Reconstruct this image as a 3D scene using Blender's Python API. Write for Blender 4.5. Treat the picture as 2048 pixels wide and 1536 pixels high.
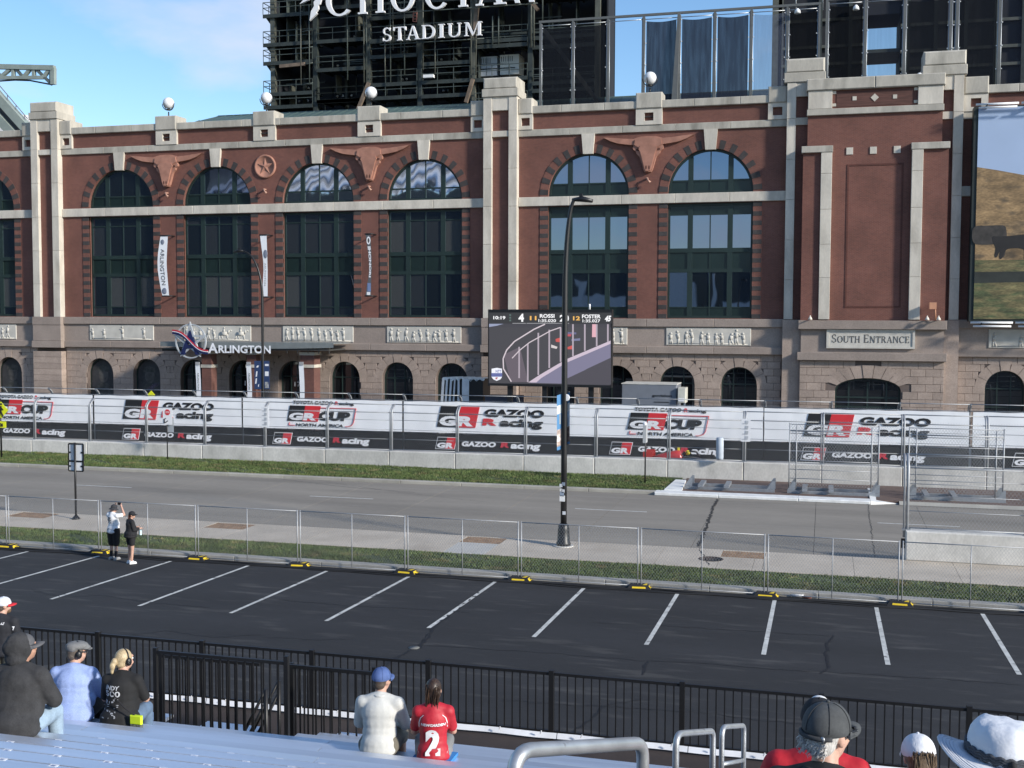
import bpy, bmesh, math, random
import numpy as np
from mathutils import Vector, Matrix
random.seed(7); RNG = np.random.default_rng(5)
R = math.radians
for o in list(bpy.data.objects): bpy.data.objects.remove(o)
SC = bpy.context.scene; COL = SC.collection
# ------------------------------------------------------------------ camera
CAMZ = 7.85; FPX = 2300.0
def cam_axes(p, r, yaw):
    f = np.array([-math.sin(yaw)*math.cos(p), math.cos(yaw)*math.cos(p), -math.sin(p)])
    r0 = np.array([math.cos(yaw), math.sin(yaw), 0]); u0 = np.cross(r0, f)
    return math.cos(r)*r0+math.sin(r)*u0, -math.sin(r)*r0+math.cos(r)*u0, f
CA, CB, CC = cam_axes(R(3.22), R(.19), R(15.2))
cam = bpy.data.cameras.new('camera'); camo = bpy.data.objects.new('camera', cam); COL.objects.link(camo)
cam.sensor_width = 36; cam.lens = FPX/2048*36; cam.clip_start = .1; cam.clip_end = 3000
camo.matrix_world = Matrix(((CA[0],CB[0],-CC[0],0),(CA[1],CB[1],-CC[1],0),(CA[2],CB[2],-CC[2],CAMZ),(0,0,0,1)))
SC.camera = camo
SC.render.resolution_x, SC.render.resolution_y = 1024, 768
# ------------------------------------------------------------------ sky, sun, exposure
SUN_EL, SUN_AZ = R(23), R(111)           # azimuth clockwise from +Y (away from the camera)
world = bpy.data.worlds.new('World'); SC.world = world; world.use_nodes = True
nt = world.node_tree; nt.nodes.clear()
def N(tree, t, **k):
    n = tree.nodes.new(t)
    for a, b in k.items():
        if a.startswith('_'): n.inputs[int(a[1:]) if a[1:].isdigit() else a[1:].replace('_', ' ')].default_value = b
        else: setattr(n, a, b)
    return n
sky = N(nt, 'ShaderNodeTexSky', sky_type='NISHITA', sun_disc=False, sun_elevation=SUN_EL, sun_rotation=SUN_AZ)
sky.air_density = 1.0; sky.dust_density = .15; sky.ozone_density = 2.6; sky.altitude = 150
tc = N(nt, 'ShaderNodeTexCoord'); mp = N(nt, 'ShaderNodeMapping'); mp.inputs['Scale'].default_value = (1.0, 1.0, 2.4); mp.inputs['Location'].default_value = (.33, .1, .62)
nz = N(nt, 'ShaderNodeTexNoise'); nz.inputs['Scale'].default_value = 5.0; nz.inputs['Detail'].default_value = 6; nz.inputs['Roughness'].default_value = .5
rp = N(nt, 'ShaderNodeValToRGB'); rp.color_ramp.elements[0].position = .50; rp.color_ramp.elements[1].position = .70
rp.color_ramp.elements[0].color = (0,0,0,1); rp.color_ramp.elements[1].color = (.7,.7,.7,1)
mx = N(nt, 'ShaderNodeMixRGB'); mx.inputs['Color2'].default_value = (4.3, 4.45, 5.05, 1)
bg = N(nt, 'ShaderNodeBackground'); bg.inputs['Strength'].default_value = .15
ow = N(nt, 'ShaderNodeOutputWorld')
L = nt.links.new
L(tc.outputs['Generated'], mp.inputs['Vector']); L(mp.outputs['Vector'], nz.inputs['Vector'])
dcl = (CA*(400-1024)+CB*(768-120)+CC*FPX); dcl = dcl/np.linalg.norm(dcl)
dt = N(nt, 'ShaderNodeVectorMath', operation='DISTANCE'); dt.inputs[1].default_value = tuple(dcl); L(tc.outputs['Generated'], dt.inputs[0])
mk = N(nt, 'ShaderNodeMapRange'); mk.inputs[1].default_value = .02; mk.inputs[2].default_value = .17; mk.inputs[3].default_value = .105; mk.inputs[4].default_value = -.03; L(dt.outputs['Value'], mk.inputs[0])
ad = N(nt, 'ShaderNodeMath', operation='ADD'); L(nz.outputs['Fac'], ad.inputs[0]); L(mk.outputs[0], ad.inputs[1]); L(ad.outputs[0], rp.inputs['Fac'])
L(rp.outputs['Color'], mx.inputs['Fac']); hs = N(nt, 'ShaderNodeHueSaturation'); hs.inputs['Saturation'].default_value = 1.12; hs.inputs['Hue'].default_value = .502; L(sky.outputs['Color'], hs.inputs['Color']); L(hs.outputs['Color'], mx.inputs['Color1']); L(mx.outputs['Color'], bg.inputs['Color']); L(bg.outputs['Background'], ow.inputs['Surface'])
sl = bpy.data.lights.new('sun', 'SUN'); sl.energy = 4.3; sl.angle = R(5); sl.color = (1, .94, .84)
so = bpy.data.objects.new('sun', sl); COL.objects.link(so); so.location = (60, -60, 60)
sd = Vector((math.sin(SUN_AZ)*math.cos(SUN_EL), math.cos(SUN_AZ)*math.cos(SUN_EL), math.sin(SUN_EL)))
so.rotation_euler = sd.to_track_quat('Z', 'Y').to_euler()
SC.view_settings.view_transform = 'Standard'; SC.view_settings.look = 'None'; SC.view_settings.exposure = 0.34; SC.view_settings.gamma = 1
SC.render.engine = 'CYCLES'
SC.cycles.max_bounces = 8; SC.cycles.transparent_max_bounces = 24
# ------------------------------------------------------------------ pixels to places
def ray(x, y): return CA*(x-1024)+CB*(768-y)+CC*FPX
def P(x, y, Y):                            # photo pixel (2048 wide) on the upright plane at distance Y
    d = ray(x, y)*(Y/ray(x, y)[1]); return (d[0], Y, d[2]+CAMZ)
def PX(x, Y, y=700): return P(x, y, Y)[0]
def PZc(x, y, Y): return P(x, y, Y)[2]
def G(x, y, z=0.0):                        # photo pixel on the ground at height z
    d = ray(x, y); t = (z-CAMZ)/d[2]; return (d[0]*t, d[1]*t, z)
LOT_S = -.028; LOT_Y = 33.1
def lotz(Y): return LOT_S*(Y-LOT_Y)
def GL(x, y):                              # on the sloping parking lot
    d = ray(x, y); t = (-CAMZ-LOT_S*LOT_Y)/(d[2]-LOT_S*d[1]); return (d[0]*t, d[1]*t, d[2]*t+CAMZ)
# ------------------------------------------------------------------ objects
LOC = {}
def reg(o, loc): LOC[o.name] = Vector(loc); return o
def tag(o, label=None, cat=None, group=None, kind=None):
    for k, v in (('label', label), ('category', cat), ('group', group), ('kind', kind)):
        if v: o[k] = v
    return o
def thing(name, label, cat, loc=(0,0,0), rz=0, group=None):
    o = bpy.data.objects.new(name, None); COL.objects.link(o); o.location = loc; o.rotation_euler = (0,0,rz)
    o.empty_display_size = .3
    tag(o, label, cat, group); return reg(o, loc)
def link_mesh(name, me, parent=None, loc=(0,0,0)):
    o = bpy.data.objects.new(name, me); COL.objects.link(o); o.location = loc
    if parent: o.parent = parent
    return o
class MB:
    def __init__(s): s.v = []; s.f = []; s.m = []; s.cm = 0; s.sm = []; s.smooth = False
    def mat(s, i): s.cm = i; return s
    def add(s, vs, fs, sm=None):
        b = len(s.v); s.v += [tuple(map(float, v)) for v in vs]
        for f in fs: s.f.append([i+b for i in f]); s.m.append(s.cm); s.sm.append(s.smooth if sm is None else sm)
        return s
    def box(s, x0, x1, y0, y1, z0, z1):
        if x0 > x1: x0, x1 = x1, x0
        if y0 > y1: y0, y1 = y1, y0
        if z0 > z1: z0, z1 = z1, z0
        return s.add([(x0,y0,z0),(x1,y0,z0),(x1,y1,z0),(x0,y1,z0),(x0,y0,z1),(x1,y0,z1),(x1,y1,z1),(x0,y1,z1)],
                     [(3,2,1,0),(4,5,6,7),(0,1,5,4),(1,2,6,5),(2,3,7,6),(3,0,4,7)])
    def cbox(s, x0, x1, y0, y1, z0, z1, c=.02):      # box with chamfered front edges and top
        x0, x1 = min(x0,x1), max(x0,x1); y0, y1 = min(y0,y1), max(y0,y1); z0, z1 = min(z0,z1), max(z0,z1)
        a = [(x0,y0+c,z0),(x0+c,y0,z0+c),(x1-c,y0,z0+c),(x1,y0+c,z0),(x1,y0+c,z1),(x1-c,y0,z1-c),(x0+c,y0,z1-c),(x0,y0+c,z1),
             (x0,y1,z0),(x1,y1,z0),(x1,y1,z1),(x0,y1,z1)]
        return s.add(a, [(1,2,5,6),(0,3,2,1),(2,3,4,5),(6,5,4,7),(0,1,6,7),(0,8,9,3),(3,9,10,4),(4,10,11,7),(7,11,8,0),(8,11,10,9)])
    def prism(s, poly, y0, y1):                      # poly in (x,z), extruded from y0 (front) to y1
        n = len(poly); a = sum(poly[i][0]*poly[(i+1)%n][1]-poly[(i+1)%n][0]*poly[i][1] for i in range(n))
        if a < 0: poly = poly[::-1]
        vs = [(x,y0,z) for x,z in poly]+[(x,y1,z) for x,z in poly]
        return s.add(vs, [tuple(range(n)), tuple(range(2*n-1, n-1, -1))]+[(i, i+n, (i+1)%n+n, (i+1)%n) for i in range(n)])
    def slab(s, poly, z0, z1):                       # poly in (x,y)
        n = len(poly); a = sum(poly[i][0]*poly[(i+1)%n][1]-poly[(i+1)%n][0]*poly[i][1] for i in range(n))
        if a < 0: poly = poly[::-1]
        vs = [(x,y,z0) for x,y in poly]+[(x,y,z1) for x,y in poly]
        return s.add(vs, [tuple(range(n-1,-1,-1)), tuple(range(n, 2*n))]+[(i, (i+1)%n, (i+1)%n+n, i+n) for i in range(n)])
    def quad(s, a, b, c, d): return s.add([a,b,c,d], [(0,1,2,3)])
    def tube(s, pts, r, n=8, cap=True, r2=None):
        pts = [Vector(p) for p in pts]; k = len(pts); rs = r if isinstance(r, (list, tuple)) else [r]*k
        vs = []; up = None
        for i, p in enumerate(pts):
            t = (pts[min(i+1,k-1)]-pts[max(i-1,0)]).normalized()
            if up is None: up = Vector((0,0,1)) if abs(t.z) < .9 else Vector((1,0,0))
            a = t.cross(up).normalized(); b = a.cross(t).normalized(); up = b
            for j in range(n):
                w = 2*math.pi*(j+.5)/n; vs.append(p+a*(rs[i]*math.cos(w))+b*(rs[i]*math.sin(w)))
        fs = [(i*n+j, i*n+(j+1)%n, (i+1)*n+(j+1)%n, (i+1)*n+j) for i in range(k-1) for j in range(n)]
        sm = n >= 6
        s.add(vs, [f[::-1] for f in fs], sm)
        if cap:
            b = len(s.v)-len(vs)
            s.f.append([b+j for j in range(n)]); s.m.append(s.cm); s.sm.append(False)
            s.f.append([b+(k-1)*n+j for j in range(n-1,-1,-1)]); s.m.append(s.cm); s.sm.append(False)
        return s
    def bar(s, a, b, w, h=None): return s.tube([a,b], (w)/1.414, 4)
    def lathe(s, prof, c=(0,0,0), n=20, arc=None):   # prof (r,z)
        vs = []; k = len(prof)
        for r_, z in prof:
            for j in range(n):
                w = 2*math.pi*j/n; vs.append((c[0]+r_*math.cos(w), c[1]+r_*math.sin(w), c[2]+z))
        fs = [(i*n+j, i*n+(j+1)%n, (i+1)*n+(j+1)%n, (i+1)*n+j) for i in range(k-1) for j in range(n)]
        s.add(vs, fs, True); b = len(s.v)-len(vs)
        if prof[0][0] > 1e-4: s.f.append([b+j for j in range(n-1,-1,-1)]); s.m.append(s.cm); s.sm.append(False)
        if prof[-1][0] > 1e-4: s.f.append([b+(k-1)*n+j for j in range(n)]); s.m.append(s.cm); s.sm.append(False)
        return s
    def ball(s, c, r, n=16, m=10, sc=(1,1,1)):
        vs = [(c[0], c[1], c[2]-r*sc[2])]
        for i in range(1, m):
            a = -math.pi/2+math.pi*i/m
            for j in range(n):
                w = 2*math.pi*j/n; vs.append((c[0]+r*sc[0]*math.cos(a)*math.cos(w), c[1]+r*sc[1]*math.cos(a)*math.sin(w), c[2]+r*sc[2]*math.sin(a)))
        vs.append((c[0], c[1], c[2]+r*sc[2]))
        fs = [(0, 1+(j+1)%n, 1+j) for j in range(n)]
        for i in range(m-2):
            for j in range(n): a = 1+i*n+j; b = 1+i*n+(j+1)%n; fs.append((a, b, b+n, a+n))
        t = len(vs)-1; fs += [(t, 1+(m-2)*n+j, 1+(m-2)*n+(j+1)%n) for j in range(n)]
        return s.add(vs, fs, True)
    def mesh(s, name, mats):
        me = bpy.data.meshes.new(name); me.from_pydata(s.v, [], s.f)
        for m in (mats if isinstance(mats, (list, tuple)) else [mats]): me.materials.append(m)
        me.polygons.foreach_set('material_index', s.m); me.polygons.foreach_set('use_smooth', s.sm); me.update(); return me
    def build(s, name, mats, parent=None, local=False, loc=None):
        if not local:
            off = LOC.get(parent.name, Vector((0,0,0))) if parent else Vector((0,0,0))
            if parent is None and loc is None and s.v:
                a = np.array(s.v); off = Vector(((a[:,0].min()+a[:,0].max())/2, (a[:,1].min()+a[:,1].max())/2, a[:,2].min()))
            s.v = [(v[0]-off.x, v[1]-off.y, v[2]-off.z) for v in s.v]
        me = s.mesh(name, mats); o = link_mesh(name, me, parent)
        if not local and parent is None: o.location = off
        reg(o, off if not local else LOC.get(parent.name, Vector((0,0,0))) if parent else Vector((0,0,0)))
        return o
def struct(name, mb, mats): o = mb.build(name, mats); o['kind'] = 'structure'; return o
def kids(o): return [c for c in KIDS.get(o.name, [])]
def copy_tree(o, loc=None, parent=None, label=None, group=None, cache={}):
    c = o.copy(); COL.objects.link(c); c.parent = parent
    if loc is not None: c.location = loc; reg(c, loc)
    if label: c['label'] = label
    if group: c['group'] = group
    for ch in o.children: copy_tree(ch, None, c)
    return c
def instance(name, me, parent, loc):                # one more piece sharing mesh data; loc in world, mesh built round its own origin
    o = link_mesh(name, me, parent); off = LOC.get(parent.name, Vector((0,0,0)))
    o.location = Vector(loc)-off; return o
# ------------------------------------------------------------------ materials
MATS = {}
def M(name, col, rough=.7, metal=0.0, var=.12, scale=2.0, bump=0.0, bscale=60., rand=0.0, fine=0.0, fscale=40., col2=None, c2=(.5,.65), c2scale=1.0, spec=.5, stretch=None, coat=0):
    if name in MATS: return MATS[name]
    m = bpy.data.materials.new(name); m.use_nodes = True; t = m.node_tree; b = t.nodes['Principled BSDF']; l = t.links.new
    b.inputs['Roughness'].default_value = rough; b.inputs['Metallic'].default_value = metal; b.inputs['Specular IOR Level'].default_value = spec
    if coat: b.inputs['Coat Weight'].default_value = coat; b.inputs['Coat Roughness'].default_value = .1
    geo = N(t, 'ShaderNodeNewGeometry'); vec = geo.outputs['Position']
    if stretch:
        mm = N(t, 'ShaderNodeVectorMath', operation='MULTIPLY'); mm.inputs[1].default_value = stretch; l(vec, mm.inputs[0]); vec = mm.outputs[0]
    cur = None
    rgb = N(t, 'ShaderNodeRGB'); rgb.outputs[0].default_value = (*col, 1); cur = rgb.outputs[0]
    if col2 is not None:
        n2 = N(t, 'ShaderNodeTexNoise'); n2.inputs['Scale'].default_value = c2scale; n2.inputs['Detail'].default_value = 5; l(vec, n2.inputs['Vector'])
        mr = N(t, 'ShaderNodeMapRange'); mr.inputs[1].default_value = c2[0]; mr.inputs[2].default_value = c2[1]; l(n2.outputs['Fac'], mr.inputs[0])
        mx = N(t, 'ShaderNodeMixRGB'); l(mr.outputs[0], mx.inputs[0]); l(cur, mx.inputs[1]); mx.inputs[2].default_value = (*col2, 1); cur = mx.outputs[0]
    fac = None
    def mulfac(o):
        nonlocal fac
        if fac is None: fac = o
        else:
            q = N(t, 'ShaderNodeMath', operation='MULTIPLY'); l(fac, q.inputs[0]); l(o, q.inputs[1]); fac = q.outputs[0]
    def noisefac(sc, amt, det=4):
        n = N(t, 'ShaderNodeTexNoise'); n.inputs['Scale'].default_value = sc; n.inputs['Detail'].default_value = det; l(vec, n.inputs['Vector'])
        mr = N(t, 'ShaderNodeMapRange'); mr.inputs[1].default_value = .3; mr.inputs[2].default_value = .7; mr.inputs[3].default_value = 1-amt; mr.inputs[4].default_value = 1+amt
        l(n.outputs['Fac'], mr.inputs[0]); mulfac(mr.outputs[0])
    if var: noisefac(scale, var)
    if fine: noisefac(fscale, fine, 2)
    if rand:
        oi = N(t, 'ShaderNodeObjectInfo'); mr = N(t, 'ShaderNodeMapRange'); mr.inputs[3].default_value = 1-rand; mr.inputs[4].default_value = 1+rand
        l(oi.outputs['Random'], mr.inputs[0]); mulfac(mr.outputs[0])
    if fac is not None:
        mm = N(t, 'ShaderNodeMixRGB', blend_type='MULTIPLY'); mm.inputs[0].default_value = 1; l(cur, mm.inputs[1]); l(fac, mm.inputs[2]); cur = mm.outputs[0]
    l(cur, b.inputs['Base Color'])
    if bump:
        n = N(t, 'ShaderNodeTexNoise'); n.inputs['Scale'].default_value = bscale; n.inputs['Detail'].default_value = 3; l(vec, n.inputs['Vector'])
        bp = N(t, 'ShaderNodeBump'); bp.inputs['Strength'].default_value = bump; bp.inputs['Distance'].default_value = .02; l(n.outputs['Fac'], bp.inputs['Height']); l(bp.outputs['Normal'], b.inputs['Normal'])
    MATS[name] = m; return m
def emit(name, col, s=1.0):
    if name in MATS: return MATS[name]
    m = bpy.data.materials.new(name); m.use_nodes = True; t = m.node_tree; b = t.nodes['Principled BSDF']
    b.inputs['Base Color'].default_value = (.01,.01,.01,1); b.inputs['Roughness'].default_value = .6
    b.inputs['Emission Color'].default_value = (*col,1); b.inputs['Emission Strength'].default_value = s
    MATS[name] = m; return m
def glass(name, refl=.4, tint=(.75,.85,.95), base=(.012,.016,.018), wave=.0, wscale=.7, rough=.02):
    if name in MATS: return MATS[name]
    m = bpy.data.materials.new(name); m.use_nodes = True; t = m.node_tree; t.nodes.clear(); l = t.links.new
    out = N(t, 'ShaderNodeOutputMaterial'); d = N(t, 'ShaderNodeBsdfDiffuse'); g = N(t, 'ShaderNodeBsdfGlossy'); mx = N(t, 'ShaderNodeMixShader')
    d.inputs['Color'].default_value = (*base,1); g.inputs['Color'].default_value = (*tint,1); g.inputs['Roughness'].default_value = rough
    mx.inputs[0].default_value = refl; l(d.outputs[0], mx.inputs[1]); l(g.outputs[0], mx.inputs[2]); l(mx.outputs[0], out.inputs[0])
    if wave:
        geo = N(t, 'ShaderNodeNewGeometry'); oi = N(t, 'ShaderNodeObjectInfo'); ad = N(t, 'ShaderNodeVectorMath', operation='MULTIPLY_ADD')
        ad.inputs[1].default_value = (1,1,.5); l(geo.outputs['Position'], ad.inputs[0]); l(oi.outputs['Random'], ad.inputs[2])
        n = N(t, 'ShaderNodeTexNoise'); n.inputs['Scale'].default_value = wscale; n.inputs['Detail'].default_value = 1; l(ad.outputs[0], n.inputs['Vector'])
        bp = N(t, 'ShaderNodeBump'); bp.inputs['Strength'].default_value = wave; bp.inputs['Distance'].default_value = .1; l(n.outputs['Fac'], bp.inputs['Height'])
        l(bp.outputs['Normal'], g.inputs['Normal'])
    MATS[name] = m; return m
def screen_cloth(name, col, alpha):
    if name in MATS: return MATS[name]
    m = bpy.data.materials.new(name); m.use_nodes = True; t = m.node_tree; t.nodes.clear(); l = t.links.new
    out = N(t, 'ShaderNodeOutputMaterial'); d = N(t, 'ShaderNodeBsdfDiffuse'); g = N(t, 'ShaderNodeBsdfTransparent'); mx = N(t, 'ShaderNodeMixShader')
    d.inputs['Color'].default_value = (*col,1); geo = N(t, 'ShaderNodeNewGeometry'); n = N(t, 'ShaderNodeTexNoise'); n.inputs['Scale'].default_value = 1.5
    mm = N(t, 'ShaderNodeVectorMath', operation='MULTIPLY'); mm.inputs[1].default_value = (3,3,.25); l(geo.outputs['Position'], mm.inputs[0]); l(mm.outputs[0], n.inputs['Vector'])
    mr = N(t, 'ShaderNodeMapRange'); mr.inputs[1].default_value = .3; mr.inputs[2].default_value = .7; mr.inputs[3].default_value = alpha-.04; mr.inputs[4].default_value = alpha+.04
    l(n.outputs['Fac'], mr.inputs[0]); l(mr.outputs[0], mx.inputs[0]); l(g.outputs[0], mx.inputs[1]); l(d.outputs[0], mx.inputs[2]); l(mx.outputs[0], out.inputs[0])
    MATS[name] = m; return m
def brickmat(name, c1, c2, mortar, sx=.215, sz=.072, var=.18):
    if name in MATS: return MATS[name]
    m = M(name, c1, .85, var=var, scale=.5, fine=.05, fscale=6); t = m.node_tree; l = t.links.new; b = t.nodes['Principled BSDF']
    geo = N(t, 'ShaderNodeNewGeometry'); sep = N(t, 'ShaderNodeSeparateXYZ'); l(geo.outputs['Position'], sep.inputs[0])
    ad = N(t, 'ShaderNodeMath', operation='ADD'); l(sep.outputs[0], ad.inputs[0]); l(sep.outputs[1], ad.inputs[1])
    cb = N(t, 'ShaderNodeCombineXYZ'); l(ad.outputs[0], cb.inputs[0]); l(sep.outputs[2], cb.inputs[1])
    br = N(t, 'ShaderNodeTexBrick'); br.inputs['Color1'].default_value = (*c1,1); br.inputs['Color2'].default_value = (*c2,1); br.inputs['Mortar'].default_value = (*mortar,1)
    br.inputs['Scale'].default_value = 1; br.inputs['Mortar Size'].default_value = .008; br.inputs['Brick Width'].default_value = sx; br.inputs['Row Height'].default_value = sz; l(cb.outputs[0], br.inputs['Vector'])
    # replace the plain colour with the brick colour
    for lk in list(t.links):
        if lk.from_node.type == 'RGB': s = lk.to_socket; l(br.outputs['Color'], s)
    bp = N(t, 'ShaderNodeBump'); bp.inputs['Strength'].default_value = .4; bp.inputs['Distance'].default_value = .01; l(br.outputs['Fac'], bp.inputs['Height']); bp.invert = True
    l(bp.outputs['Normal'], b.inputs['Normal'])
    return m
# ------------------------------------------------------------------ lettering
WORK = bpy.data.scenes.new('workbench')             # empty side scene in which modifiers and fonts are turned into meshes
def bake(o):
    WORK.collection.objects.link(o); vl = WORK.view_layers[0]; vl.update()
    me = bpy.data.meshes.new_from_object(o.evaluated_get(vl.depsgraph)); WORK.collection.objects.unlink(o); bpy.data.objects.remove(o); return me
_TXT = {}
def text_poly(s, bold=0.0, space=1.0):
    k = (s, bold, space)
    if k not in _TXT:
        cu = bpy.data.curves.new('txt', 'FONT'); cu.body = s; cu.size = 1; cu.offset = bold; cu.space_character = space; cu.resolution_u = 3; cu.fill_mode = 'FRONT'
        me = bake(bpy.data.objects.new('txt', cu))
        v = np.array([tuple(x.co) for x in me.vertices]); f = [list(p.vertices) for p in me.polygons]; bpy.data.meshes.remove(me)
        _TXT[k] = (v, f)
    return _TXT[k]
def letters(mb, s, x0, x1, z0, z1, y, bold=0.0, shear=0.0, space=1.0, fitz=None, map3=None):
    """lettering fitted to a rectangle; the glyph boxes run from z0 (lowest point) to z1 (highest)"""
    v, f = text_poly(s, bold, space); mn = v.min(0); mx = v.max(0)
    X = (v[:,0]-mn[0])/(mx[0]-mn[0]); Z = (v[:,1]-mn[1])/(mx[1]-mn[1])
    w = (x1-x0)-shear*(z1-z0); x = x0+X*w+shear*Z*(z1-z0); z = z0+Z*(z1-z0)
    n = len(v)
    if map3 is None: pts = [(x[i], y, z[i]) for i in range(n)]
    else: pts = [map3(x[i], z[i]) for i in range(n)]
    a = sum((v[q[1]]-v[q[0]])[0]*(v[q[2]]-v[q[0]])[1]-(v[q[1]]-v[q[0]])[1]*(v[q[2]]-v[q[0]])[0] for q in f)
    mb.add(pts, f if a > 0 else [q[::-1] for q in f]); return mb
def arc(cx, cz, r, a0, a1, n=16): return [(cx+r*math.cos(R(a0+(a1-a0)*i/n)), cz+r*math.sin(R(a0+(a1-a0)*i/n))) for i in range(n+1)]
SERIF = {}
def serif_letter(ch):
    """strokes as polygons in a box 1 high; returns (width, polygons)"""
    t, h, s, q = .15, .07, .07, .055   # thick, thin, serif overhang, serif height
    def vb(x, w=t, z0=0, z1=1): return [(x,z0),(x+w,z0),(x+w,z1),(x,z1)]
    def hb(x0, x1, z, w=h): return [(x0,z),(x1,z),(x1,z+w),(x0,z+w)]
    def sf(x, w=t, b=True, u=True):
        o = []
        if b: o.append(hb(x-s, x+w+s, 0, q))
        if u: o.append(hb(x-s, x+w+s, 1-q, q))
        return o
    def diag(x0, x1, w, z0=0, z1=1): return [(x0,z0),(x0+w,z0),(x1+w,z1),(x1,z1)]
    def ring(cx, rx, rz, tx, tz, a0, a1, n=22, cz=.5):
        o = []
        for i in range(n):
            A, B = R(a0+(a1-a0)*i/n), R(a0+(a1-a0)*(i+1)/n)
            o.append([(cx+rx*math.cos(A), cz+rz*math.sin(A)), (cx+rx*math.cos(B), cz+rz*math.sin(B)), (cx+(rx-tx)*math.cos(B), cz+(rz-tz)*math.sin(B)), (cx+(rx-tx)*math.cos(A), cz+(rz-tz)*math.sin(A))])
        return o
    if ch == 'H': return .92, [vb(.1), vb(.67), hb(.25,.67,.48)]+sf(.1)+sf(.67)
    if ch == 'I': return .36, [vb(.1)]+sf(.1)
    if ch == 'T': return .8, [vb(.33), hb(.03,.78,.93), [(.03,.93),(.03,.74),(.08,.74),(.14,.93)], [(.78,.93),(.78,.74),(.73,.74),(.67,.93)]]+sf(.33, u=False)
    if ch == 'O': return 1.0, ring(.5,.47,.52,.16,.07,0,360)
    if ch == 'C': return .9, ring(.5,.47,.52,.16,.07,48,318)+[vb(.79,.05,.72,.98)]
    if ch == 'A': return .92, [diag(.08,.41,.07), [(.68,0),(.86,0),(.53,1),(.39,1)], hb(.2,.7,.3,.06)]+[hb(0,.24,0,q), hb(.58,.96,0,q)]
    if ch == 'W': return 1.25, [diag(.38,.08,-.02+.16), diag(.38,.6,.06), diag(.82,.56,.15), diag(.86,1.12,.06), hb(0,.32,.945,q), hb(.95,1.25,.945,q)]
    if ch == 'D': return .92, [vb(.1), hb(.2,.5,0,h), hb(.2,.5,.93,h)]+ring(.42,.46,.5,.16,.07,-90,90)+[hb(.03,.12,0,q), hb(.03,.12,.945,q)]
    if ch == 'U': return .92, [vb(.1,.15,.3,1), vb(.72,.08,.3,1)]+ring(.45,.35,.32,.13,.08,180,360,cz=.3)+[hb(.02,.33,.945,q), hb(.64,.88,.945,q)]
    if ch == 'M': return 1.12, [vb(.12,.08), vb(.84,.15), [(.12,1),(.27,1),(.6,.15),(.52,0)], [(.52,0),(.6,.15),(.9,1),(.86,1)]]+[hb(.03,.29,0,q), hb(.76,1.07,0,q), hb(.03,.2,.945,q), hb(.9,1.07,.945,q)]
    if ch == 'S': return .66, ring(.32,.26,.27,.1,.075,40,270,cz=.74)+ring(.32,.28,.27,.11,.075,90,-140,cz=.26)+[vb(.5,.05,.76,.99), vb(.05,.05,.02,.26)]
    if ch == 'N': return .95, [vb(.12,.08), vb(.75,.08), [(.1,1),(.27,1),(.83,0),(.72,0)]]+[hb(.03,.29,0,q), hb(.67,.91,.945,q), hb(.0,.16,.945,q)]
    if ch == 'E': return .76, [vb(.1), hb(.2,.68,0), hb(.2,.66,.93), hb(.2,.56,.48), vb(.62,.06,.07,.24), vb(.6,.06,.78,.94), hb(.03,.12,0,q), hb(.03,.12,.945,q)]
    if ch == 'R': return .86, [vb(.1), hb(.2,.44,.93), hb(.2,.44,.46)]+ring(.4,.3,.27,.13,.07,-90,90,cz=.73)+[[(.38,.5),(.53,.5),(.84,0),(.67,0)]]+sf(.1)
    return .4, []
def serif_word(mb, word, x0, x1, z0, z1, y, dy=.02, small=None, xs=None):
    hgt = z1-z0; ws = []; 
    for i, ch in enumerate(word): w, p = serif_letter(ch); k = 1 if (small is None or i in small) else .8; ws.append((w*k, p, k))
    tot = sum(w for w, _, _ in ws); gap = .06*(len(ws)-1) if len(ws) > 1 else 0
    sc = (x1-x0)/(tot+gap); cx = x0; cnt = 0
    for w, polys, k in ws:
        for p in polys:
            cnt += 1; mb.prism([(cx+a*k*sc, z0+b*k*hgt) for a, b in p], y-.002*(cnt % 7), y+dy)
        cx += (w+.06)*sc
    return mb
# ================================================================== materials in use
mBrick = brickmat('red_brick', (.182,.068,.049), (.145,.054,.041), (.17,.105,.085))
mBrickD = M('dark_brick_block', (.045,.040,.040), .85, var=.2, scale=3, rand=.15)
mCast = M('cast_stone', (.56,.515,.445), .8, var=.14, scale=.9, fine=.05, fscale=9, rand=.06, col2=(.44,.40,.34), c2=(.5,.72), c2scale=.7, stretch=(1.6,1.6,.5), bump=.15, bscale=25)
mCastW = M('weathered_cast_stone', (.43,.40,.345), .85, var=.16, scale=.8, fine=.06, fscale=9, rand=.08, col2=(.29,.27,.23), c2=(.5,.72), c2scale=.9, stretch=(1.5,1.5,.45), bump=.15, bscale=25)
mGran = M('pink_granite', (.325,.256,.215), .75, var=.12, scale=1.2, fine=.12, fscale=14, rand=.09)
mGranS = M('granite_ledge', (.285,.232,.20), .7, var=.1, scale=.8, fine=.1, fscale=12, rand=.05)
mJoint = M('granite_joint', (.13,.10,.088), .9)
mTerra = M('terracotta', (.36,.175,.125), .8, var=.18, scale=2.2)
mPlaque = M('white_plaque_stone', (.52,.495,.445), .75, var=.1, scale=2)
mGreen = M('green_window_metal', (.014,.028,.025), .45, var=.1)
mGreenP = M('green_spandrel_panel', (.010,.021,.019), .3, var=.1)
mRoof = M('green_metal_roof', (.075,.115,.105), .5, var=.12, scale=.6)
mSteel = M('galvanised_steel', (.42,.44,.46), .45, .75, var=.1, scale=8)
mSteelD = M('dull_galvanised_pipe', (.36,.37,.385), .55, .4, var=.1, scale=8)
mBlack = M('black_painted_metal', (.012,.012,.013), .42, var=.1)
mWire = M('fence_wire', (.40,.41,.42), .5, .5, var=0)
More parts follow.
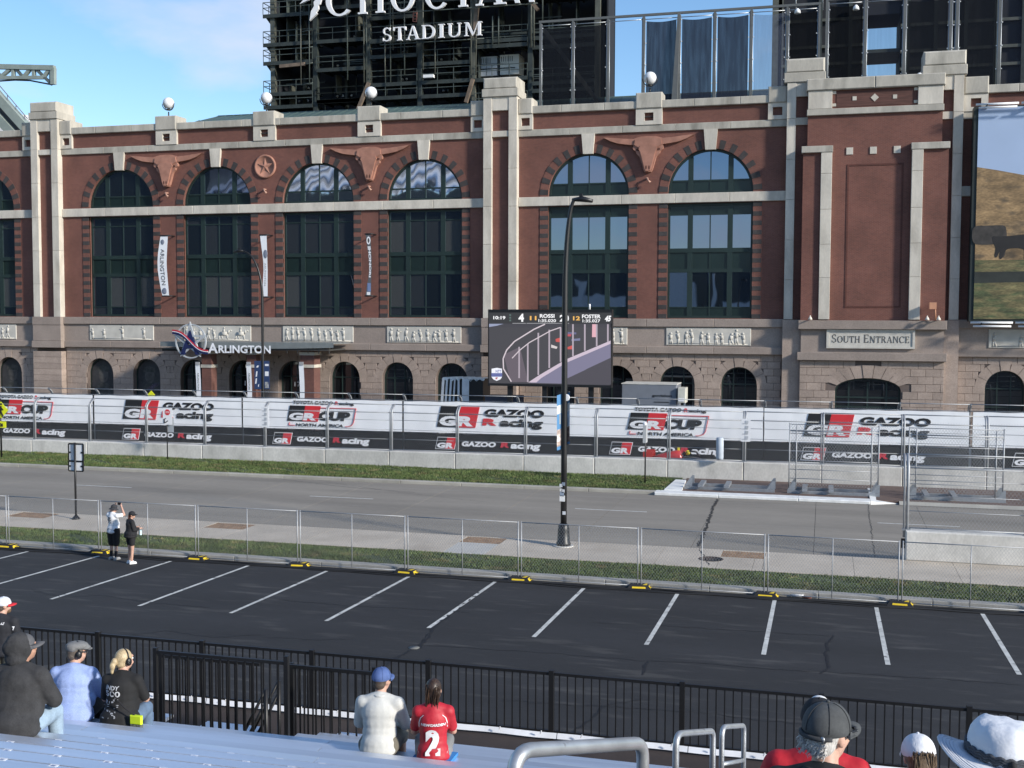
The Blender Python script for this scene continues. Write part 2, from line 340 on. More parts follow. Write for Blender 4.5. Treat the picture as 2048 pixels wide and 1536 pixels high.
mConc = M('barrier_concrete', (.58,.56,.52), .85, var=.12, scale=1.1, fine=.08, fscale=12, rand=.07, col2=(.46,.445,.41), c2=(.5,.7), c2scale=.9, stretch=(1,1,.6), bump=.1, bscale=30)
mWhite = M('white_paint', (.78,.78,.78), .6, var=.05)
mWhiteV = M('white_banner_vinyl', (.80,.81,.84), .5, var=.05, scale=.8)
mBlackV = M('black_banner_vinyl', (.014,.014,.016), .5, var=.1)
mRedV = M('red_print', (.62,.03,.04), .5, var=.04)
mBlkP = M('black_print', (.016,.016,.018), .5, var=0)
mWhtP = M('white_print', (.78,.78,.80), .5, var=0)
mRedP = M('bright_red_print', (.55,.04,.06), .5, var=0)
# ================================================================== ground and roads
XA, XB = -95., 60.
struct('ground', MB().quad((-1500,-900,-.9),(1500,-900,-.9),(1500,2000,-.9),(-1500,2000,-.9)), M('far_ground', (.16,.155,.14), .9, scale=.05, var=.2))
mAsph = M('parking_asphalt', (.0200,.0200,.0215), .82, var=.25, scale=.35, fine=.12, fscale=9, col2=(.052,.050,.048), c2=(.56,.72), c2scale=1.9, stretch=(.38,1.7,1), bump=.25, bscale=70)
mCrack = M('crack_sealer', (.010,.010,.011), .6, var=.1)
lot = struct('parking_lot', MB().quad((XA,-25,lotz(-25)),(XB,-25,lotz(-25)),(XB,33.26,lotz(33.26)),(XA,33.26,lotz(33.26))), mAsph)
mLine = M('worn_white_line', (.52,.52,.49), .8, var=.22, scale=3, col2=(.14,.14,.14), c2=(.58,.70), c2scale=5, fine=.1)
def on_lot(poly, dz): return [(x, y, lotz(y)+dz) for x, y in poly]
for k in range(-10, 5):
    X = 1.49+2.717*k; w = .055; j = random.uniform(-.03,.03)
    mb = MB(); n = 8; L0, L1 = 26.63+random.uniform(-.06,.06), 32.66
    a = [(X-w, L0+(L1-L0)*i/n) for i in range(n+1)]; b = [(X+w, L0+(L1-L0)*i/n) for i in range(n+1)]
    for i in range(n): mb.add(on_lot([a[i],b[i],b[i+1],a[i+1]], .005), [(0,1,2,3)])
    mb.build('parking_line', mLine, lot)
def crack(pts, w, name='crack', parent=lot, z=None, mat=None):
    mb = MB(); out = []
    for (x0,y0),(x1,y1) in zip(pts[:-1], pts[1:]):
        m = max(2, int(math.hypot(x1-x0,y1-y0)/.16))
        for i in range(m): out.append((x0+(x1-x0)*i/m+random.uniform(-.045,.045), y0+(y1-y0)*i/m+random.uniform(-.045,.045)))
    out.append(pts[-1])
    for i in range(len(out)-1):
        (x0,y0),(x1,y1) = out[i], out[i+1]; d = math.hypot(x1-x0,y1-y0) or 1; nx, ny = -(y1-y0)/d, (x1-x0)/d; a = w*random.uniform(.5,1.3); b = a
        q = [(x0-nx*a,y0-ny*a),(x1-nx*b,y1-ny*b),(x1+nx*b,y1+ny*b),(x0+nx*a,y0+ny*a)]
        f = (lambda y: lotz(y)) if z is None else (lambda y: z)
        mb.add([(x,y,f(y)+.004+.0008*(i%3)) for x,y in q], [(0,1,2,3)])
    return mb.build(name, mat or mCrack, parent)
def gl2(*pp): return [GL(*p)[:2] for p in pp]
crack(gl2((965,1180),(905,1225),(862,1262),(848,1285),(838,1296),(815,1302),(780,1325),(750,1350)), .045)
crack(gl2((838,1290),(960,1298),(1080,1305),(1200,1315),(1290,1322),(1400,1326),(1530,1338),(1680,1346),(1800,1353),(2040,1370)), .016)
crack(gl2((1668,1270),(1655,1290),(1652,1315),(1655,1335),(1640,1347)), .035)
crack(gl2((1295,1322),(1288,1335),(1285,1350)), .035)
crack(gl2((560,1200),(700,1212),(830,1218),(940,1225)), .014)
crack(gl2((1180,1245),(1300,1250),(1420,1258),(1560,1266),(1665,1272)), .013)
crack(gl2((1000,1400),(1130,1410),(1270,1416),(1400,1425),(1520,1440),(1640,1452)), .016)
crack(gl2((1140,1470),(1180,1440),(1205,1412),(1280,1400)), .022)
crack(gl2((60,1180),(130,1195),(200,1190),(300,1205),(420,1215)), .012)
crack(gl2((100,1290),(220,1275),(330,1262),(430,1275),(520,1270)), .013)
crack(gl2((540,1275),(640,1280),(700,1278)), .013)
x, y, z = GL(828,1296)
MB().lathe([(.13,0),(.13,.012),(0,.014)], (x,y,z), 16).build('drain_cover', M('pale_plug', (.16,.16,.15), .8), lot)
x, y, z = GL(908,1182)
# kerb between the lot and the grass
mKerb = M('kerb_concrete', (.34,.325,.295), .88, var=.14, scale=1.2, fine=.08, fscale=14, rand=.05)
kerb = struct('lot_kerb', MB().box(XA,XB,33.27,33.6,-.5,-.04), mKerb)
for i, X in enumerate(np.arange(-58, 24, 3.05)): MB().cbox(X+.006, X+3.044, 33.262, 33.6, -.039, .15, .02).build('kerb_stone', mKerb, kerb)
# sidewalk slabs
mWalk = M('sidewalk_concrete', (.48,.42,.345), .88, var=.1, scale=.7, fine=.07, fscale=12, rand=.035, col2=(.39,.335,.27), c2=(.5,.75), c2scale=.5)
mDirt = M('bare_dirt', (.27,.17,.10), .95, var=.3, scale=5, fine=.2, fscale=25, bump=.6, bscale=20)
walk = struct('sidewalk', MB().box(XA,XB,35.8,38.8,-.5,.132), M('sidewalk_bed', (.12,.11,.1), .9))
pits = [(-22.0,-20.4),(-12.1,-10.65),(-3.15,-1.75),(-30.6,-28.9),(6.8,8.3)]
edges = [-60+ i*3.05 for i in range(28)]
def slabpiece(x0, x1, y0, y1, m=mWalk): MB().cbox(x0+.006, x1-.006, y0+.004, y1-.004, -.02, .15, .006).build('slab', m, walk)
cuts = sorted(edges+[p for q in pits for p in q]); cuts = [c for i, c in enumerate(cuts) if i == 0 or c-cuts[i-1] > .35 or any(abs(c-p) < 1e-6 for q in pits for p in q)]
for a, b in zip(cuts[:-1], cuts[1:]):
    pit = any(p[0]-1e-6 <= a and b <= p[1]+1e-6 for p in pits)
    if pit:
        slabpiece(a, b, 35.8, 37.6, M('new_sidewalk_concrete', (.47,.455,.42), .85, var=.08, scale=1.5) if -13 < a < -10 else mWalk)
        mb = MB(); n = 8
        for i in range(n):
            for j in range(6):
                q = []
                for u, v in ((0,0),(1,0),(1,1),(0,1)):
                    X = a+(b-a)*(i+u)/n; Yy = 37.6+1.05*(j+v)/6; q.append((X, Yy, .141+.006*math.sin(X*7.1+Yy*5)*math.cos(Yy*9)))
                mb.add(q, [(0,1,2,3)])
        mb.build('dirt_pit', mDirt, walk)
        MB().cbox(a, b, 38.66, 38.79, -.02, .148, .01).build('slab', mWalk, walk)
    else: slabpiece(a, b, 35.8, 38.79)
x, y, z = G(1422,1118,.15)
mh = MB().lathe([(.40,0),(.40,.006),(.36,.007),(.36,.004),(0,.004)], (x,y,.15), 28); mh.build('manhole_cover', M('rusty_iron', (.055,.04,.033), .7, var=.3, scale=14), walk)
crack([G(1395,1093,.15)[:2], G(1408,1110,.15)[:2], G(1418,1131,.15)[:2]], .015, 'crack', walk, .15)
# road
mRoad = M('road_concrete', (.25,.225,.19), .85, var=.12, scale=.4, fine=.07, fscale=10, rand=.03, col2=(.20,.18,.152), c2=(.48,.7), c2scale=.3, stretch=(.25,1.4,1))
mTar = M('joint_tar', (.035,.033,.03), .7, var=.1)
road = struct('road', MB().box(XA,XB,38.8,51.25,-.6,-.012), mTar)
xs = [-8.44+4.1*k for k in range(-20, 10)]
for a, b in zip(xs[:-1], xs[1:]):
    for c, d in ((38.81,42.7),(42.7,46.55),(46.55,49.9),(49.9,51.24)):
        MB().box(a+.008, b-.008, c+.005, d-.005, -.3, 0).build('slab', mRoad, road)
mDash = M('lane_paint', (.55,.55,.53), .8, var=.2, scale=6)
for k in range(-4, 3): X = -9.9+12.0*k; MB().box(X, X+3.0, 46.45, 46.54, .001, .004).build('lane_dash', mDash, road)
MB().box(XA, XB, 49.86, 49.885, .001, .003).build('lane_joint_line', M('faint_line', (.30,.29,.27), .85), road)
MB().box(XA, XB, 44.6, 44.615, .001, .003).build('lane_joint_line', MATS['faint_line'], road)
crack([G(1435,998)[:2], G(1428,1012)[:2], G(1418,1040)[:2], G(1410,1063)[:2], G(1396,1093)[:2]], .06, 'crack', road, .0, mTar)
crack([G(1736,1008)[:2], G(1750,1113)[:2]], .012, 'crack', road, .0, mTar)
crack([G(650,925+38)[:2], G(800,985)[:2], G(980,1005)[:2]], .012, 'crack', road, .0, M('road_stain', (.15,.14,.13), .9))
crack([G(560,958)[:2], G(700,975)[:2], G(830,985)[:2]], .025, 'stain', road, .0, MATS['road_stain'])
# far kerb, painted kerb, median
mKerbF = M('far_kerb_concrete', (.36,.34,.295), .88, var=.14, scale=1.1, rand=.05)
mKerbW = M('painted_white_kerb', (.72,.72,.70), .7, var=.12, scale=3)
fk = struct('median_kerb', MB().box(XA,XB,51.26,51.6,-.6,-.02), mKerbF)
for X in [-7.25-3.05*k for k in range(1, 21)]: MB().cbox(X+.006, X+3.044, 51.255, 51.6, -.019, .15, .02).build('kerb_stone', mKerbF, fk)
for a, b in ((-7.24,-4.43),(-4.42,-1.0),(-.99,2.0)): MB().cbox(a, b, 51.0, 51.75, -.005, .15, .03).build('kerb_stone', mKerbW, fk)
MB().add([(2.01,51.0,0.004),(3.2,51.6,.004),(3.2,55,.004),(2.01,55.,.16),(2.01,51.02,.15)], [(0,1,4),(1,2,3,4)]).build('kerb_stone', mKerbW, fk)
MB().add([(3.2,51.3,.004),(30,51.3,.004),(30,51.62,.12),(3.2,51.62,.12)], [(0,1,2,3)]).build('kerb_stone', mKerbF, fk)
MB().slab([(-6.9,51.76),(-6.1,51.76),(-6.3,55.1),(-6.8,55.1)], .0, .19).build('kerb_stone', mKerbW, fk)
mRedPave = M('red_brick_paving', (.125,.085,.07), .9, var=.2, scale=3, fine=.15, fscale=18)
struct('paved_median', MB().box(-6.4,30,51.63,56.25,-.5,.12), mRedPave)
soil = M('grass_soil', (.055,.075,.028), .95, var=.3, scale=2, fine=.2, fscale=14)
struct('verge_soil', MB().box(XA,XB,33.6,35.79,-.5,.12), soil)
struct('median_soil', MB().box(XA,-6.6,51.6,56.25,-.5,.13), soil)
struct('race_track', MB().quad((XA,56.3,-.12),(XB,56.3,-.12),(XB,67.4,-.30),(XA,67.4,-.30)), M('track_concrete', (.18,.17,.155), .85, var=.14, scale=.5, stretch=(.2,1,1)))
struct('plaza', MB().quad((XA-40,67.4,-.28),(XB+40,67.4,-.28),(XB+40,140,-.28),(XA-40,140,-.28)), M('plaza_concrete', (.27,.25,.22), .85, var=.1))
# grass blades
def grass(name, x0, x1, y0, y1, z, n, h, label, parts=1):
    px = RNG.uniform(x0, x1, n); py = RNG.uniform(y0, y1, n)
    # patchy growth, ragged along the edges
    py = py+RNG.normal(0,.035,n)
    keep = (np.sin(px*1.7+py*2.1)+np.sin(px*.53-py*1.3)+np.sin(px*4.1+py*6.)*.7+RNG.normal(0,.7,n)) > -1.25
    px, py = px[keep], py[keep]; n = len(px)
    hh = h*RNG.uniform(.5,1.25,n)*(1+.25*np.sin(px*.9)*np.cos(py*1.4)); a = RNG.uniform(0,2*np.pi,n); w = RNG.uniform(.012,.022,n); ln = RNG.normal(0,.035,(n,2))
    v = np.zeros((n,3,3)); dx, dy = np.cos(a)*w, np.sin(a)*w
    v[:,0] = np.stack([px-dx,py-dy,np.full(n,z)],1); v[:,1] = np.stack([px+dx,py+dy,np.full(n,z)],1); v[:,2] = np.stack([px+ln[:,0],py+ln[:,1],z+hh],1)
    me = bpy.data.meshes.new(name); me.vertices.add(3*n); me.vertices.foreach_set('co', v.reshape(-1)); me.loops.add(3*n); me.loops.foreach_set('vertex_index', np.arange(3*n))
    me.polygons.add(n); me.polygons.foreach_set('loop_start', np.arange(n)*3); me.update(); me.validate()
    me.materials.append(M('grass_blades', (.085,.120,.033), .7, var=.35, scale=.9, fine=.3, fscale=9, col2=(.20,.165,.075), c2=(.54,.72), c2scale=1.6))
    o = link_mesh(name, me); tag(o, label, 'grass', None, 'stuff'); return o
grass('verge_grass', -34, 14, 33.62, 35.78, .12, 100000, .055, 'short green grass strip between the sidewalk and the lot kerb')
grass('median_grass', -58, -6.95, 51.62, 56.2, .13, 120000, .085, 'green mown grass along the foot of the concrete race wall')
# ================================================================== the brick ballpark building
YB = 77.0; YS = 76.15
bld = thing('stadium_building', 'long red brick ballpark with arched green windows, pale stone bands and pink granite base', 'building', (-22, YB, -.3))
gWin = glass('window_glass', .34, (.58,.70,.95), (.008,.011,.012), wave=.055, wscale=.8)
gDoor = glass('door_glass', .10, (.7,.8,.9), (.010,.011,.013), wave=.03)
gArch = glass('wavy_arch_glass', .8, (.92,.95,1.0), (.01,.012,.013), wave=.20, wscale=.5)
WX = [-64.0,-51.72,-43.6,-35.48,-27.35,-15.62,-7.45, 13.6]; WW = 2.78
PIL = [-58.0,-21.68]
Z_L0, Z_MB0, Z_MB1, Z_B20, Z_B21, Z_C0, Z_C1 = 7.92, 15.58, 16.2, 20.32, 20.78, 21.85, 22.35
XL, XR = -72., 24.
def wall_open(mb, x0, x1, z0, z1, ops, y, depth):
    """flat wall with openings (xa, xb, zbottom, zspring, arch?) all inside; faces towards -Y, with reveals"""
    ops = sorted(ops); cx = x0
    def f(p): mb.add([(a,y,b) for a,b in p], [tuple(range(len(p)))])
    for xa, xb, zb, zs, ar in ops:
        if xa > cx: f([(cx,z0),(xa,z0),(xa,z1),(cx,z1)])
        if zb > z0: f([(xa,z0),(xb,z0),(xb,zb),(xa,zb)])
        c = (xa+xb)/2; r = (xb-xa)/2
        if ar:
            k = ar if isinstance(ar, float) else 1.0
            top = [(c+r*math.cos(R(180*i/20)), zs+k*r*math.sin(R(180*i/20))) for i in range(21)]   # right to left
        else: top = [(xb,zs),(xa,zs)]
        if top[0][1] < z1-1e-4 or ar:
            for i in range(len(top)-1):
                a, b = top[i], top[i+1]; f([b, a, (a[0],z1), (b[0],z1)])
        edge = [(xb,zb)]+top+[(xa,zb)]
        for i in range(len(edge)-1):
            a, b = edge[i], edge[i+1]
            if math.hypot(a[0]-b[0],a[1]-b[1]) > 1e-5: mb.add([(a[0],y,a[1]),(b[0],y,b[1]),(b[0],y+depth,b[1]),(a[0],y+depth,a[1])], [(3,2,1,0)])
        mb.add([(xa,y,zb),(xb,y,zb),(xb,y+depth,zb),(xa,y+depth,zb)], [(0,1,2,3)])
        cx = xb
    if cx < x1: f([(cx,z0),(x1,z0),(x1,z1),(cx,z1)])
    return mb
# --- brick walls
rects = [(x-WW, x+WW, Z_L0+.05, Z_MB0-.02, 0) for x in WX]
archs = [(x-WW, x+WW, Z_MB1, Z_MB1+.12, 1) for x in WX]
def split_at_bay(x0, x1, z0, z1, ops): return wall_open(MB(), x0, x1, z0, z1, ops, YB, .42)
split_at_bay(XL, XR, Z_L0-.02, Z_MB0, rects).build('brick_wall', mBrick, bld)
split_at_bay(XL, XR, Z_MB0, Z_B20+.1, archs).build('brick_wall', mBrick, bld)
MB().box(XL, XR, YB+.02, YB+.5, Z_B20+.1, Z_C0+.1).build('parapet_wall', mBrick, bld)
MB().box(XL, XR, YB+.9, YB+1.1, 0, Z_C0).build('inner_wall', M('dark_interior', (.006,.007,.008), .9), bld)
# --- bands and coping, in stones
def stones(x0, x1, y0, y1, z0, z1, step, name, mat, c=.025, parent=bld):
    n = max(1, round((x1-x0)/step))
    for i in range(n):
        a = x0+(x1-x0)*i/n; b = x0+(x1-x0)*(i+1)/n
        MB().cbox(a+.006, b-.006, y0, y1, z0, z1, c).build(name, mat, parent)
def runs(skip):   # horizontal runs broken at the pilasters and the entrance bay
    out = []; cx = XL
    for p in PIL: out.append((cx, p-1.2)); cx = p+1.2
    out.append((cx, -2.6)); out.append((8.0, XR)); return out
for a, b in runs(1):
    stones(a, b, YB-.16, YB+.3, Z_MB0, Z_MB1, 3.9, 'band_stone', mCast)
    stones(a, b, YB-.14, YB+.3, Z_B20, Z_B21, 3.9, 'cornice_stone', mCastW)
    stones(a, b, YB-.22, YB+.75, Z_C0, Z_C1, 3.2, 'coping_stone', mCastW, .03)
    MB().box(a, b, YB-.14, YB+.3, 6.07, 7.38).build('frieze_wall', mGranS, bld)
    stones(a, b, YB-.30, YB+.2, 7.38, Z_L0, 4.06, 'ledge_stone', mGranS)
    stones(a, b, YB-.32, YB+.2, 5.6, 6.07, 4.06, 'ledge_stone', mGranS)
# --- windows
def clip_arch(xa, xb, za, zb, c, zs, r):
    """pane polygon between two uprights, cut by the arch"""
    def top(x): d = r*r-(x-c)**2; return zs+math.sqrt(d) if d > 0 else zs-9
    n = 10; pts = []
    xs_ = [xa+(xb-xa)*i/n for i in range(n+1)]
    up = [(x, min(zb, top(x))) for x in xs_ if min(zb, top(x)) > za+.02]
    if len(up) < 2: return None
    return [(up[0][0], za)]+[(up[-1][0], za)]+up[::-1]
gWinB = glass('window_glass_blind', .30, (.58,.70,.92), (.030,.034,.037), wave=.06, wscale=.8)
gWinC = glass('window_glass_pale_blind', .24, (.6,.7,.9), (.062,.066,.066), wave=.07, wscale=.8)
wr = random.Random(12)
def window(x, arch, gl, spand=mGreenP, toprow=None):
    x0, x1 = x-WW, x+WW; yf = YB+.28; w = x1-x0
    v = [0, .235, .285, .5, .715, .765, 1]
    cols = [(x0+.14, x0+.235*w), (x0+.295*w, x-.035), (x+.035, x0+.705*w), (x0+.765*w, x1-.14)]
    fr = MB()
    if not arch:
        z0, z1 = Z_L0+.05, Z_MB0-.02
        for a, b in ((x0, x0+.14), (x0+.235*w, x0+.295*w), (x0+.705*w, x0+.765*w), (x1-.14, x1)): fr.box(a, b, yf-.06, yf+.1, z0, z1)
        fr.box(x-.035, x+.035, yf-.03, yf+.1, z0, z1)
        hz = [(z0, z0+.16, .06), (8.66, 8.72, .03), (11.0, 11.24, .07), (12.32, 12.6, .07), (14.78, 14.86, .03), (z1-.16, z1, .06)]
        for a, b, d in hz: fr.box(x0+.02, x1-.02, yf-d-.004, yf+.1, a, b)
        win = fr.build('window', mGreen, bld)
        rows = [(z0+.16,8.66,toprow or gl),(8.72,11.0,gl),(11.24,12.32,spand),(12.6,14.78,gl),(14.86,z1-.16,toprow or gl)]
        for a, b in cols:
            for c, d, m in rows:
                if m is gl and x < -20: m = wr.choice((gl, gl, gWinB, gWinB, gWinC)) if d-c > 1 else wr.choice((gl, gWinB))
                MB().box(a-.01, b+.01, yf+.02, yf+.04, c-.01, d+.01).build('pane', m, win)
    else:
        zs = Z_MB1+.12; r = WW
        k = 24; outer = arc(x, zs, r, 0, 180, k); inner = arc(x, zs, r-.16, 0, 180, k)
        for i in range(k):
            fr.prism([outer[i], outer[i+1], inner[i+1], inner[i]], yf-.06, yf+.1)
        def top(xx): return zs+math.sqrt(max(0, (r-.08)**2-(xx-x)**2))
        for a, b in ((x0+.235*w, x0+.295*w), (x0+.705*w, x0+.765*w)): fr.box(a, b, yf-.05, yf+.1, Z_MB1, min(top(a),top(b)))
        fr.box(x-.035, x+.035, yf-.03, yf+.1, Z_MB1, top(x)); fr.box(x0+.02, x1-.02, yf-.055, yf+.1, Z_MB1, Z_MB1+.16); fr.box(x0+.1, x1-.1, yf-.035, yf+.1, 17.0, 17.1)
        fr.box(x0, x0+.16, yf-.058, yf+.1, Z_MB1, zs); fr.box(x1-.16, x1, yf-.058, yf+.1, Z_MB1, zs)
        win = fr.build('arched_window', mGreen, bld)
        for a, b in cols:
            for c, d, m in ((Z_MB1+.15, 17.0, spand), (17.1, 30, gl)):
                p = clip_arch(a-.01, b+.01, c, d, x, zs, r-.12)
                if p: MB().prism(p, yf+.02, yf+.04).build('pane', m, win)
for i, x in enumerate(WX):
    if x > 10: continue
    window(x, False, gWin, mGreenP, mGreenP if i in (5,6) else None); window(x, True, gArch if i in (3,4) else gWin, gArch if i in (3,4) else mGreenP)
# --- quoins, voussoirs, keystones
RV = .58
qm = {}
def piece(w, h, d, mat, nm):
    k = (round(w,3), round(h,3), round(d,3), mat.name)
    if k not in qm: qm[k] = MB().cbox(-w/2, w/2, -d, .1, -h/2, h/2, .012).mesh(nm, mat)
    return qm[k]
vm = {}
for x in WX:
    if x > 10: continue
    for s in (-1, 1):
        n = 25; H = (Z_MB0-.05-Z_L0)/n
        for i in range(n):
            if i % 2 == 0: instance('quoin_block', piece(RV, H-.012, .05, mBrickD, 'quoin_block'), bld, (x+s*(WW+RV/2), YB, Z_L0+.02+H*(i+.5)))
        MB().box(x+s*WW, x+s*(WW+RV), YB-.035, YB+.1, Z_L0, Z_MB0).build('jamb_band', mBrick, bld)
    zs = Z_MB1+.12; n = 25
    ring = MB()
    o, q = arc(x, zs, WW+RV, 0, 180, 48), arc(x, zs, WW, 0, 180, 48)
    for i in range(48): ring.prism([o[i], o[i+1], q[i+1], q[i]], YB-.035, YB+.05)
    ring.box(x-WW-RV, x-WW, YB-.034, YB+.05, Z_MB1, zs); ring.box(x+WW, x+WW+RV, YB-.034, YB+.05, Z_MB1, zs)
    ring.build('arch_band', mBrick, bld)
    for i in range(0, n, 2):
        if abs(i-n//2) < 1: continue
        a0, a1 = 180*i/n+.3, 180*(i+1)/n-.3
        MB().prism(arc(x, zs, WW+RV, a0, a1, 3)+arc(x, zs, WW+.0, a1, a0, 3), YB-.055, YB+.05).build('voussoir', mBrickD, bld)
    MB().prism([(x-.34,19.0),(x+.34,19.0),(x+.45,Z_B20+.02),(x-.45,Z_B20+.02)], YB-.22, YB+.1).build('keystone', mCast, bld)
# --- pilasters
def pilaster(xc, half=1.2, yp=.0):
    f = YB-.55
    MB().box(xc-half+.3, xc+half-.3, f+.28, YB+.3, Z_L0, 23.0).build('pilaster_core', mBrick, bld)
    zz = [Z_L0, 10.45, 13.0, 15.58, 18.15, 20.72]
    for s in (-1, 1):
        a, b = sorted((xc+s*half, xc+s*(half-.6)))
        for c, d in zip(zz[:-1], zz[1:]): MB().cbox(a, b, f, YB+.2, c+.006, d-.006, .015).build('strip_stone', mCast, bld)
        MB().cbox(a, b, f, YB+.2, 20.726, 23.02, .015).build('strip_stone', mCast, bld)
    MB().cbox(xc-half+.6, xc+half-.6, f+.06, YB+.2, Z_B20, Z_B21-.06, .015).build('strip_stone', mCast, bld)
    MB().cbox(xc-half+.6, xc+half-.6, f+.04, YB+.2, 22.1, 23.02, .015).build('lintel_stone', mCast, bld)
    MB().cbox(xc-half-.08, xc+half+.08, f-.1, YB+1.6, 23.02, 23.55, .03).build('cap_stone', mCastW, bld)
    MB().cbox(xc-half+.0, xc+half+.0, f-.04, YB+1.5, 23.55, 24.32, .09).build('cap_stone', mCastW, bld)
    MB().cbox(xc-half-.12, xc+half+.04, f-.06, YB+.1, 7.3, Z_L0, .02).build('pilaster_base', mGranS, bld)
    MB().cbox(xc-half-.10, xc+half+.02, f-.03, YB+.1, 6.07, 7.29, .02).build('pilaster_base', mGranS, bld)
    MB().cbox(xc-half-.16, xc+half+.1, f-.12, YB+.1, 5.55, 6.06, .02).build('pilaster_base', mGranS, bld)
    for i in range(12): MB().cbox(xc-half-.1, xc+half+.05, f-.05, YB+.1, .05+.46*i-.3, .05+.46*i+.452-.3, .02).build('pilaster_block', mGran, bld)
    for s in (-1, 1):
        flank(xc+s*(half+.5), 1.0)
def flank(x, w, square=True):
    MB().cbox(x-w/2, x+w/2, YB-.3, YB+1.2, Z_C0-.02, 22.88, .06).build('parapet_block', mCastW, bld)
    mb = MB(); h = .3
    z0, z1 = Z_B21, Z_C0-.02; zc = (z0+z1)/2; y0, y1 = YB-.2, YB+.1
    mb.box(x-w/2, x-h, y0, y1, z0, z1); mb.box(x+h, x+w/2, y0, y1, z0, z1); mb.box(x-h, x+h, y0+.001, y1, z0, zc-h*.9); mb.box(x-h, x+h, y0+.001, y1, zc+h*.9, z1)
    mb.build('parapet_panel', mCast, bld)
for p in PIL: pilaster(p)
mGlobe = M('white_globe', (.75,.75,.76), .25, var=.03)
for x in (-47.65,-39.6,-31.42,-11.52):
    flank(x, 1.75)
    MB().box(x-.3, x+.3, YB-.12, YB+.05, 21.28, 21.34).build('slot_bar', mBrickD, bld)
    lamp = MB().ball((x, YB+.2, 23.9), .42, 24, 16).build('lamp_globe', mGlobe, bld)
    br = MB().tube([(x,YB+.2,22.86),(x,YB+.2,23.25)], .05, 8)
    br.tube([(x+.5*math.cos(R(a)), YB+.2-.05, 23.86+.5*math.sin(R(a))) for a in range(180, 361, 15)], .03, 6)
    br.tube([(x+.14*math.cos(R(a)), YB+.2+.48*math.cos(R(a)), 23.86+.5*math.sin(R(a))) for a in range(180, 361, 15)], .03, 6)
    br.lathe([(.16,0),(.12,.1),(.1,.12)], (x,YB+.2,23.36), 12)
    br.build('lamp_bracket', mBlack, lamp)
# --- longhorn skulls and star
def longhorn(x, zt, k=1.0):
    half = [(0,0),(.22,0),(.30,.14),(.52,.9),(.60,1.05),(.78,1.22),(.80,1.36),(.98,1.50),(1.02,1.62),(.96,1.80),(1.5,1.86),(2.05,1.95),(2.55,2.12),(3.0,2.36),(2.75,2.36),(2.2,2.30),(1.6,2.24),(.98,2.20),(.80,2.26),(.5,2.34),(0,2.36)]
    pts = [(x+a*k, zt-2.36*k+b*k) for a, b in half]+[(x-a*k, zt-2.36*k+b*k) for a, b in half[::-1][1:-1]]
    y = YB-.26
    o = MB().prism(pts, y, YB+.05).build('longhorn_skull', mTerra, bld)
    f = [(0,.05),(.16,.08),(.24,.3),(.42,1.0),(.5,1.3),(.62,1.5),(.5,1.72),(0,1.80)]
    MB().prism([(x+a*k, zt-2.36*k+b*k) for a,b in f]+[(x-a*k, zt-2.36*k+b*k) for a,b in f[::-1][1:-1]], y-.12, y+.02).build('face_relief', mTerra, o)
    f = [(0,1.66),(.6,1.6),(.92,1.8),(.86,2.14),(.5,2.24),(0,2.26)]
    MB().prism([(x+a*k, zt-2.36*k+b*k) for a,b in f]+[(x-a*k, zt-2.36*k+b*k) for a,b in f[::-1][1:-1]], y-.08, y+.02).build('brow_relief', mTerra, o)
    for s in (-1,1):
        MB().prism([(x+s*(.68+.14*math.cos(t))*k, zt-2.36*k+(1.48+.09*math.sin(t))*k) for t in np.linspace(0,6.28,11)[:-1]], y-.012, y+.01).build('eye_socket', M('terracotta_dark', (.10,.04,.028), .9), o)
        MB().prism([(x+s*(.1+.05*math.cos(t))*k, zt-2.36*k+(.28+.14*math.sin(t))*k) for t in np.linspace(0,6.28,9)[:-1]], y-.128, y).build('nostril', MATS['terracotta_dark'], o)
for x in (-47.68, -31.42, -11.55): longhorn(x, 20.02)
xm, zm = -39.62, 18.92
md = MB().lathe([(.86,0),(.86,.10),(.80,.14),(.72,.14),(.70,.09),(0,.09)], (0,0,0), 40)
md.v = [(xm+a, YB-c, zm+b) for a,b,c in md.v]; md.f = [f[::-1] for f in md.f]
medal = md.build('star_medallion', mTerra, bld)
st = MB(); 
for i in range(5):
    a = R(90+72*i); b0, b1 = a-R(36), a+R(36); t = (xm+.66*math.cos(a), YB-.10, zm+.66*math.sin(a)); c = (xm, YB-.2, zm)
    for q in (b0, b1):
        e = (xm+.26*math.cos(q), YB-.10, zm+.26*math.sin(q))
        st.add([c, t, e] if q == b0 else [c, e, t], [(0,2,1)])
st.build('star', mTerra, medal)
for x, z in ((-47.7,17.15),(-39.62,17.2),(-31.45,17.2),(-11.6,17.2)):
    m = MB().box(x-.06,x+.06,YB-.3,YB+.05,z,z+.1); m.tube([(x,YB-.3,z+.05),(x+.1,YB-.35,z-.12),(x+.22,YB-.32,z-.25)], [.09,.05,.1], 8); m.build('wall_light', M('pale_copper_fixture', (.42,.24,.18), .5), bld)
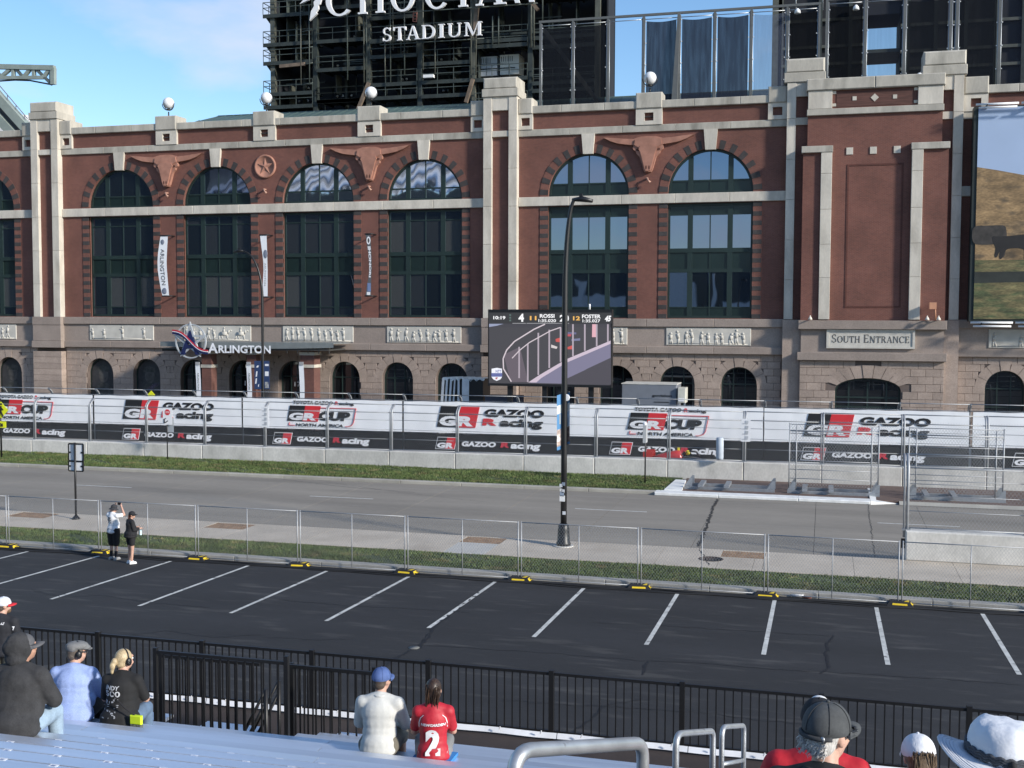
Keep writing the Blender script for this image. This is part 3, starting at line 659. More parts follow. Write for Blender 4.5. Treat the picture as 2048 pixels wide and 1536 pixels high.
# --- ground floor: granite blocks and arches
GX = sorted([x+s*2.03 for x in WX[:7] for s in (-1,1)]+[10.86, 15.2]); GR = 1.16; GS = 3.6
gops = [(x-GR, x+GR, .0, GS, 1) for x in GX]
def base_wall(x0, x1): return wall_open(MB(), x0, x1, -.35, 5.65, [o for o in gops if x0 < o[0] < x1], YB, .55)
base_wall(XL, XR).build('base_wall', mJoint, bld)
RO = .62
blocks = []
def row_blocks(x0, x1, zz, hh, yy, ops, rng, W=.86, off=0):
    cx = x0-(W/2 if off else 0)
    while cx < x1-.02:
        a, b = max(cx, x0), min(cx+W, x1); cx += W
        segs = [(a, b)]
        for (oc, orr, ozs) in ops:
            # half-width of the surround at this course
            if zz+hh/2 <= ozs: hw = orr+.0
            else:
                d = (orr+RO)**2-(zz+hh/2-ozs)**2; hw = math.sqrt(d) if d > 0 else 0
                hw = max(hw, 0)
            if zz+hh/2 > ozs+orr+RO+.05: hw = .34 if zz < 5.6 else 0
            ns = []
            for p, q in segs:
                if q <= oc-hw or p >= oc+hw: ns.append((p, q)); continue
                if p < oc-hw: ns.append((p, oc-hw))
                if q > oc+hw: ns.append((oc+hw, q))
            segs = ns
        for p, q in segs:
            if q-p > .10: blocks.append((p+.008, q-.008, yy, zz+.008, zz+hh-.008))
HC = .465
for i in range(12):
    zz = 5.6-HC*(i+1)
    for a, b in runs(1): row_blocks(a+(.1 if a > XL else 0), b-(.1 if b < XR else 0), zz, HC, YB, [(x, GR, GS) for x in GX], None, off=i % 2)
sb = [(-1.62, 7.3, i) for i in range(10)]
segops = [(2.62, 1.95, 3.62)]
for i in range(12):
    zz = 5.35-.47*(i+1)
    row_blocks(-1.5, 7.05, zz, .47, YS, [(2.62, 1.95, 3.3)] if zz < 3.9 else [(2.62, 1.35, 3.3)], None, .88, off=i % 2)
blocks.sort(key=lambda b: (b[3] < 1.4, -b[1]))
mrest = MB()
for i, (p, q, yy, a, b) in enumerate(blocks):
    d = .045+random.uniform(0,.012)
    if yy == YS: kq = YS/74.5; p, q, a, b = p*kq, q*kq, CAMZ+(a-CAMZ)*kq, CAMZ+(b-CAMZ)*kq
    if i < 290: MB().cbox(p, q, yy-d, yy+.05, a, b, .014).build('granite_block', mGran, bld)
    else: mrest.cbox(p, q, yy-d, yy+.05, a, b, .014)
o = mrest.build('granite_blocks', mGran, bld); o['kind'] = 'stuff'
gd = {}
for x in GX:
    n = 8
    for i in range(n+1):
        if i == n//2: continue
        k = i if i < n//2 else i-1
    for i in range(7):
        a0, a1 = 180*i/7+.5, 180*(i+1)/7-.5
        if i == 3:
            MB().prism(arc(x, GS, GR+.001, a0, a1, 4)+[(x-.36,5.58),(x+.36,5.58)], YB-.075, YB+.05).build('arch_keystone', mGran, bld)
        else: MB().prism(arc(x, GS, GR+RO-.01, a0, a1, 4)+arc(x, GS, GR+.001, a1, a0, 4), YB-.05, YB+.05).build('arch_stone', mGran, bld)
    yf = YB+.45; fr = MB(); k = 20; outer = arc(x, GS, GR, 0, 180, k); inner = arc(x, GS, GR-.09, 0, 180, k)
    for i in range(k): fr.prism([outer[i], outer[i+1], inner[i+1], inner[i]], yf-.04, yf+.08)
    for a in (-GR, -.42, .36, GR-.09): fr.box(x+a, x+a+(.09 if abs(a) > .5 else .06), yf-.035, yf+.08, -.3, GS+ (0 if abs(a) > .5 else 1.02))
    for z in (2.4, GS-.03, 1.1): fr.box(x-GR+.02, x+GR-.02, yf-.037, yf+.08, z, z+.07)
    w = fr.build('arched_door', mGreen, bld)
    pts = arc(x, GS, GR-.04, 0, 180, 16)
    MB().prism(pts+[(x-GR+.04,-.3),(x+GR-.04,-.3)], yf+.03, yf+.05).build('pane', gDoor, w)
# dim portrait posters inside the first arched windows
mPost = M('portrait_poster_dark', (.030,.031,.034), .6, var=.3, scale=2.5); mPost2 = M('portrait_poster_light', (.060,.058,.056), .6, var=.45, scale=3.2); mPost3 = M('portrait_poster_uniform', (.040,.042,.040), .6, var=.5, scale=4)
for x in (WX[0]+2.03, WX[1]-2.03, WX[1]+2.03):
    yp = YB+.40
    o = MB().prism(arc(x, GS, GR-.14, 0, 180, 14)+[(x-GR+.14,1.0),(x+GR-.14,1.0)], yp, yp+.02).build('portrait_poster', mPost, bld)
    MB().prism([(x+.42*math.cos(t), 3.45+.58*math.sin(t)) for t in np.linspace(0,6.28,19)[:-1]], yp-.006, yp+.01).build('poster_face', mPost2, o)
    MB().prism([(x-.95,1.2),(x+.95,1.2),(x+.85,2.35),(x+.3,2.85),(x-.3,2.85),(x-.85,2.35)], yp-.004, yp+.01).build('poster_shoulders', mPost3, o)
    MB().prism([(x-.55,3.75),(x+.5,3.7),(x+.45,4.05),(x-.1,4.2),(x-.5,4.05)], yp-.009, yp+.01).build('poster_cap', mPost3, o)
# door numbers
for x, s in ((WX[2]+2.03, '171'), (WX[3]-2.03, '171'), (WX[2]-2.03-3.98, '17')):
    m = MB(); letters(m, s, x-.15, x+.55, 2.85, 3.2, YB+.47, .01); m.build('door_number', mWhtP, bld)
# --- relief panels
def relief(x0, x1, z0, z1, kind, seed, y=YB-.14):
    rnd = random.Random(seed)
    pl = MB().cbox(x0, x1, y-.06, y+.05, z0, z1, .03).build('relief_panel', mPlaque, bld)
    m = MB(); x = x0+.3; H = z1-z0; n = 0
    def limb(a, b, r0, r1):
        pts = [(a[0],y-.07,a[1]),(b[0],y-.07,b[1])]; m.tube(pts, [r0,r1], 6)
    def man(x, s=1.0, lean=0):
        h = H*.82*s; z = z0+.08
        limb((x-.06,z),(x,z+h*.45),.05,.075); limb((x+.09+lean*.5,z),(x+.02,z+h*.45),.05,.075); limb((x,z+h*.42),(x+lean*.3,z+h*.8),.10,.11)
        limb((x+lean*.3,z+h*.78),(x+lean*.5+rnd.choice((-.22,.22)),z+h*rnd.uniform(.5,.95)),.045,.035); m.ball((x+lean*.35,y-.08,z+h*.93), .085, 8, 6)
    def horse(x, s=1.0):
        z = z0+.12; h = H*.55*s
        limb((x-.3,z+h*.7),(x+.3,z+h*.78),.16,.15); limb((x+.28,z+h*.8),(x+.48,z+h*1.25),.11,.07); limb((x+.46,z+h*1.25),(x+.66,z+h*1.1),.07,.05)
        for dx, tx in ((-.32,-.45),(-.22,-.1),(.2,.35),(.3,.28)): limb((x+dx,z+h*.6),(x+tx,z),.06,.035)
        if rnd.random() < .8: limb((x,z+h*.85),(x+.02,z+h*1.35),.09,.08); m.ball((x+.03,y-.08,z+h*1.5), .075, 8, 6)
    while x < x1-.35:
        if kind == 'sparse': step = rnd.uniform(.9,1.9)
        else: step = rnd.uniform(.38,.62)
        if kind == 'horses' and rnd.random() < .55: horse(min(x+.25, x1-.75), rnd.uniform(.8,1.05)); x += .75
        else: man(x, rnd.uniform(.75,1.05), rnd.uniform(-.35,.35))
        x += step
    m.tube([(x0+.2,y-.065,z0+.1),(x0+(x1-x0)*.5,y-.065,z0+.16),(x1-.2,y-.065,z0+.08)], .04, 6)
    m.v = [(a, y-.055+(b-(y-.055))*.42, c) for a, b, c in m.v]
    m.build('carved_figures', mPlaque, pl)
for i, (x, k) in enumerate(((WX[0]+.1,'people'),(WX[1],'sparse'),(WX[2],'horses'),(WX[3],'people'),(WX[4],'people'),(WX[5],'people'),(WX[6],'people'),(WX[7]-1.0,'sparse'))):
    relief(x-2.78, x+2.78, 6.16, 7.34, k, 31+i)
# --- south entrance bay
class BB(MB):
    """bay pieces: x and z were measured on the plane 74.5 m out and are set here on the bay's real plane"""
    def build(s, *a, **k):
        q = YS/74.5; s.v = [(x*q, y, CAMZ+(z-CAMZ)*q) for x, y, z in s.v]; return MB.build(s, *a, **k)
ex0, ex1 = -1.26, 6.62; ec = (ex0+ex1)/2
BB().box(ex0, ex1, YS, YB+.2, 7.7, 22.02).build('bay_wall', mBrick, bld)
for s, bx0, bx1, sx0, sx1, cx0, cx1 in ((-1,-1.5,.22,-.42,.24,-1.6,.28), (1,4.92,7.0,4.9,5.55,4.85,7.05)):
    if s < 0: BB().box(-1.5, sx0, YS-.22, YB, 7.75, 18.2).build('bay_buttress', mBrick, bld)
    else: BB().box(sx1, 7.0, YS-.22, YB, 7.75, 18.2).build('bay_buttress', mBrick, bld)
    BB().cbox(cx0, cx1, YS-.42, YS+.2, 18.2, 18.6, .02).build('capital_stone', mCastW, bld)
    zz = [7.9, 10.5, 12.55, 14.7, 16.9, 18.2]
    for a, b in zip(zz[:-1], zz[1:]): BB().cbox(sx0, sx1, YS-.38, YS+.1, a+.006, b-.006, .015).build('strip_stone', mCast, bld)
for x in (1.27, 2.66, 4.05): BB().cbox(x-.2, x+.2, YS-.05, YS+.05, 18.05, 18.48, .01).build('square_stone', mCast, bld)
# recessed brick panel: a raised frame line around it
fx0, fx1, fz0, fz1 = 1.25, 4.35, 8.75, 17.35
m = BB(); w = .11
m.box(fx0-w,fx0,YS-.03,YS+.1,fz0-w,fz1+w); m.box(fx1,fx1+w,YS-.03,YS+.1,fz0-w,fz1+w); m.box(fx0,fx1,YS-.029,YS+.1,fz1,fz1+w); m.box(fx0,fx1,YS-.029,YS+.1,fz0-w,fz0)
m.build('panel_frame', brickmat('red_brick_frame', (.11,.034,.025), (.09,.028,.02), (.10,.055,.045)), bld)
BB().cbox(ex0-.06, ex1+.06, YS-.18, YS+.3, 20.5, 20.88, .02).build('bay_band', mCastW, bld)
for a, b in ((ex0,.18),(5.18,ex1)): BB().cbox(a, b, YS-.16, YS+.3, 20.89, 22.0, .02).build('bay_block', mCast, bld)
for a, b in ((ex0-.1, ec),(ec, ex1+.1)): BB().cbox(a+.004, b-.004, YS-.28, YB+.2, 22.01, 22.72, .05).build('bay_coping', mCastW, bld)
BB().box(.44, 4.92, YS-.03, YS+.05, 20.98, 21.95).build('frieze_panel', M('banded_brick', (.10,.045,.036), .85, var=.3, scale=4, stretch=(.3,.3,4)), bld)
for x, r in ((2.68,.24),(1.5,.12),(3.86,.12)):
    p = [(x-r,21.46),(x,21.46-r),(x+r,21.46),(x,21.46+r)] if r > .2 else [(x-r,21.34),(x+r,21.34),(x+r,21.58),(x-r,21.58)]
    BB().prism(p, YS-.06, YS+.02).build('frieze_stone', mCast, bld)
for x, z in ((.3,21.78),(.3,21.02),(5.06,21.78),(5.06,21.02)): BB().cbox(x-.11, x+.11, YS-.05, YS+.02, z, z+.18, .01).build('frieze_stone', mCast, bld)
# bay granite
BB().box(-1.45, 7.0, YS+.03, YB, 5.3, 7.7).build('bay_granite', mGranS, bld)
BB().cbox(-1.62, 7.12, YS-.34, YS+.3, 7.3, 7.85, .02).build('bay_ledge', mGranS, bld)
BB().cbox(-1.66, 7.16, YS-.36, YS+.3, 5.36, 5.86, .02).build('bay_ledge', mGranS, bld)
wall_open(BB(), -1.5, 7.05, -.35, 5.4, [(2.62-1.95, 2.62+1.95, -.3, 3.55, .38)], YS, .6).build('bay_base_wall', mJoint, bld)
BB().box(-1.48,-1.4,YS+.02,YB,-.3,5.36).box(6.95,7.03,YS+.02,YB,-.3,5.36).build('bay_side_wall', mGran, bld)
k = 9
for i in range(k):
    a0, a1 = 20+140*i/k, 20+140*(i+1)/k
    def ell(a, e): return (2.62+(1.95+e)*math.cos(R(a)), 3.55+(.74+e*.95)*math.sin(R(a)))
    BB().prism([ell(a0+.4,.0), ell(a1-.4,.0), ell(a1-.4,.85), ell(a0+.4,.85)], YS-.06-(0.03 if i == 4 else 0), YS+.05).build('arch_stone', mGran, bld)
yf = YS+.45
fr = BB(); 
for x in (.67,1.45,2.58,3.7,4.45): fr.box(x,x+.1,yf-.04,yf+.1,-.3,4.0 if 1 < x < 4.4 else 3.6)
for z in (3.0,2.4): fr.box(.7,4.5,yf-.045,yf+.1,z,z+.1)
top = [(2.62+1.95*math.cos(R(a)), 3.55+.74*math.sin(R(a))) for a in range(0,181,12)]; top2 = [(2.62+1.83*math.cos(R(a)), 3.55+.62*math.sin(R(a))) for a in range(0,181,12)]
for i in range(len(top)-1): fr.prism([top[i],top[i+1],top2[i+1],top2[i]], yf-.05, yf+.1)
w = fr.build('entrance_door', mGreen, bld)
BB().prism(top2+[(.8,-.3),(4.45,-.3)], yf+.03, yf+.05).build('pane', gDoor, w)
# name plaque
pl = BB().cbox(.1, 5.32, YS-.12, YS+.1, 6.12, 7.28, .02).build('name_plaque', mPlaque, bld)
m = BB(); m.box(.1,5.32,YS-.17,YS-.1,7.16,7.28); m.box(.1,5.32,YS-.17,YS-.1,6.12,6.24); m.box(.1,.24,YS-.168,YS-.1,6.24,7.16); m.box(5.18,5.32,YS-.168,YS-.1,6.24,7.16); m.build('plaque_frame', mPlaque, pl)
m = BB(); serif_word(m, 'SOUTH ENTRANCE', .42, 5.02, 6.48, 6.98, YS-.13, .02, small=(0,6)); m.build('carved_lettering', M('carved_letter', (.10,.095,.09), .9), pl)
# lights on the bay
for x in (-.9, 5.95, 6.6):
    mm = BB().tube([(x,YS-.3,7.9),(x,YS-.75,7.95),(x,YS-.75,8.15)], .04, 6); mm.lathe([(.14,0),(.1,.12),(.04,.22)], (x,YS-.75,7.88), 10); mm.build('wall_light', M('cream_fixture', (.7,.64,.55), .4), bld)
fl = BB().box(6.05,6.45,YS-.95,YS-.55,8.55,8.95).tube([(6.4,YS-.7,8.55),(6.45,YS-.5,7.9)], .04, 6); fl.build('flood_light', M('copper_flood', (.55,.27,.16), .5), bld)
# pilasters either side of the bay
for s, a, b, c0, c1 in ((-1,-2.6,-2.04,-2.74,-.3),(1,7.42,8.0,5.6,8.1)):
    zz = [7.9, 10.45, 13.0, 15.58, 18.15, 20.72, 23.0]
    for c, d in zip(zz[:-1], zz[1:]): MB().cbox(a, b, YB-.55, YB+.2, c+.006, d-.006, .015).build('strip_stone', mCast, bld)
    lo, hi = (b, ex0) if s < 0 else (ex1, a)
    MB().box(lo, hi, YB-.3, YB+.2, 7.9, 22.1).build('pilaster_core', mBrick, bld)
    MB().cbox(lo, hi, YB-.5, YB+.2, 22.1, 23.0, .015).build('lintel_stone', mCast, bld)
    MB().cbox(lo, hi, YB-.45, YB+.2, Z_B20, Z_B21, .015).build('strip_stone', mCast, bld)
    MB().cbox(c0-.06, c1+.06, YB-.62, YB+1.5, 23.0, 23.6, .03).build('cap_stone', mCastW, bld)
    MB().cbox(c0, c1, YB-.56, YB+1.4, 23.6, 24.5, .1).build('cap_stone', mCastW, bld)
    MB().box(min(a,lo)-.05, max(b,hi)+.05, YB-.6, YB+.1, -.3, 7.88).build('pilaster_base', mGran, bld)
flank(-3.2, 1.2); flank(8.75, 1.4)
# security camera, roof
MB().ball((5.35,YS-.1,22.98), .16, 12, 8).box(5.25,5.45,YS-.15,YS+.1,22.71,22.86).build('security_camera', mWhite, bld)
rf = MB()
zr0, zr1 = 22.0, 24.55; ya, yb_ = YB+2.2, YB+9.5
rf.add([(-51.5,ya,zr0),(2,ya,zr0),(2,yb_,zr1),(-48.8,yb_,zr1),(-51.5,yb_+8,zr0)], [(0,1,2,3),(0,3,4)])
roof = rf.build('roof', mRoof, bld)
for i in range(72):
    X = -50.9+.72*i; t = 1.0
    a = (X, ya, zr0+.012); b = (max(X-.0,-48.8 if X < -48.8 else X), yb_, zr1+.012)
    if X < -48.8: b = (X, ya+(yb_-ya)*(X+51.5)/2.7, zr0+(zr1-zr0)*(X+51.5)/2.7+.012)
    MB().bar(a, b, .05).build('roof_seam', mRoof, roof)
MB().tube([(-48.8,yb_,zr1),(2,yb_,zr1)], .06, 6).build('roof_ridge', mRoof, roof)
# ================================================================== steel scoreboard tower behind the building
YT = 100.0
mTow = M('dark_green_steel', (.030,.038,.035), .6, var=.25, scale=1.5)
mTowB = M('tower_back_sheet', (.010,.012,.018), .8, var=.2, scale=.4)
mTowL = M('weathered_steel', (.085,.09,.075), .6, var=.25, scale=2)
mRail = M('tower_railing', (.060,.075,.068), .55, var=.2, scale=3)
tw = thing('scoreboard_tower', 'dark open steel scoreboard tower with catwalks and white stadium lettering', 'tower', (P(870,200,YT)[0], YT, 0))
tx = lambda x: P(x, 100, YT)[0]
colx = [546, 631, 737, 840, 946, 1061, 1195]
lv = [P(560, y, YT)[2] for y in (252, 212, 186, 124, 87, 29, -30, -75)]
ZT = lv[-1]+1.2
MB().box(tx(543), tx(1215), YT+3.4, YT+3.7, 18, ZT).build('back_sheet', mTowB, tw)
MB().box(tx(545), tx(547)+.15, YT+.3, YT+3.6, 18, ZT).build('side_sheet', mTowB, tw)
MB().box(tx(1212), tx(1215), YT+.3, YT+3.6, 18, ZT).build('side_sheet', mTowB, tw)
for i, x in enumerate(colx):
    MB().box(tx(x)-.22, tx(x)+.22, YT-.1, YT+.35, 18, ZT).build('column', mTow if i % 2 else mTowL, tw)
    if x < 1100: MB().box(tx(x)+1.9, tx(x)+2.15, YT+2.4, YT+2.8, 18, ZT).build('inner_column', mTow, tw)
rnd = random.Random(3)
for bi, (a, b) in enumerate(zip(colx[:-1], colx[1:])):
    for li, z in enumerate(lv):
        zz = z+(0 if bi in (0,) else rnd.choice((-.9,-.25,.0,.35,.3))) if li not in (0,) else z
        x0, x1 = tx(a)+.22, tx(b)-.22
        if bi == 0: x0 = tx(529)
        d = MB(); d.box(x0, x1, YT-.25, YT+2.2, zz-.10, zz); d.box(x0, x1, YT-.3, YT-.2, zz-.32, zz+.02); 
        if bi == 0: d.prism([(x0,zz-.1),(tx(543),zz-.1),(tx(543),zz-1.05)], YT+.2, YT+.5)
        for k in range(int((x1-x0)/1.2)): d.box(x0+.5+k*1.2, x0+.62+k*1.2, YT-.2, YT+2.2, zz-.3, zz-.1)
        fl = d.build('catwalk', mTow, tw)
        r = MB(); n = max(2, round((x1-x0)/1.75))
        for k in range(n+1): X = x0+(x1-x0)*k/n; r.box(X-.025, X+.025, YT-.27, YT-.22, zz+.03, zz+1.12)
        for h in (1.12,.62): r.box(x0, x1, YT-.275, YT-.215, zz+h-.03, zz+h+.03)
        if bi == 0:
            for yy in (YT+.9, YT+2.1): r.box(x0-.02, x0+.03, yy, yy+.05, zz+.03, zz+1.12)
            for h in (1.12,.62): r.box(x0-.02, x0+.03, YT-.2, YT+2.1, zz+h-.03, zz+h+.03)
        r.build('railing', mRail, fl)
        for k in range(2):
            X = rnd.uniform(x0+.5, x1-.5); MB().ball((X, YT+3.2, zz+1.0), .12, 8, 6).build('work_light', M('tower_lamp', (.5,.5,.48), .4), tw)
# conduits, ladders, braces
for x, y0, y1 in ((602,10,170),(619,10,168),(695,0,160),(728,0,165),(733,0,165),(770,60,155),(781,0,165),(786,0,100),(809,0,150),(846,0,140),(870,50,148),(985,32,90),(997,32,90),(942,0,150),(952,0,150),(1062,0,95),(1068,0,95),(1085,0,40)):
    a, b = P(x, y1, YT-.6), P(x, y0-60 if y0 == 0 else y0, YT-.6)
    MB().tube([a, (a[0], a[1], b[2])], .06, 6).build('conduit', mRail if x % 2 else mTowL, tw)
for (xa,ya),(xb,yb) in (((610,128),(560,133)),((738,165),(715,222)),((946,158),(932,205)),((955,10),(950,60)),((1076,20),(1064,5))):
    MB().bar(P(xa,ya,YT-.5), P(xb,yb,YT-.5), .3).build('brace', M('rusty_brace', (.16,.12,.09), .8, var=.3), tw)
for y in (64,98,130,170): MB().tube([P(602,y,YT-.6),(tx(631),YT-.6,P(602,y,YT)[2])], .05, 6).build('conduit', mRail, tw)
o = MB(); 
for s in (826, 833): o.tube([P(s,44,YT-.7),P(s+1,22,YT-.7)], .05, 5)
for y in (26,32,38,43): o.tube([P(826,y,YT-.7),P(834,y,YT-.7)], .05, 5)
o.build('ladder', M('red_ladder', (.28,.10,.07), .6), tw)
for x0, x1, y0, y1, m in ((956,994,153,112,M('grey_cabinet', (.38,.42,.46), .5, var=.1, scale=1)),(1000,1038,150,108,M('cream_cabinet', (.62,.61,.55), .5, var=.1, scale=1))):
    a = P(x0,y0,YT+1.2); b = P(x1,y1,YT+1.2)
    c = MB().box(a[0], b[0], YT+1.2, YT+3, a[2], b[2]).build('equipment_cabinet', m, tw)
    for k in range(6): X = a[0]+.12+k*.2; MB().box(X, X+.05, YT+1.17, YT+1.2, b[2]-.6, b[2]-.15).build('vent_slot', mTow, c)
    MB().box(a[0]+.8, a[0]+.83, YT+1.18, YT+1.2, a[2]+.05, b[2]-.05).build('door_seam', mTow, c)
MB().box(P(852,158,YT)[0], P(872,158,YT)[0], YT-.8, YT-.4, P(852,159,YT)[2], P(852,153,YT)[2]).build('light_box', mWhite, tw)
rn = random.Random(17)
for k in range(46):
    x = rn.uniform(556, 1190); z0 = rn.choice(lv[:-1]); L0 = rn.uniform(1.5, 7)
    MB().box(tx(x)-.03, tx(x)+.03, YT+rn.choice((.5,1.4,2.6)), YT+2.7, z0, z0+L0).build('hanger', rn.choice((mTow, mRail, mTowL)), tw)
for k in range(26):
    x = rn.uniform(556, 1120); z0 = lv[1]+rn.uniform(0, 18); L0 = rn.uniform(2, 6)
    MB().box(tx(x), tx(x)+L0, YT+1.2, YT+1.3, z0, z0+rn.choice((.06,.1,.2))).build('duct', rn.choice((mTow, mRail)), tw)
# lettering
YLt = YT-1.6; mSign = M('white_sign_letters', (.80,.80,.82), .5, var=0)
def word_px(wd, rects, ybase, xref, hpx, name):
    z0 = P(xref, ybase, YLt)[2]; z1 = P(xref, ybase-hpx, YLt)[2]
    for ch, (a, b) in zip(wd, rects):
        m = MB(); serif_word(m, ch, P(a,60,YLt)[0], P(b,60,YLt)[0], z0, z1, YLt, .25); m.build(name, mSign, tw)
word_px('CHOCTAW', ((650,703),(714,771),(779,831),(847,895),(900,951),(951,1009),(1006,1086)), 26.5, 742, 62, 'sign_letter')
word_px('STADIUM', ((764,783),(785,812),(812,839),(842,871),(875,890),(894,923),(927,965)), 76.5, 864, 27.5, 'sign_letter')
for y in (30, 68, 84): 
    a = P(640 if y < 40 else 760, y+(7 if y < 40 else 6), YLt+.3); b = P(1075 if y < 40 else 968, y, YLt+.3); MB().tube([a, (b[0],b[1],a[2])], .05, 6).build('letter_rail', mRail, tw)
for pts in (((619,41),(622,22),(628,12),(627,4),(634,-4),(642,-22),(646,-18),(643,-3),(640,8),(636,10),(637,17),(632,24),(634,27)),((599,8),(606,0),(614,-8),(622,-20),(628,-22),(624,-8),(616,0),(610,3))):
    MB().prism([(P(x,y,YLt)[0], P(x,y,YLt)[2]) for x,y in pts], YLt, YLt+.25).build('feather_emblem', mSign, tw)
# ================================================================== second dark tower at right
t2 = thing('second_tower', 'dark steel stand tower rising behind the entrance bay shade screens', 'tower', (P(1750,200,104)[0], 104, 0))
X = lambda x: P(x, 100, 104)[0]; Zp = lambda x, y: P(x, y, 104)[2]
m = MB().box(X(1556), X(1728), 104, 110, 16, 45); m.build('tower_block', mTowB, t2)
MB().box(X(1800), X(2250), 104, 110, 16, 45).build('tower_block', mTowB, t2)
MB().box(X(1728), X(1800), 104.2, 109, Zp(1760,28), 45).build('tower_beam', mTowB, t2)
MB().box(X(1728), X(1800), 104.2, 109, Zp(1760,104), Zp(1760,97)).build('tower_beam', mTow, t2)
MB().box(X(1556)-.5, X(1556)+.4, 103.6, 104.4, 16, 45).build('tower_column', mTowL, t2)
for x in (1560,1640,1700,1815,1870,1930,1990,2045,2100): MB().box(X(x)-.15, X(x)+.15, 103.6, 104.0, 16, 45).build('tower_column', mTow, t2)
for y in (95, 42, 130): MB().box(X(1556), X(1728), 103.7, 103.95, Zp(1640,y)-.12, Zp(1640,y)+.12).box(X(1800), X(2250), 103.7, 103.95, Zp(1900,y)-.3, Zp(1900,y)-.05).build('tower_rail', mTowL, t2)
# ================================================================== shade screens on the roof
YSH = 82.0
ss = thing('shade_screen_frame', 'tall grey steel frame of dark mesh panels standing on the roof behind the parapet', 'shade screen', (P(1400,200,YSH)[0], YSH, 22))
mScrF = M('screen_frame_grey', (.11,.115,.115), .5, var=.1)
cl = dict(d=screen_cloth('dark_mesh', (.012,.014,.018), .90), b=screen_cloth('blue_mesh', (.022,.027,.042), .92), l=screen_cloth('light_mesh', (.10,.12,.17), .45), k=screen_cloth('black_mesh', (.008,.009,.011), .93), s=screen_cloth('thin_mesh', (.02,.025,.04), .30))
px = [1081,1146,1216,1287,1358,1429,1502,1574,1638]; kinds = ['d','d','','b','b','b','l','k']
ztop = P(1360,28,YSH)[2]
def scr(a, b, kind, zt):
    x0, x1 = P(a,100,YSH)[0], P(b,100,YSH)[0]
    for xx in (x0+.1, x1-.1): MB().tube([(xx,YSH,21.5),(xx,YSH,zt-.08)], .03, 6).build('panel_tube', mSteel, ss)
    MB().tube([(x0+.1,YSH,zt-.22),(x1-.1,YSH,zt-.22)], .03, 6).build('panel_tube', mSteel, ss)
    if kind:
        mb = MB(); n = 9; l = []
        for i in range(n+1):
            t = i/n; l.append((x0+.2+(x1-x0-.4)*t, zt-.36-.10*math.sin(math.pi*t)))
        mb.add([(x,YSH-.02,z) for x,z in l]+[(x1-.2,YSH-.02,21.5),(x0+.2,YSH-.02,21.5)], [tuple(range(n+2, -1, -1))])
        pn = mb.build('mesh_panel', cl[kind], ss)
        for k in range(5):
            z = 22.8+k*1.5
            for xx in (x0+.14, x1-.2): MB().box(xx, xx+.06, YSH-.05, YSH, z, z+.06).build('tie', mWhite, pn)
for a, b, k in zip(px[:-1], px[1:], kinds): scr(a, b, k, ztop)
for x in px: X0 = P(x,100,YSH)[0]; MB().box(X0-.07, X0+.07, YSH-.07, YSH+.07, 21.5, ztop+.1).build('post', mScrF, ss)
MB().box(P(1078,100,YSH)[0], P(1641,100,YSH)[0], YSH-.08, YSH+.08, ztop, ztop+.16).build('top_beam', mScrF, ss)
MB().tube([P(1349,206,YSH-.2), P(1358,27,YSH-.2)], [.28,.12], 4).build('brace', mScrF, ss)
MB().bar(P(1088,60,YSH+1.5), P(1202,212,YSH+1.5), .28).build('brace', mScrF, ss)
px2 = [1653,1730,1808,1900,1913,1998,2080,2160]; z2 = P(1700,5,YSH)[2]+.2
for a, b, k in zip(px2[:-1], px2[1:], ('k','s','d','k','d','s','d')): scr(a, b, k, z2)
for x in px2: X0 = P(x,100,YSH)[0]; MB().box(X0-.09, X0+.09, YSH-.09, YSH+.09, 21.5, z2+.6).build('post', mScrF, ss)
MB().box(P(1650,100,YSH)[0], P(2165,100,YSH)[0], YSH-.08, YSH+.08, z2, z2+.14).build('top_beam', mScrF, ss)
for x, y0, y1 in ((1592,0,25),(1646,0,20)): MB().tube([P(x,y1,YSH), P(x,y0-40,YSH)], .04, 6).build('mast', mSteel, ss)
for x, y in ((1595,22),(1712,15)): MB().lathe([(.22,0),(.18,.2),(.06,.34)], P(x,y+5,YSH-.4), 12).build('horn_speaker', mWhite, ss)
# ================================================================== roof truss and girder at the left
mTr = M('pale_green_steel', (.26,.30,.27), .5, var=.12, scale=1)
YTr = 128.
tr = thing('roof_truss', 'pale green steel roof truss end jutting into the sky', 'truss', (P(60,150,YTr)[0], YTr, 0))
def tp(x, y): return P(x, y, YTr)
def mem(a, b, w, mat=mTr): MB().bar(tp(*a), tp(*b), w).build('truss_member', mat, tr)
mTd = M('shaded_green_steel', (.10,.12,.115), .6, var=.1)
mem((-60,132),(109,136),.6); mem((-60,156),(88,155),.42); mem((107,136),(107,169),.55); mem((101,136),(102,165),.3)
for a, b in (((27,138),(27,155)),((68,138),(68,155)),((-14,137),(-14,155))): mem(a, b, .4)
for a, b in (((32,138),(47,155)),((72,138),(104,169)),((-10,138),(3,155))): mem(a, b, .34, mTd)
for a, b in (((60,139),(47,155)),((98,140),(88,154)),((20,139),(3,153))): mem(a, b, .4)
MB().tube([tp(-40,160),tp(0,162),tp(30,160),tp(60,161),tp(102,169)], .10, 6).build('cable', mBlack, tr)
YG = 112.
gd_ = thing('sloping_roof_girder', 'sloping pale steel roof girder with handrail above the parapet', 'girder', (P(20,240,YG)[0], YG, 0))
gp = lambda x, y: P(x, y, YG)
for (a, b, w, m) in (((-60,130),(54,257),1.0,mTr),((-60,172),(30,270),1.0,mTr)): MB().bar(gp(*a), gp(*b), w).build('flange', m, gd_)
MB().bar((gp(-60,150)[0],YG+.5,gp(-60,150)[2]), (gp(44,266)[0],YG+.5,gp(44,266)[2]), 1.0).build('web', M('girder_web', (.05,.055,.06), .6), gd_)
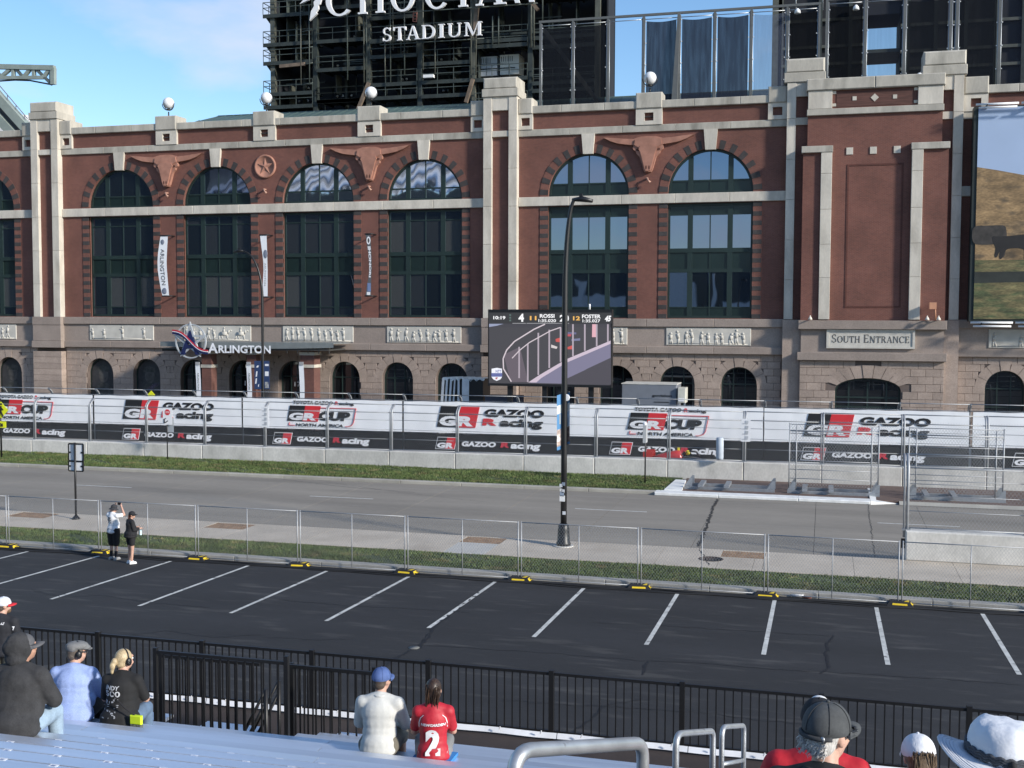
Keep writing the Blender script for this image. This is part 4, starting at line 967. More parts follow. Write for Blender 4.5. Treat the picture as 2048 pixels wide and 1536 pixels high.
MB().tube([gp(-40,125),gp(55,237)], .06, 6).build('handrail', M('handrail_grey', (.15,.16,.2), .5), gd_)
for x, y0, y1 in ((15,190,210),(32,210,228),(49,230,246)): MB().tube([gp(x,y0),gp(x,y1)], .05, 6).build('handrail_post', MATS['handrail_grey'], gd_)
m = MB()
pl = [(-40,205),(0,238),(20,262),(24,290),(-40,290)]; m.prism([(P(x,y,118)[0], P(x,y,118)[2]) for x,y in pl], 118, 119)
tag(m.build('white_roof_sheet', M('white_roof', (.8,.8,.8), .6)), 'plain white roof sheet below the sloping girder', 'roof sheet')
m = MB()
for k, (x, y) in enumerate(((40,238),(48,236),(56,240),(63,244),(36,246),(70,248))): m.ball(P(x,y,114), .55, 10, 7, (1.3,1,.7))
m.box(P(34,250,114)[0], P(76,250,114)[0], 113.6, 114.4, 20, P(40,246,114)[2])
tag(m.build('white_roof_bundle', M('white_tarp', (.78,.78,.78), .7, bump=.3, bscale=4)), 'bundled white roof tarpaulin beside the pale capped pilaster', 'tarpaulin')
# ================================================================== billboard with cattle
YBB = 75.6
bb = thing('billboard', 'tall billboard photo of black cattle on a dry hillside under pale sky', 'billboard', (P(2000,640,YBB)[0], YBB, 0))
bx0 = P(1943,640,YBB)[0]+.1; bz0, bz1 = P(1950,638,YBB)[2], P(1962,216,YBB)[2]; bx1 = 20.
MB().box(bx0-.25, bx1, YBB+.05, YBB+.9, bz0-.15, bz1+.1).build('frame', M('dark_green_frame', (.014,.022,.022), .6), bb)
bX = lambda x, y=430: P(x, y, YBB)[0]; bZ = lambda y, x=1990: P(x, y, YBB)[2]
def chaikin(p, n=2):
    for _ in range(n):
        q = []
        for i in range(len(p)):
            a, b = p[i], p[(i+1)%len(p)]; q += [(a[0]*.78+b[0]*.22, a[1]*.78+b[1]*.22), (a[0]*.22+b[0]*.78, a[1]*.22+b[1]*.78)]
        p = q
    return p
def bprint(name, pts, mat, k): MB().prism(pts, YBB-.003*k, YBB+.04).build(name, mat, bb)
pic = MB().box(bx0, bx1, YBB, YBB+.05, bz0, bz1).build('picture', M('printed_sky', (.36,.46,.64), .5, var=.05, scale=.3), bb)
hill = [(bx0,bZ(333)),(bX(1990),bZ(340)),(bX(2048),bZ(352)),(bx1,bZ(380)),(bx1,bz0),(bx0,bz0)]
bprint('printed_hill', hill, M('printed_dry_hill', (.27,.175,.085), .6, var=.45, scale=1.1, fine=.25, fscale=7, col2=(.12,.085,.05), c2=(.52,.68), c2scale=1.2, stretch=(.7,1,1.8)), 1)
bprint('printed_pasture', [(bx0,bZ(520)),(bx1,bZ(522)),(bx1,bz0),(bx0,bz0)], M('printed_pasture', (.16,.135,.06), .6, var=.4, scale=1.6, fine=.35, fscale=9, col2=(.07,.085,.035), c2=(.45,.62), c2scale=1.5, stretch=(.6,1,2.5)), 2)
bprint('printed_shade', [(bx0,bZ(544)),(bx1,bZ(540)),(bx1,bZ(560)),(bx0,bZ(566))], M('printed_shade_strip', (.022,.026,.022), .6, var=.3, scale=2), 3)
mCow = M('printed_black_cow', (.014,.012,.012), .6, var=.25, scale=2)
def cowp(k, pts): bprint('printed_cow', chaikin([(P(x,y,YBB)[0], P(x,y,YBB)[2]) for x, y in pts]), mCow if k > 5 else M('printed_brown_cow', (.042,.036,.032), .6, var=.5, scale=2.5), k)
cowp(4, ((1944,452),(1975,451),(2005,450),(2012,453),(2014,470),(2012,500),(2008,515),(2002,515),(2003,492),(1995,488),(1970,490),(1944,488)))
cowp(6, ((1983,472),(1995,473),(2020,472),(2062,467),(2070,470),(2070,500),(2058,504),(2052,518),(2047,518),(2050,500),(2040,496),(2012,497),(2004,518),(1998,518),(2000,500),(1994,515),(1988,515),(1992,495),(1985,484)))
for z, dz in ((bz1+.15,0),(bz0-.22,0)):
    for k in range(4):
        X = bx0-.2+k*2.55
        MB().tube([(X,YBB-.34,z),(X+2.4,YBB-.34,z)], .07, 8).build('light_tube', mWhite, bb); MB().tube([(X+.15,YBB-.46,z-.22),(X+2.3,YBB-.46,z-.22)], .06, 8).build('light_tube', mWhite, bb)
        MB().box(X+.6, X+.65, YBB-.46, YBB+.1, z-.24, z).build('light_bracket', mBlack, bb)
# ================================================================== unseen arena behind the camera; dark walls and pale boxes added for window reflections
ar = thing('white_arena', 'huge pale domed arena across the lot, seen as reflections in the arched windows', 'arena', (-200,-205,-1))
def rz(y): return 50+(-200-y)*.34
for k in range(17):
    xa = -206+k*6.6
    MB().add([(xa,-200,50),(xa+6.2,-200,50),(xa+6.2,-330,rz(-330)),(xa,-330,rz(-330))], [(0,1,2,3)]).build('roof_panel', M('arena_white', (.74,.75,.77), .6, var=.10, scale=.06), ar)
    MB().bar((xa+6.4,-200,50.2),(xa+6.4,-330,rz(-330)+.2), 1.4).build('roof_rib', M('arena_rib', (.10,.11,.13), .6), ar)
MB().box(-420,-92,-206,-200.5,-1,49.8).build('dark_reflection_wall', M('reflection_dark', (.03,.035,.045), .4), ar)  # dark wall below the roof, sized to darken reflections in the windows
MB().box(-460,-209,-300,-206,49.8,100).build('dark_reflection_end', MATS['reflection_dark'], ar)  # added dark block, keeps the leftmost arch reflections dark
MB().box(-91.9,70,-206,-200.5,-1,24).build('dark_reflection_wall', MATS['reflection_dark'], ar)  # added dark wall, darkens reflections in the lower panes
for xa, xb, z0_, z1_ in ((-88,-60,2,15),(-52,-38,4,19),(-30,-12,1,13),(-8,10,6,17)): MB().box(xa, xb, -200, -198, z0_, z1_).build('pale_reflection_box', M('reflection_pale', (.75,.74,.70), .6), ar)  # added pale boxes, there only as bright reflections in the panes
for xa, w, h in ((-75,3,20),(-47,7,23),(-34,2,22),(-2,4,21)): MB().box(xa, xa+w, -199, -197, 1, h).build('pale_reflection_strip', MATS['reflection_pale'], ar)  # added upright pale boxes, more reflection shapes for the glass
# ================================================================== race barriers and debris fences
def chain(w, h, pitch, r=.0028, k=1.35):
    """chain-link wires clipped to a w x h rectangle in XZ"""
    mb = MB(); dx = pitch; sl = k
    def seg(x0, z0, x1, z1, yo):
        d = math.hypot(x1-x0, z1-z0)
        if d < .02: return
        nx, nz = -(z1-z0)/d*r, (x1-x0)/d*r
        mb.add([(x0+nx,yo,z0+nz),(x1+nx,yo,z1+nz),(x1-nx,yo,z1-nz),(x0-nx,yo,z0-nz)], [(0,1,2,3)], False)
    run = h/sl; n = int((w+run)/dx)+1
    for i in range(n+1):
        for s in (1,-1):
            xs_ = -run+i*dx if s > 0 else i*dx
            # line x = xs + s*(z/sl)
            za, zb = 0, h
            if s > 0:
                za = max(0, (0-xs_)*sl); zb = min(h, (w-xs_)*sl)
            else:
                za = max(0, (xs_-w)*sl); zb = min(h, xs_*sl)
            if zb-za > .01: seg(xs_+s*za/sl, za, xs_+s*zb/sl, zb, .003*s)
    return mb
SEG = 3.658
chain_far = chain(SEG-.1, 2.1, .12, .0017).mesh('chain_link', mWire); chain_near = chain(SEG-.1, 2.05, .115, .0023).mesh('chain_link', mWire)
def barrier(name, loc, label, group, bend, wall_h, zt, full=True):
    t = thing(name, label, 'barrier', loc, 0, group)
    w = MB(); w.cbox(.012, SEG-.012, -.28, .28, 0, wall_h, .03); w.build('concrete_wall', mConc, t, True)
    for x in (.06, ):
        p = MB(); zz = [wall_h-.25, zt-.38, zt-.22, zt]; yy = [0,0,bend*.12,bend*.42]
        p.tube([(x,y,z) for y,z in zip(yy,zz)], .05, 8); p.tube([(x-.1,y,z) for y,z in zip(yy,zz)], .035, 6); p.build('post', mSteelD, t, True)
        b = MB(); b.box(x-.16, x+.1, -.1, .1, wall_h-.02, wall_h+.03); b.build('post_foot', mSteel, t, True)
    for i, z in enumerate((zt-.40, zt-.8, zt-1.3, zt-1.8)):
        if z > wall_h+.15: MB().tube([(0,-.05*(1 if bend < 0 else -1),z),(SEG,-.05*(1 if bend < 0 else -1),z)], .022 if i == 0 else .012, 6).build('cable', mSteelD, t, True)
    MB().tube([(0,bend*.42,zt),(SEG,bend*.42,zt)], .024, 6).build('top_rail', mSteelD, t, True)
    MB().tube([(0,0,wall_h+.06),(SEG,0,wall_h+.06)], .02, 6).build('bottom_rail', mSteelD, t, True)
    o = link_mesh('chain_link', chain_near if bend > 0 else chain_far, t, (.05, 0, wall_h+.05)); o['kind'] = 'stuff'
    return t
def zoff(X): return .0036*(X+26)
nb = barrier('race_barrier', (-3.70, 56.6, -.05), 'concrete barrier block with galvanised debris fence along the median side of the track', 'median side race barriers', 1, .95, 3.36)
for k in range(-14, 5):
    if k: copy_tree(nb, (-3.70+SEG*k, 56.6, -.05+zoff(-3.7+SEG*k)))
nb.location.z = -.05+zoff(-3.7)
fb = barrier('race_barrier', (-3.27, 67.35, -.32), 'concrete barrier block with debris fence behind the long banners on the stadium side', 'stadium side race barriers', -1, 1.05, 3.5)
for k in range(-17, 6):
    if k: copy_tree(fb, (-3.27+SEG*k, 67.35, -.32+zoff(-3.27+SEG*k)))
fb.location.z = -.32+zoff(-3.27)
# ------------------------------------------------------------------ banners
rb = random.Random(11)
def sheet(x0, x1, z0, z1, y, amp, seed, nx=66, nz=14):
    rr = np.random.default_rng(seed); mb = MB(); V = []
    folds = [(rr.uniform(x0,x1), rr.uniform(z0,z1), rr.uniform(-.9,.9), rr.uniform(.03,.10), rr.uniform(-1,1)*amp) for _ in range(34)]
    for j in range(nz+1):
        for i in range(nx+1):
            X = x0+(x1-x0)*i/nx; Z = z0+(z1-z0)*j/nz; d = 0
            for fx, fz, s, w, a in folds:
                u = (X-fx)+s*(Z-fz); d += a*math.exp(-(u/w)**2)*math.exp(-((Z-fz)/.8)**2)
            d += amp*.5*math.sin(X*1.9+Z)*math.sin(Z*2.2+seed); V.append((X, y+d, Z+zoff(X)+(.012*math.sin(X*3.1) if j == nz else 0)))
    F = [(j*(nx+1)+i, j*(nx+1)+i+1, (j+1)*(nx+1)+i+1, (j+1)*(nx+1)+i) for j in range(nz) for i in range(nx)]
    mb.add(V, F, True); return mb
def zl(x): return zoff(x)
def gr_logo(parent, x0, x1, z0, z1, y, outline=False, sh=.22):
    """slanted black and red block with white G R"""
    h = z1-z0; s = sh*h; w = x1-x0-s; mid = x0+w*.5
    def para(a, b, za, zb):
        def px_(x, z): return x+s*(z-z0)/h
        return [(px_(a,za),za+zl(x0)),(px_(b,za),za+zl(x0)),(px_(b,zb),zb+zl(x0)),(px_(a,zb),zb+zl(x0))]
    if outline: MB().prism(para(x0-.03, x0+w+.03, z0-.03, z1+.03), y+.001, y+.02).build('logo_outline', mWhtP, parent)
    MB().prism(para(x0, mid, z0, z1), y-.004, y+.02).build('logo_block', mBlkP, parent)
    MB().prism(para(mid+.004, x0+w, z0, z1), y-.004, y+.02).build('logo_block', mRedV, parent)
    zz = zl(x0)
    m = MB(); letters(m, 'G', x0+w*.04, mid+.12*h, z0+.06*h+zz, z0+.54*h+zz, y-.008, .06, .25); letters(m, 'R', mid+.02*w, x0+w*1.0, z0+.06*h+zz, z0+.54*h+zz, y-.008, .06, .25); m.build('logo_letters', mWhtP, parent)
def ital(parent, s, x0, x1, z0, z1, y, mat, bold=.045, sh=.22, nm='lettering'):
    m = MB(); zz = zl((x0+x1)/2); letters(m, s, x0, x1, z0+zz, z1+zz, y, bold, sh); m.build(nm, mat, parent)
def gazoo_words(p, gx0, gx1, z0, z1, y):
    """GAZOO over a red R and black acing"""
    h = z1-z0; w = gx1-gx0
    ital(p, 'GAZOO', gx0, gx1, z0+.58*h, z1, y, mBlkP, .06)
    ital(p, 'R', gx0-.1, gx0+.24*w, z0+.13*h, z0+.50*h, y, mRedV, .06); ital(p, 'acing', gx0+.25*w, gx1-.08, z0-.03*h, z0+.50*h, y, mBlkP, .05)
YW = 66.9
mWhiteF = M('white_banner_creased', (.84,.845,.86), .45, var=.05, scale=.9, bump=.35, bscale=2.6, stretch=(1,1,.45))
for i, s in enumerate((-58.3,-47.24,-36.2,-25.16,-14.28,-3.28,7.84)):
    e = s+11.0; kind = i % 2; c = (s+e)/2
    lab = ('white banner printed with a large slanted logo and GAZOO Racing lettering', 'white banner printed with a red outlined CUP NORTH AMERICA race logo')[1-kind]
    t = thing('trackside_banner', lab, 'banner', (c, YW, zoff(c)), 0, ('white GAZOO Racing banners','white CUP banners')[1-kind])
    t['label'] = {-58.3:'white CUP banner behind the yellow crossing sign',-47.24:'white GAZOO Racing banner behind the red disc sign',-36.2:'white CUP banner below the entrance canopy columns',-25.16:'white GAZOO Racing banner below the covered cart and video screen',-14.28:'white CUP banner below the grey box trailer',-3.28:'white GAZOO Racing banner below the South Entrance door',7.84:'white CUP banner below the billboard of cattle'}[s]
    sheet(s+.03, e-.03, .86, 2.76, YW, .014, 100+i).build('banner_cloth', mWhiteF, t)
    for X in (s+.03, e-.03): MB().tube([(X,YW+.02,.8+zoff(X)),(X,YW+.02,2.8+zoff(X))], .018, 6).build('seam_pole', mBlkP, t)
    for k in range(12): X = s+.4+k*.92; MB().box(X, X+.05, YW-.03, YW+.02, .80+zoff(X), .87+zoff(X)).build('banner_tie', mBlkP, t)
    y = YW-.035
    if kind == 1:
        gr_logo(t, s+2.2, s+4.96, 1.22, 2.50, y); gazoo_words(t, s+5.2, s+9.05, 1.22, 2.38, y)
    else:
        g = s+3.3
        gr_logo(t, g-.15, g+2.2, 1.36, 2.35, y)
        ital(t, 'TOYOTA GAZOO', g+.25, g+3.05, 2.44, 2.66, y, mBlkP, .04); ital(t, 'R', g+3.15, g+3.42, 2.44, 2.66, y, mRedV, .05); ital(t, 'acing', g+3.42, g+4.5, 2.38, 2.62, y, mBlkP, .035)
        ital(t, 'CUP', g+1.95, g+4.25, 1.42, 2.0, y, mBlkP, .07); ital(t, 'NORTH AMERICA', g+.45, g+3.75, 1.02, 1.22, y, mBlkP, .035)
        m = MB(); z_ = zl(g)
        pts = [(g+2.1,2.24),(g+4.6,2.24),(g+4.42,1.35),(g+4.3,1.18),(g+4.05,1.09),(g+3.85,1.09)]
        for k, (a, b) in enumerate(zip(pts[:-1], pts[1:])): m.bar((a[0],y-.002*k,a[1]+z_), (b[0],y-.002*k,b[1]+z_), .035)
        pts = [(g+.02,1.26),(g-.02,1.09),(g+.38,1.09)]
        for k, (a, b) in enumerate(zip(pts[:-1], pts[1:])): m.bar((a[0],y-.002*k,a[1]+z_), (b[0],y-.002*k,b[1]+z_), .035)
        m.build('logo_line', mRedV, t)
for i, s in enumerate((-58.3,-47.24,-36.2,-25.16,-14.28,-3.28,7.84)):
    e = s+11.0; c = (s+e)/2
    t = thing('trackside_banner', 'low black banner with white and red GAZOO Racing lettering along the track wall', 'banner', (c, YW+.1, zoff(c)), 0, 'black GAZOO Racing banners')
    t['label'] = {-58.3:'black GAZOO Racing banner behind the yellow crossing sign post',-47.24:'black GAZOO Racing banner behind the red disc sign',-36.2:'black GAZOO Racing banner below the canopy lamp with navy flags',-25.16:'black GAZOO Racing banner below the covered cart',-14.28:'black GAZOO Racing banner partly hidden by the race car',-3.28:'black GAZOO Racing banner behind the upright fence frame',7.84:'black GAZOO Racing banner past the arch next to the entrance bay'}[s]
    sheet(s+.01, e-.01, -.26, .79, YW+.1, .008, 200+i, 44, 6).build('banner_cloth', mBlackV, t)
    y = YW+.06; g = s+2.1
    gr_logo(t, g, g+1.35, -.13, .56, y, True)
    ital(t, 'GAZOO', g+1.65, g+3.9, .04, .36, y, mWhtP, .055); ital(t, 'R', g+4.15, g+4.78, .04, .38, y, mRedP, .055); ital(t, 'acing', g+4.74, g+6.7, -.13, .37, y, mWhtP, .05)
MB()
# white number boards on the median fence
for x in (530, 1492):
    X, _, z = P(x, 835, 56.2)
    t = thing('marker_board', 'small white numbered marker board tied to the debris fence', 'marker board', (X, 56.2, 1.6), 0, 'fence marker boards')
    MB().box(X-.22, X+.22, 56.2, 56.23, 2.0, 3.1).build('board', mWhtP, t)
    for k in range(4): m = MB(); m.box(X-.16, X+.1, 56.185, 56.19, 2.1+k*.25, 2.14+k*.25); m.box(X-.02, X+.12, 56.183, 56.188, 2.15+k*.25, 2.27+k*.25); m.build('mark', M('pale_grey_print', (.45,.47,.5), .6), t)
X, _, z = P(1440, 872, 56.1)
tg = MB().lathe([(.16,0),(.18,.1),(.18,1.0),(.15,1.08)], (X,56.1,1.1), 16); tag(tg.build('wrapped_roll', M('white_wrap', (.45,.50,.56), .6)), 'upright white wrapped roll hung on the median debris fence', 'roll')
# ------------------------------------------------------------------ video screen
YV = 71.0
vs = thing('video_screen', 'large outdoor LED screen showing a race broadcast with lap times', 'screen', (-16.85, YV, -.28))
vx0, vx1, vz0, vz1 = -20.9, -12.84, 3.58, 8.48
MB().box(vx0, vx1, YV, YV+.5, vz0, vz1).build('housing', mBlack, vs)
sx0, sx1, sz0, sz1 = vx0+.07, vx1-.09, vz0+.16, vz1-.2
mS = lambda n, c, s=1.0: emit('screen_'+n, c, s)
def U(px_, py_): return (P(px_, py_, YV)[0], P(px_, py_, YV)[2])
# screen pixel coords from the zoomed view: zoom scale 6.4 from (940,600)
def S(a, b): return U(940+a/6.4, 600+b/6.4)
def spoly(name, pts, mat, k): MB().prism([S(*p) for p in pts], YV-.004*k, YV).build(name, mat, vs)
MB().box(sx0, sx1, YV-.003, YV, sz0, sz1).build('display', mS('bg', (.045,.043,.052)), vs)
spoly('picture_tarmac', ((245,350),(1805,350),(1805,1085),(245,1060)), mS('tarmac', (.050,.048,.055)), 1.5)
spoly('picture_wall', ((770,1060),(900,1000),(1250,780),(1800,545),(1800,740),(1500,880),(1170,1070)), mS('wall', (.17,.16,.24)), 2)
spoly('picture_wall_top', ((745,1055),(890,960),(1230,760),(1800,520),(1800,560),(1240,800),(910,1000),(850,1055)), mS('walltop', (.50,.42,.50)), 3)
spoly('picture_shade', ((1230,1010),(1805,740),(1805,1085),(1230,1075)), mS('shade', (.06,.055,.068)), 2.5)
spoly('picture_sky', ((245,305),(430,305),(340,330),(245,345)), mS('sky', (.25,.28,.40)), 2)
MB().add([(S(520,1050)[0],YV-.014,S(520,1050)[1]),(S(745,1050)[0],YV-.014,S(745,1050)[1]),(S(640,600)[0],YV-.014,S(640,600)[1]),(S(430,700)[0],YV-.014,S(430,700)[1])], [(0,1,2,3)]).build('picture_mesh', mS('mesh', (.11,.09,.11)), vs)
def sl_(name, a, b, w, mat, k): 
    A, B = S(*a), S(*b); d = Vector((B[0]-A[0], B[1]-A[1])).normalized(); n = Vector((-d.y, d.x))*w/2
    MB().prism([(A[0]+n.x,A[1]+n.y),(A[0]-n.x,A[1]-n.y),(B[0]-n.x,B[1]-n.y),(B[0]+n.x,B[1]+n.y)], YV-.004*k, YV).build(name, mat, vs)
mPst = mS('post', (.36,.31,.36))
for i, (x, zt_, zb_) in enumerate(((630,600,1000),(740,560,1050),(875,420,960),(1015,380,870),(1160,350,790),(1318,310,720),(1470,310,650),(1622,310,590),(1765,310,535))): sl_('picture_post', (x, zt_), (x, zb_), .10, mPst, 5)
pp = [(530,1045),(430,880),(425,750),(470,640),(570,530),(820,375),(960,310)]
for k, (a, b) in enumerate(zip(pp[:-1], pp[1:])): sl_('picture_rail', a, b, .075, mS('rail', (.55,.48,.52)), 6+.3*k)
pp = [(540,745),(640,640),(760,545),(1030,395),(1160,350)]
for k, (a, b) in enumerate(zip(pp[:-1], pp[1:])): sl_('picture_rail', a, b, .06, mS('rail', (.55,.48,.52)), 6+.3*k)
for pts, c in ((((1095,500),(1160,480),(1160,540),(1100,535)),(.50,.08,.07)),(((1225,425),(1300,430),(1290,465),(1225,465)),(.45,.07,.08)),(((1040,570),(1120,600),(1110,625),(1040,610)),(.55,.5,.5)),(((1230,610),(1310,580),(1320,630),(1235,630)),(.5,.45,.47)),(((1300,500),(1410,490),(1410,520),(1300,525)),(.16,.17,.28)),(((1565,310),(1625,310),(1620,475),(1562,475)),(.62,.35,.40)),(((1240,410),(1360,415),(1360,440),(1240,440)),(.12,.12,.22))):
    spoly('picture_car', pts, mS('c%d' % int(c[0]*100), c), 4.2)
spoly('caption_bar', ((242,160),(1812,165),(1812,302),(242,298)), mS('bar', (.028,.028,.030)), 7)
for a, b in ((545,725),(725,1280)): sl_('caption_line', (a,298), (b-10,298), .03, mS('line', (.35,.35,.37)), 8)
mSw, mSo = mS('white', (.80,.80,.82)), mS('orange', (.75,.42,.10))
def stext(s, a, b, c, d, mat, sh=0, bold=.03):
    A, B = S(a, d), S(b, c); m = MB(); letters(m, s, A[0], B[0], A[1], B[1], YV-.034, bold, sh); m.build('caption', mat, vs)
stext('10:19', 300, 455, 205, 248, mSw); stext('4', 622, 692, 175, 278, mSw, 0, .05); stext('11', 768, 852, 205, 258, mSo); stext('ROSSI', 895, 1083, 180, 228, mSw); stext('1:35.020', 878, 1102, 245, 283, mSw, 0, .02)
stext('20', 1150, 1268, 190, 278, mSw, 0, .05); stext('12', 1320, 1410, 208, 260, mSo); stext('FOSTER', 1435, 1675, 186, 235, mSw); stext('1:35.027', 1442, 1668, 248, 286, mSw, 0, .02); stext('45', 1722, 1812, 200, 275, mSw, .2, .05)
spoly('badge', ((278,880),(345,868),(410,880),(410,985),(390,1015),(342,1035),(300,1015),(278,985)), mS('badge', (.72,.73,.80)), 8)
spoly('badge_band', ((276,935),(412,935),(412,982),(276,982)), mS('band', (.10,.12,.30)), 9)
stext('NTT', 330, 402, 895, 930, mS('navy', (.06,.08,.30)), 0, .02); stext('INDYCAR', 282, 408, 943, 972, mSw, .15, .02)
spoly('badge_mark', ((330,990),(358,990),(358,1000),(340,1000),(358,1012),(328,1016)), mS('mark', (.35,.05,.06)), 9)
for k in range(3): spoly('caption_dot', ((505,182+34*k),(528,182+34*k),(528,204+34*k),(505,204+34*k)), mS('dot', (.08,.12,.11)), 8)
for x in (-19.5,-17.2,-16.2,-14.2): MB().box(x-.15, x+.15, YV+.2, YV+.5, -.28, vz0).build('support', mBlack, vs)
MB().box(-19.8,-13.8,YV-.3,YV+1.8,.4,1.6).build('trailer_bed', M('dark_trailer', (.03,.032,.04), .6), vs)
MB().tube([(P(1178,612,YV)[0],YV+.2,vz1),(P(1178,612,YV)[0],YV+.2,vz1+.35)], .06, 6).build('mast', mWhite, vs)
# ------------------------------------------------------------------ truck, cabinet, covered cart
t = thing('box_trailer', 'grey box trailer with govision lettering parked below the granite arches', 'trailer', (P(1305,800,72)[0], 72, -.28))
a = P(1243,800,72); b = P(1352,770,72)
MB().cbox(a[0], b[0]+.05, 72, 74.2, .75, b[2], .05).build('box_body', M('trailer_grey', (.17,.185,.215), .45, var=.06), t)
MB().box(a[0]-.02, b[0]+.07, 71.98, 74.25, b[2], b[2]+.06).build('box_roof', M('trailer_roof', (.55,.54,.5), .6), t)
m = MB(); letters(m, 'govision', P(1304,795,72)[0], P(1344,795,72)[0], P(1320,795,72)[2], P(1320,789,72)[2], 71.985, .03); m.build('lettering', mBlkP, t)
MB().box(P(1308,800,72)[0], P(1338,800,72)[0], 71.98, 71.99, P(1320,805,72)[2], P(1320,803.5,72)[2]).build('stripe', mBlkP, t)
for x in (a[0]+.7, a[0]+1.6, b[0]-.6):
    w = MB(); w.lathe([(.2,-.12),(.42,-.12),(.45,-.05),(.45,.05),(.42,.12),(.2,.12)], (0,0,0), 20); w.v = [(x+u, 72.25-q, .17+v) for u,v,q in w.v]; wh = w.build('wheel', mBlack, t)
    w = MB(); w.lathe([(.0,-.13),(.2,-.13)], (0,0,0), 16); w.v = [(x+u, 72.25+q, .17+v) for u,v,q in w.v]; w.build('rim', mSteel, wh)
t = thing('generator_cabinet', 'cream cabinet on legs at the tail of the grey trailer', 'cabinet', (P(1363,800,72)[0], 72, -.28))
a = P(1355,806,71.8); b = P(1371,776,71.8); MB().cbox(a[0], b[0], 71.8, 73, a[2], b[2], .03).build('cabinet_body', M('cream_paint', (.52,.51,.45), .6), t)
for x in (a[0]+.05, b[0]-.05): MB().box(x-.05, x+.05, 71.85, 71.95, -.28, a[2]).build('leg', mSteel, t)
MB().box(a[0]+.05, a[0]+.4, 71.77, 71.8, a[2]+.1, a[2]+.3).build('notice', mWhtP, t)
t = thing('covered_cart', 'black equipment cart under a draped white plastic cover beside the screen', 'cart', (P(925,800,72.5)[0], 72.5, -.28))
a = P(884,800,72.5); b = P(969,757,72.5); c = P(938,757,72.5)
MB().box(c[0], b[0]-.1, 72.5, 74.2, .3, b[2]-.1).build('cart_body', mBlack, t); MB().box(a[0]+.2, c[0]-.02, 72.65, 74.1, .3, b[2]-.15).build('cart_frame', M('cart_dark', (.03,.032,.035), .6), t)
rr = random.Random(4); sh = MB(); n = 40
top = [(a[0]+(b[0]-a[0])*i/n, b[2]+.10*math.sin(i*1.1)*(.4+.6*math.sin(math.pi*i/n))) for i in range(n+1)]
V = []; 
for i, (x, z) in enumerate(top): V += [(x,74.1,z-.05),(x,72.6,z),(x,72.45,z-.12)]
sh.add(V, [(3*i+j, 3*i+j+1, 3*i+3+j+1, 3*i+3+j) for i in range(n) for j in range(2)], True); sh.build('cover_top', M('cream_plastic', (.72,.71,.64), .5), t)
for k, (x0, x1) in enumerate(((884,889),(892,896),(900,904),(908,911),(915,919),(924,938))):
    A = P(x0,760,72.4)[0]; B = P(x1,760,72.4)[0]; mm = MB(); dx = P(x0-6,760,72.4)[0]-A if k < 4 else 0
    mm.add([(A+dx,72.3,.2),(B+dx,72.35,.2),(B,72.42,b[2]-.05),(A,72.42,b[2]-.08)], [(0,1,2,3)]); mm.build('cover_strip', M('white_plastic', (.62,.64,.66), .4), t)
MB().box(P(970,795,72)[0], P(1036,795,72)[0], 72, 73.5, .2, P(1000,792,72)[2]).build('road_case', M('case_navy', (.045,.05,.075), .6), t)
# ------------------------------------------------------------------ entrance canopy with sign
YC = 73.6
t = thing('entrance_canopy', 'flat metal entrance canopy on brick columns with a star emblem and ARLINGTON lettering', 'canopy', (P(490,800,YC)[0], YC, -.28))
def C(x, y, Y=YC): return P(x, y, Y)
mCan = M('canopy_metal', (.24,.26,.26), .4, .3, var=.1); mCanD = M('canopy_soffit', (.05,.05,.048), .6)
za = C(480,697)[2]; x0, x1 = C(322,690)[0], C(668,690)[0]; zb = C(480,686)[2]
mb = MB(); n = 12
for i in range(n):
    u0, u1 = i/n, (i+1)/n
    f = lambda u: zb-.25*(2*u-1)**2*0+ -.05*math.cos(math.pi*(u-.5)*2)
    mb.add([(x0+(x1-x0)*u0,YC-.1,za+.12*(abs(2*u0-1))**2),(x0+(x1-x0)*u1,YC-.1,za+.12*(abs(2*u1-1))**2),(x0+(x1-x0)*u1,YC-.1,zb+.02),(x0+(x1-x0)*u0,YC-.1,zb+.02)], [(0,1,2,3)])
mb.build('fascia', mCan, t)
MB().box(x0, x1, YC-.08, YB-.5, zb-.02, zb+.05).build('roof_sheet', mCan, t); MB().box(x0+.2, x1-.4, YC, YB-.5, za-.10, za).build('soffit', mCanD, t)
for i in range(5): X = x1-3.6+i*.8; MB().bar((X,YC+.1,za-.3),(X,YC+.1,za+.15), .06).build('fascia_strut', mCanD, t)
MB().box(x0-.1, C(362,696)[0], YC+.3, YC+.6, C(330,702)[2], C(330,697)[2]).build('downlight_bar', mBlack, t)
m = MB(); a = C(421,706); b = C(546,687); letters(m, 'A', C(421,704)[0], C(441,704)[0], a[2], b[2], YC-.35, .03); letters(m, 'RLINGTON', C(442,704)[0], C(546,704)[0], a[2]+.02, b[2]-.14, YC-.35, .03); m.build('lettering', M('sign_white', (.82,.83,.86), .4), t)
cx, _, cz = C(387,682); rad = C(418,682)[0]-cx
rg = MB(); o, q = arc(cx, cz, rad, 0, 360, 40), arc(cx, cz, rad-.09, 0, 360, 40)
for i in range(40): rg.prism([o[i],o[i+1],q[i+1],q[i]], YC-.42, YC-.30)
em = rg.build('star_emblem', M('sign_silver', (.62,.65,.68), .35, .4), t)
stp = lambda r, a: (cx+r*math.cos(R(a)), cz+r*math.sin(R(a)))
outer = [stp(rad*1.12, 90+72*i) for i in range(5)]; inner = [stp(rad*.43, 126+72*i) for i in range(5)]; o2 = [stp(rad*.78, 90+72*i) for i in range(5)]; i2 = [stp(rad*.30, 126+72*i) for i in range(5)]
sm = MB()
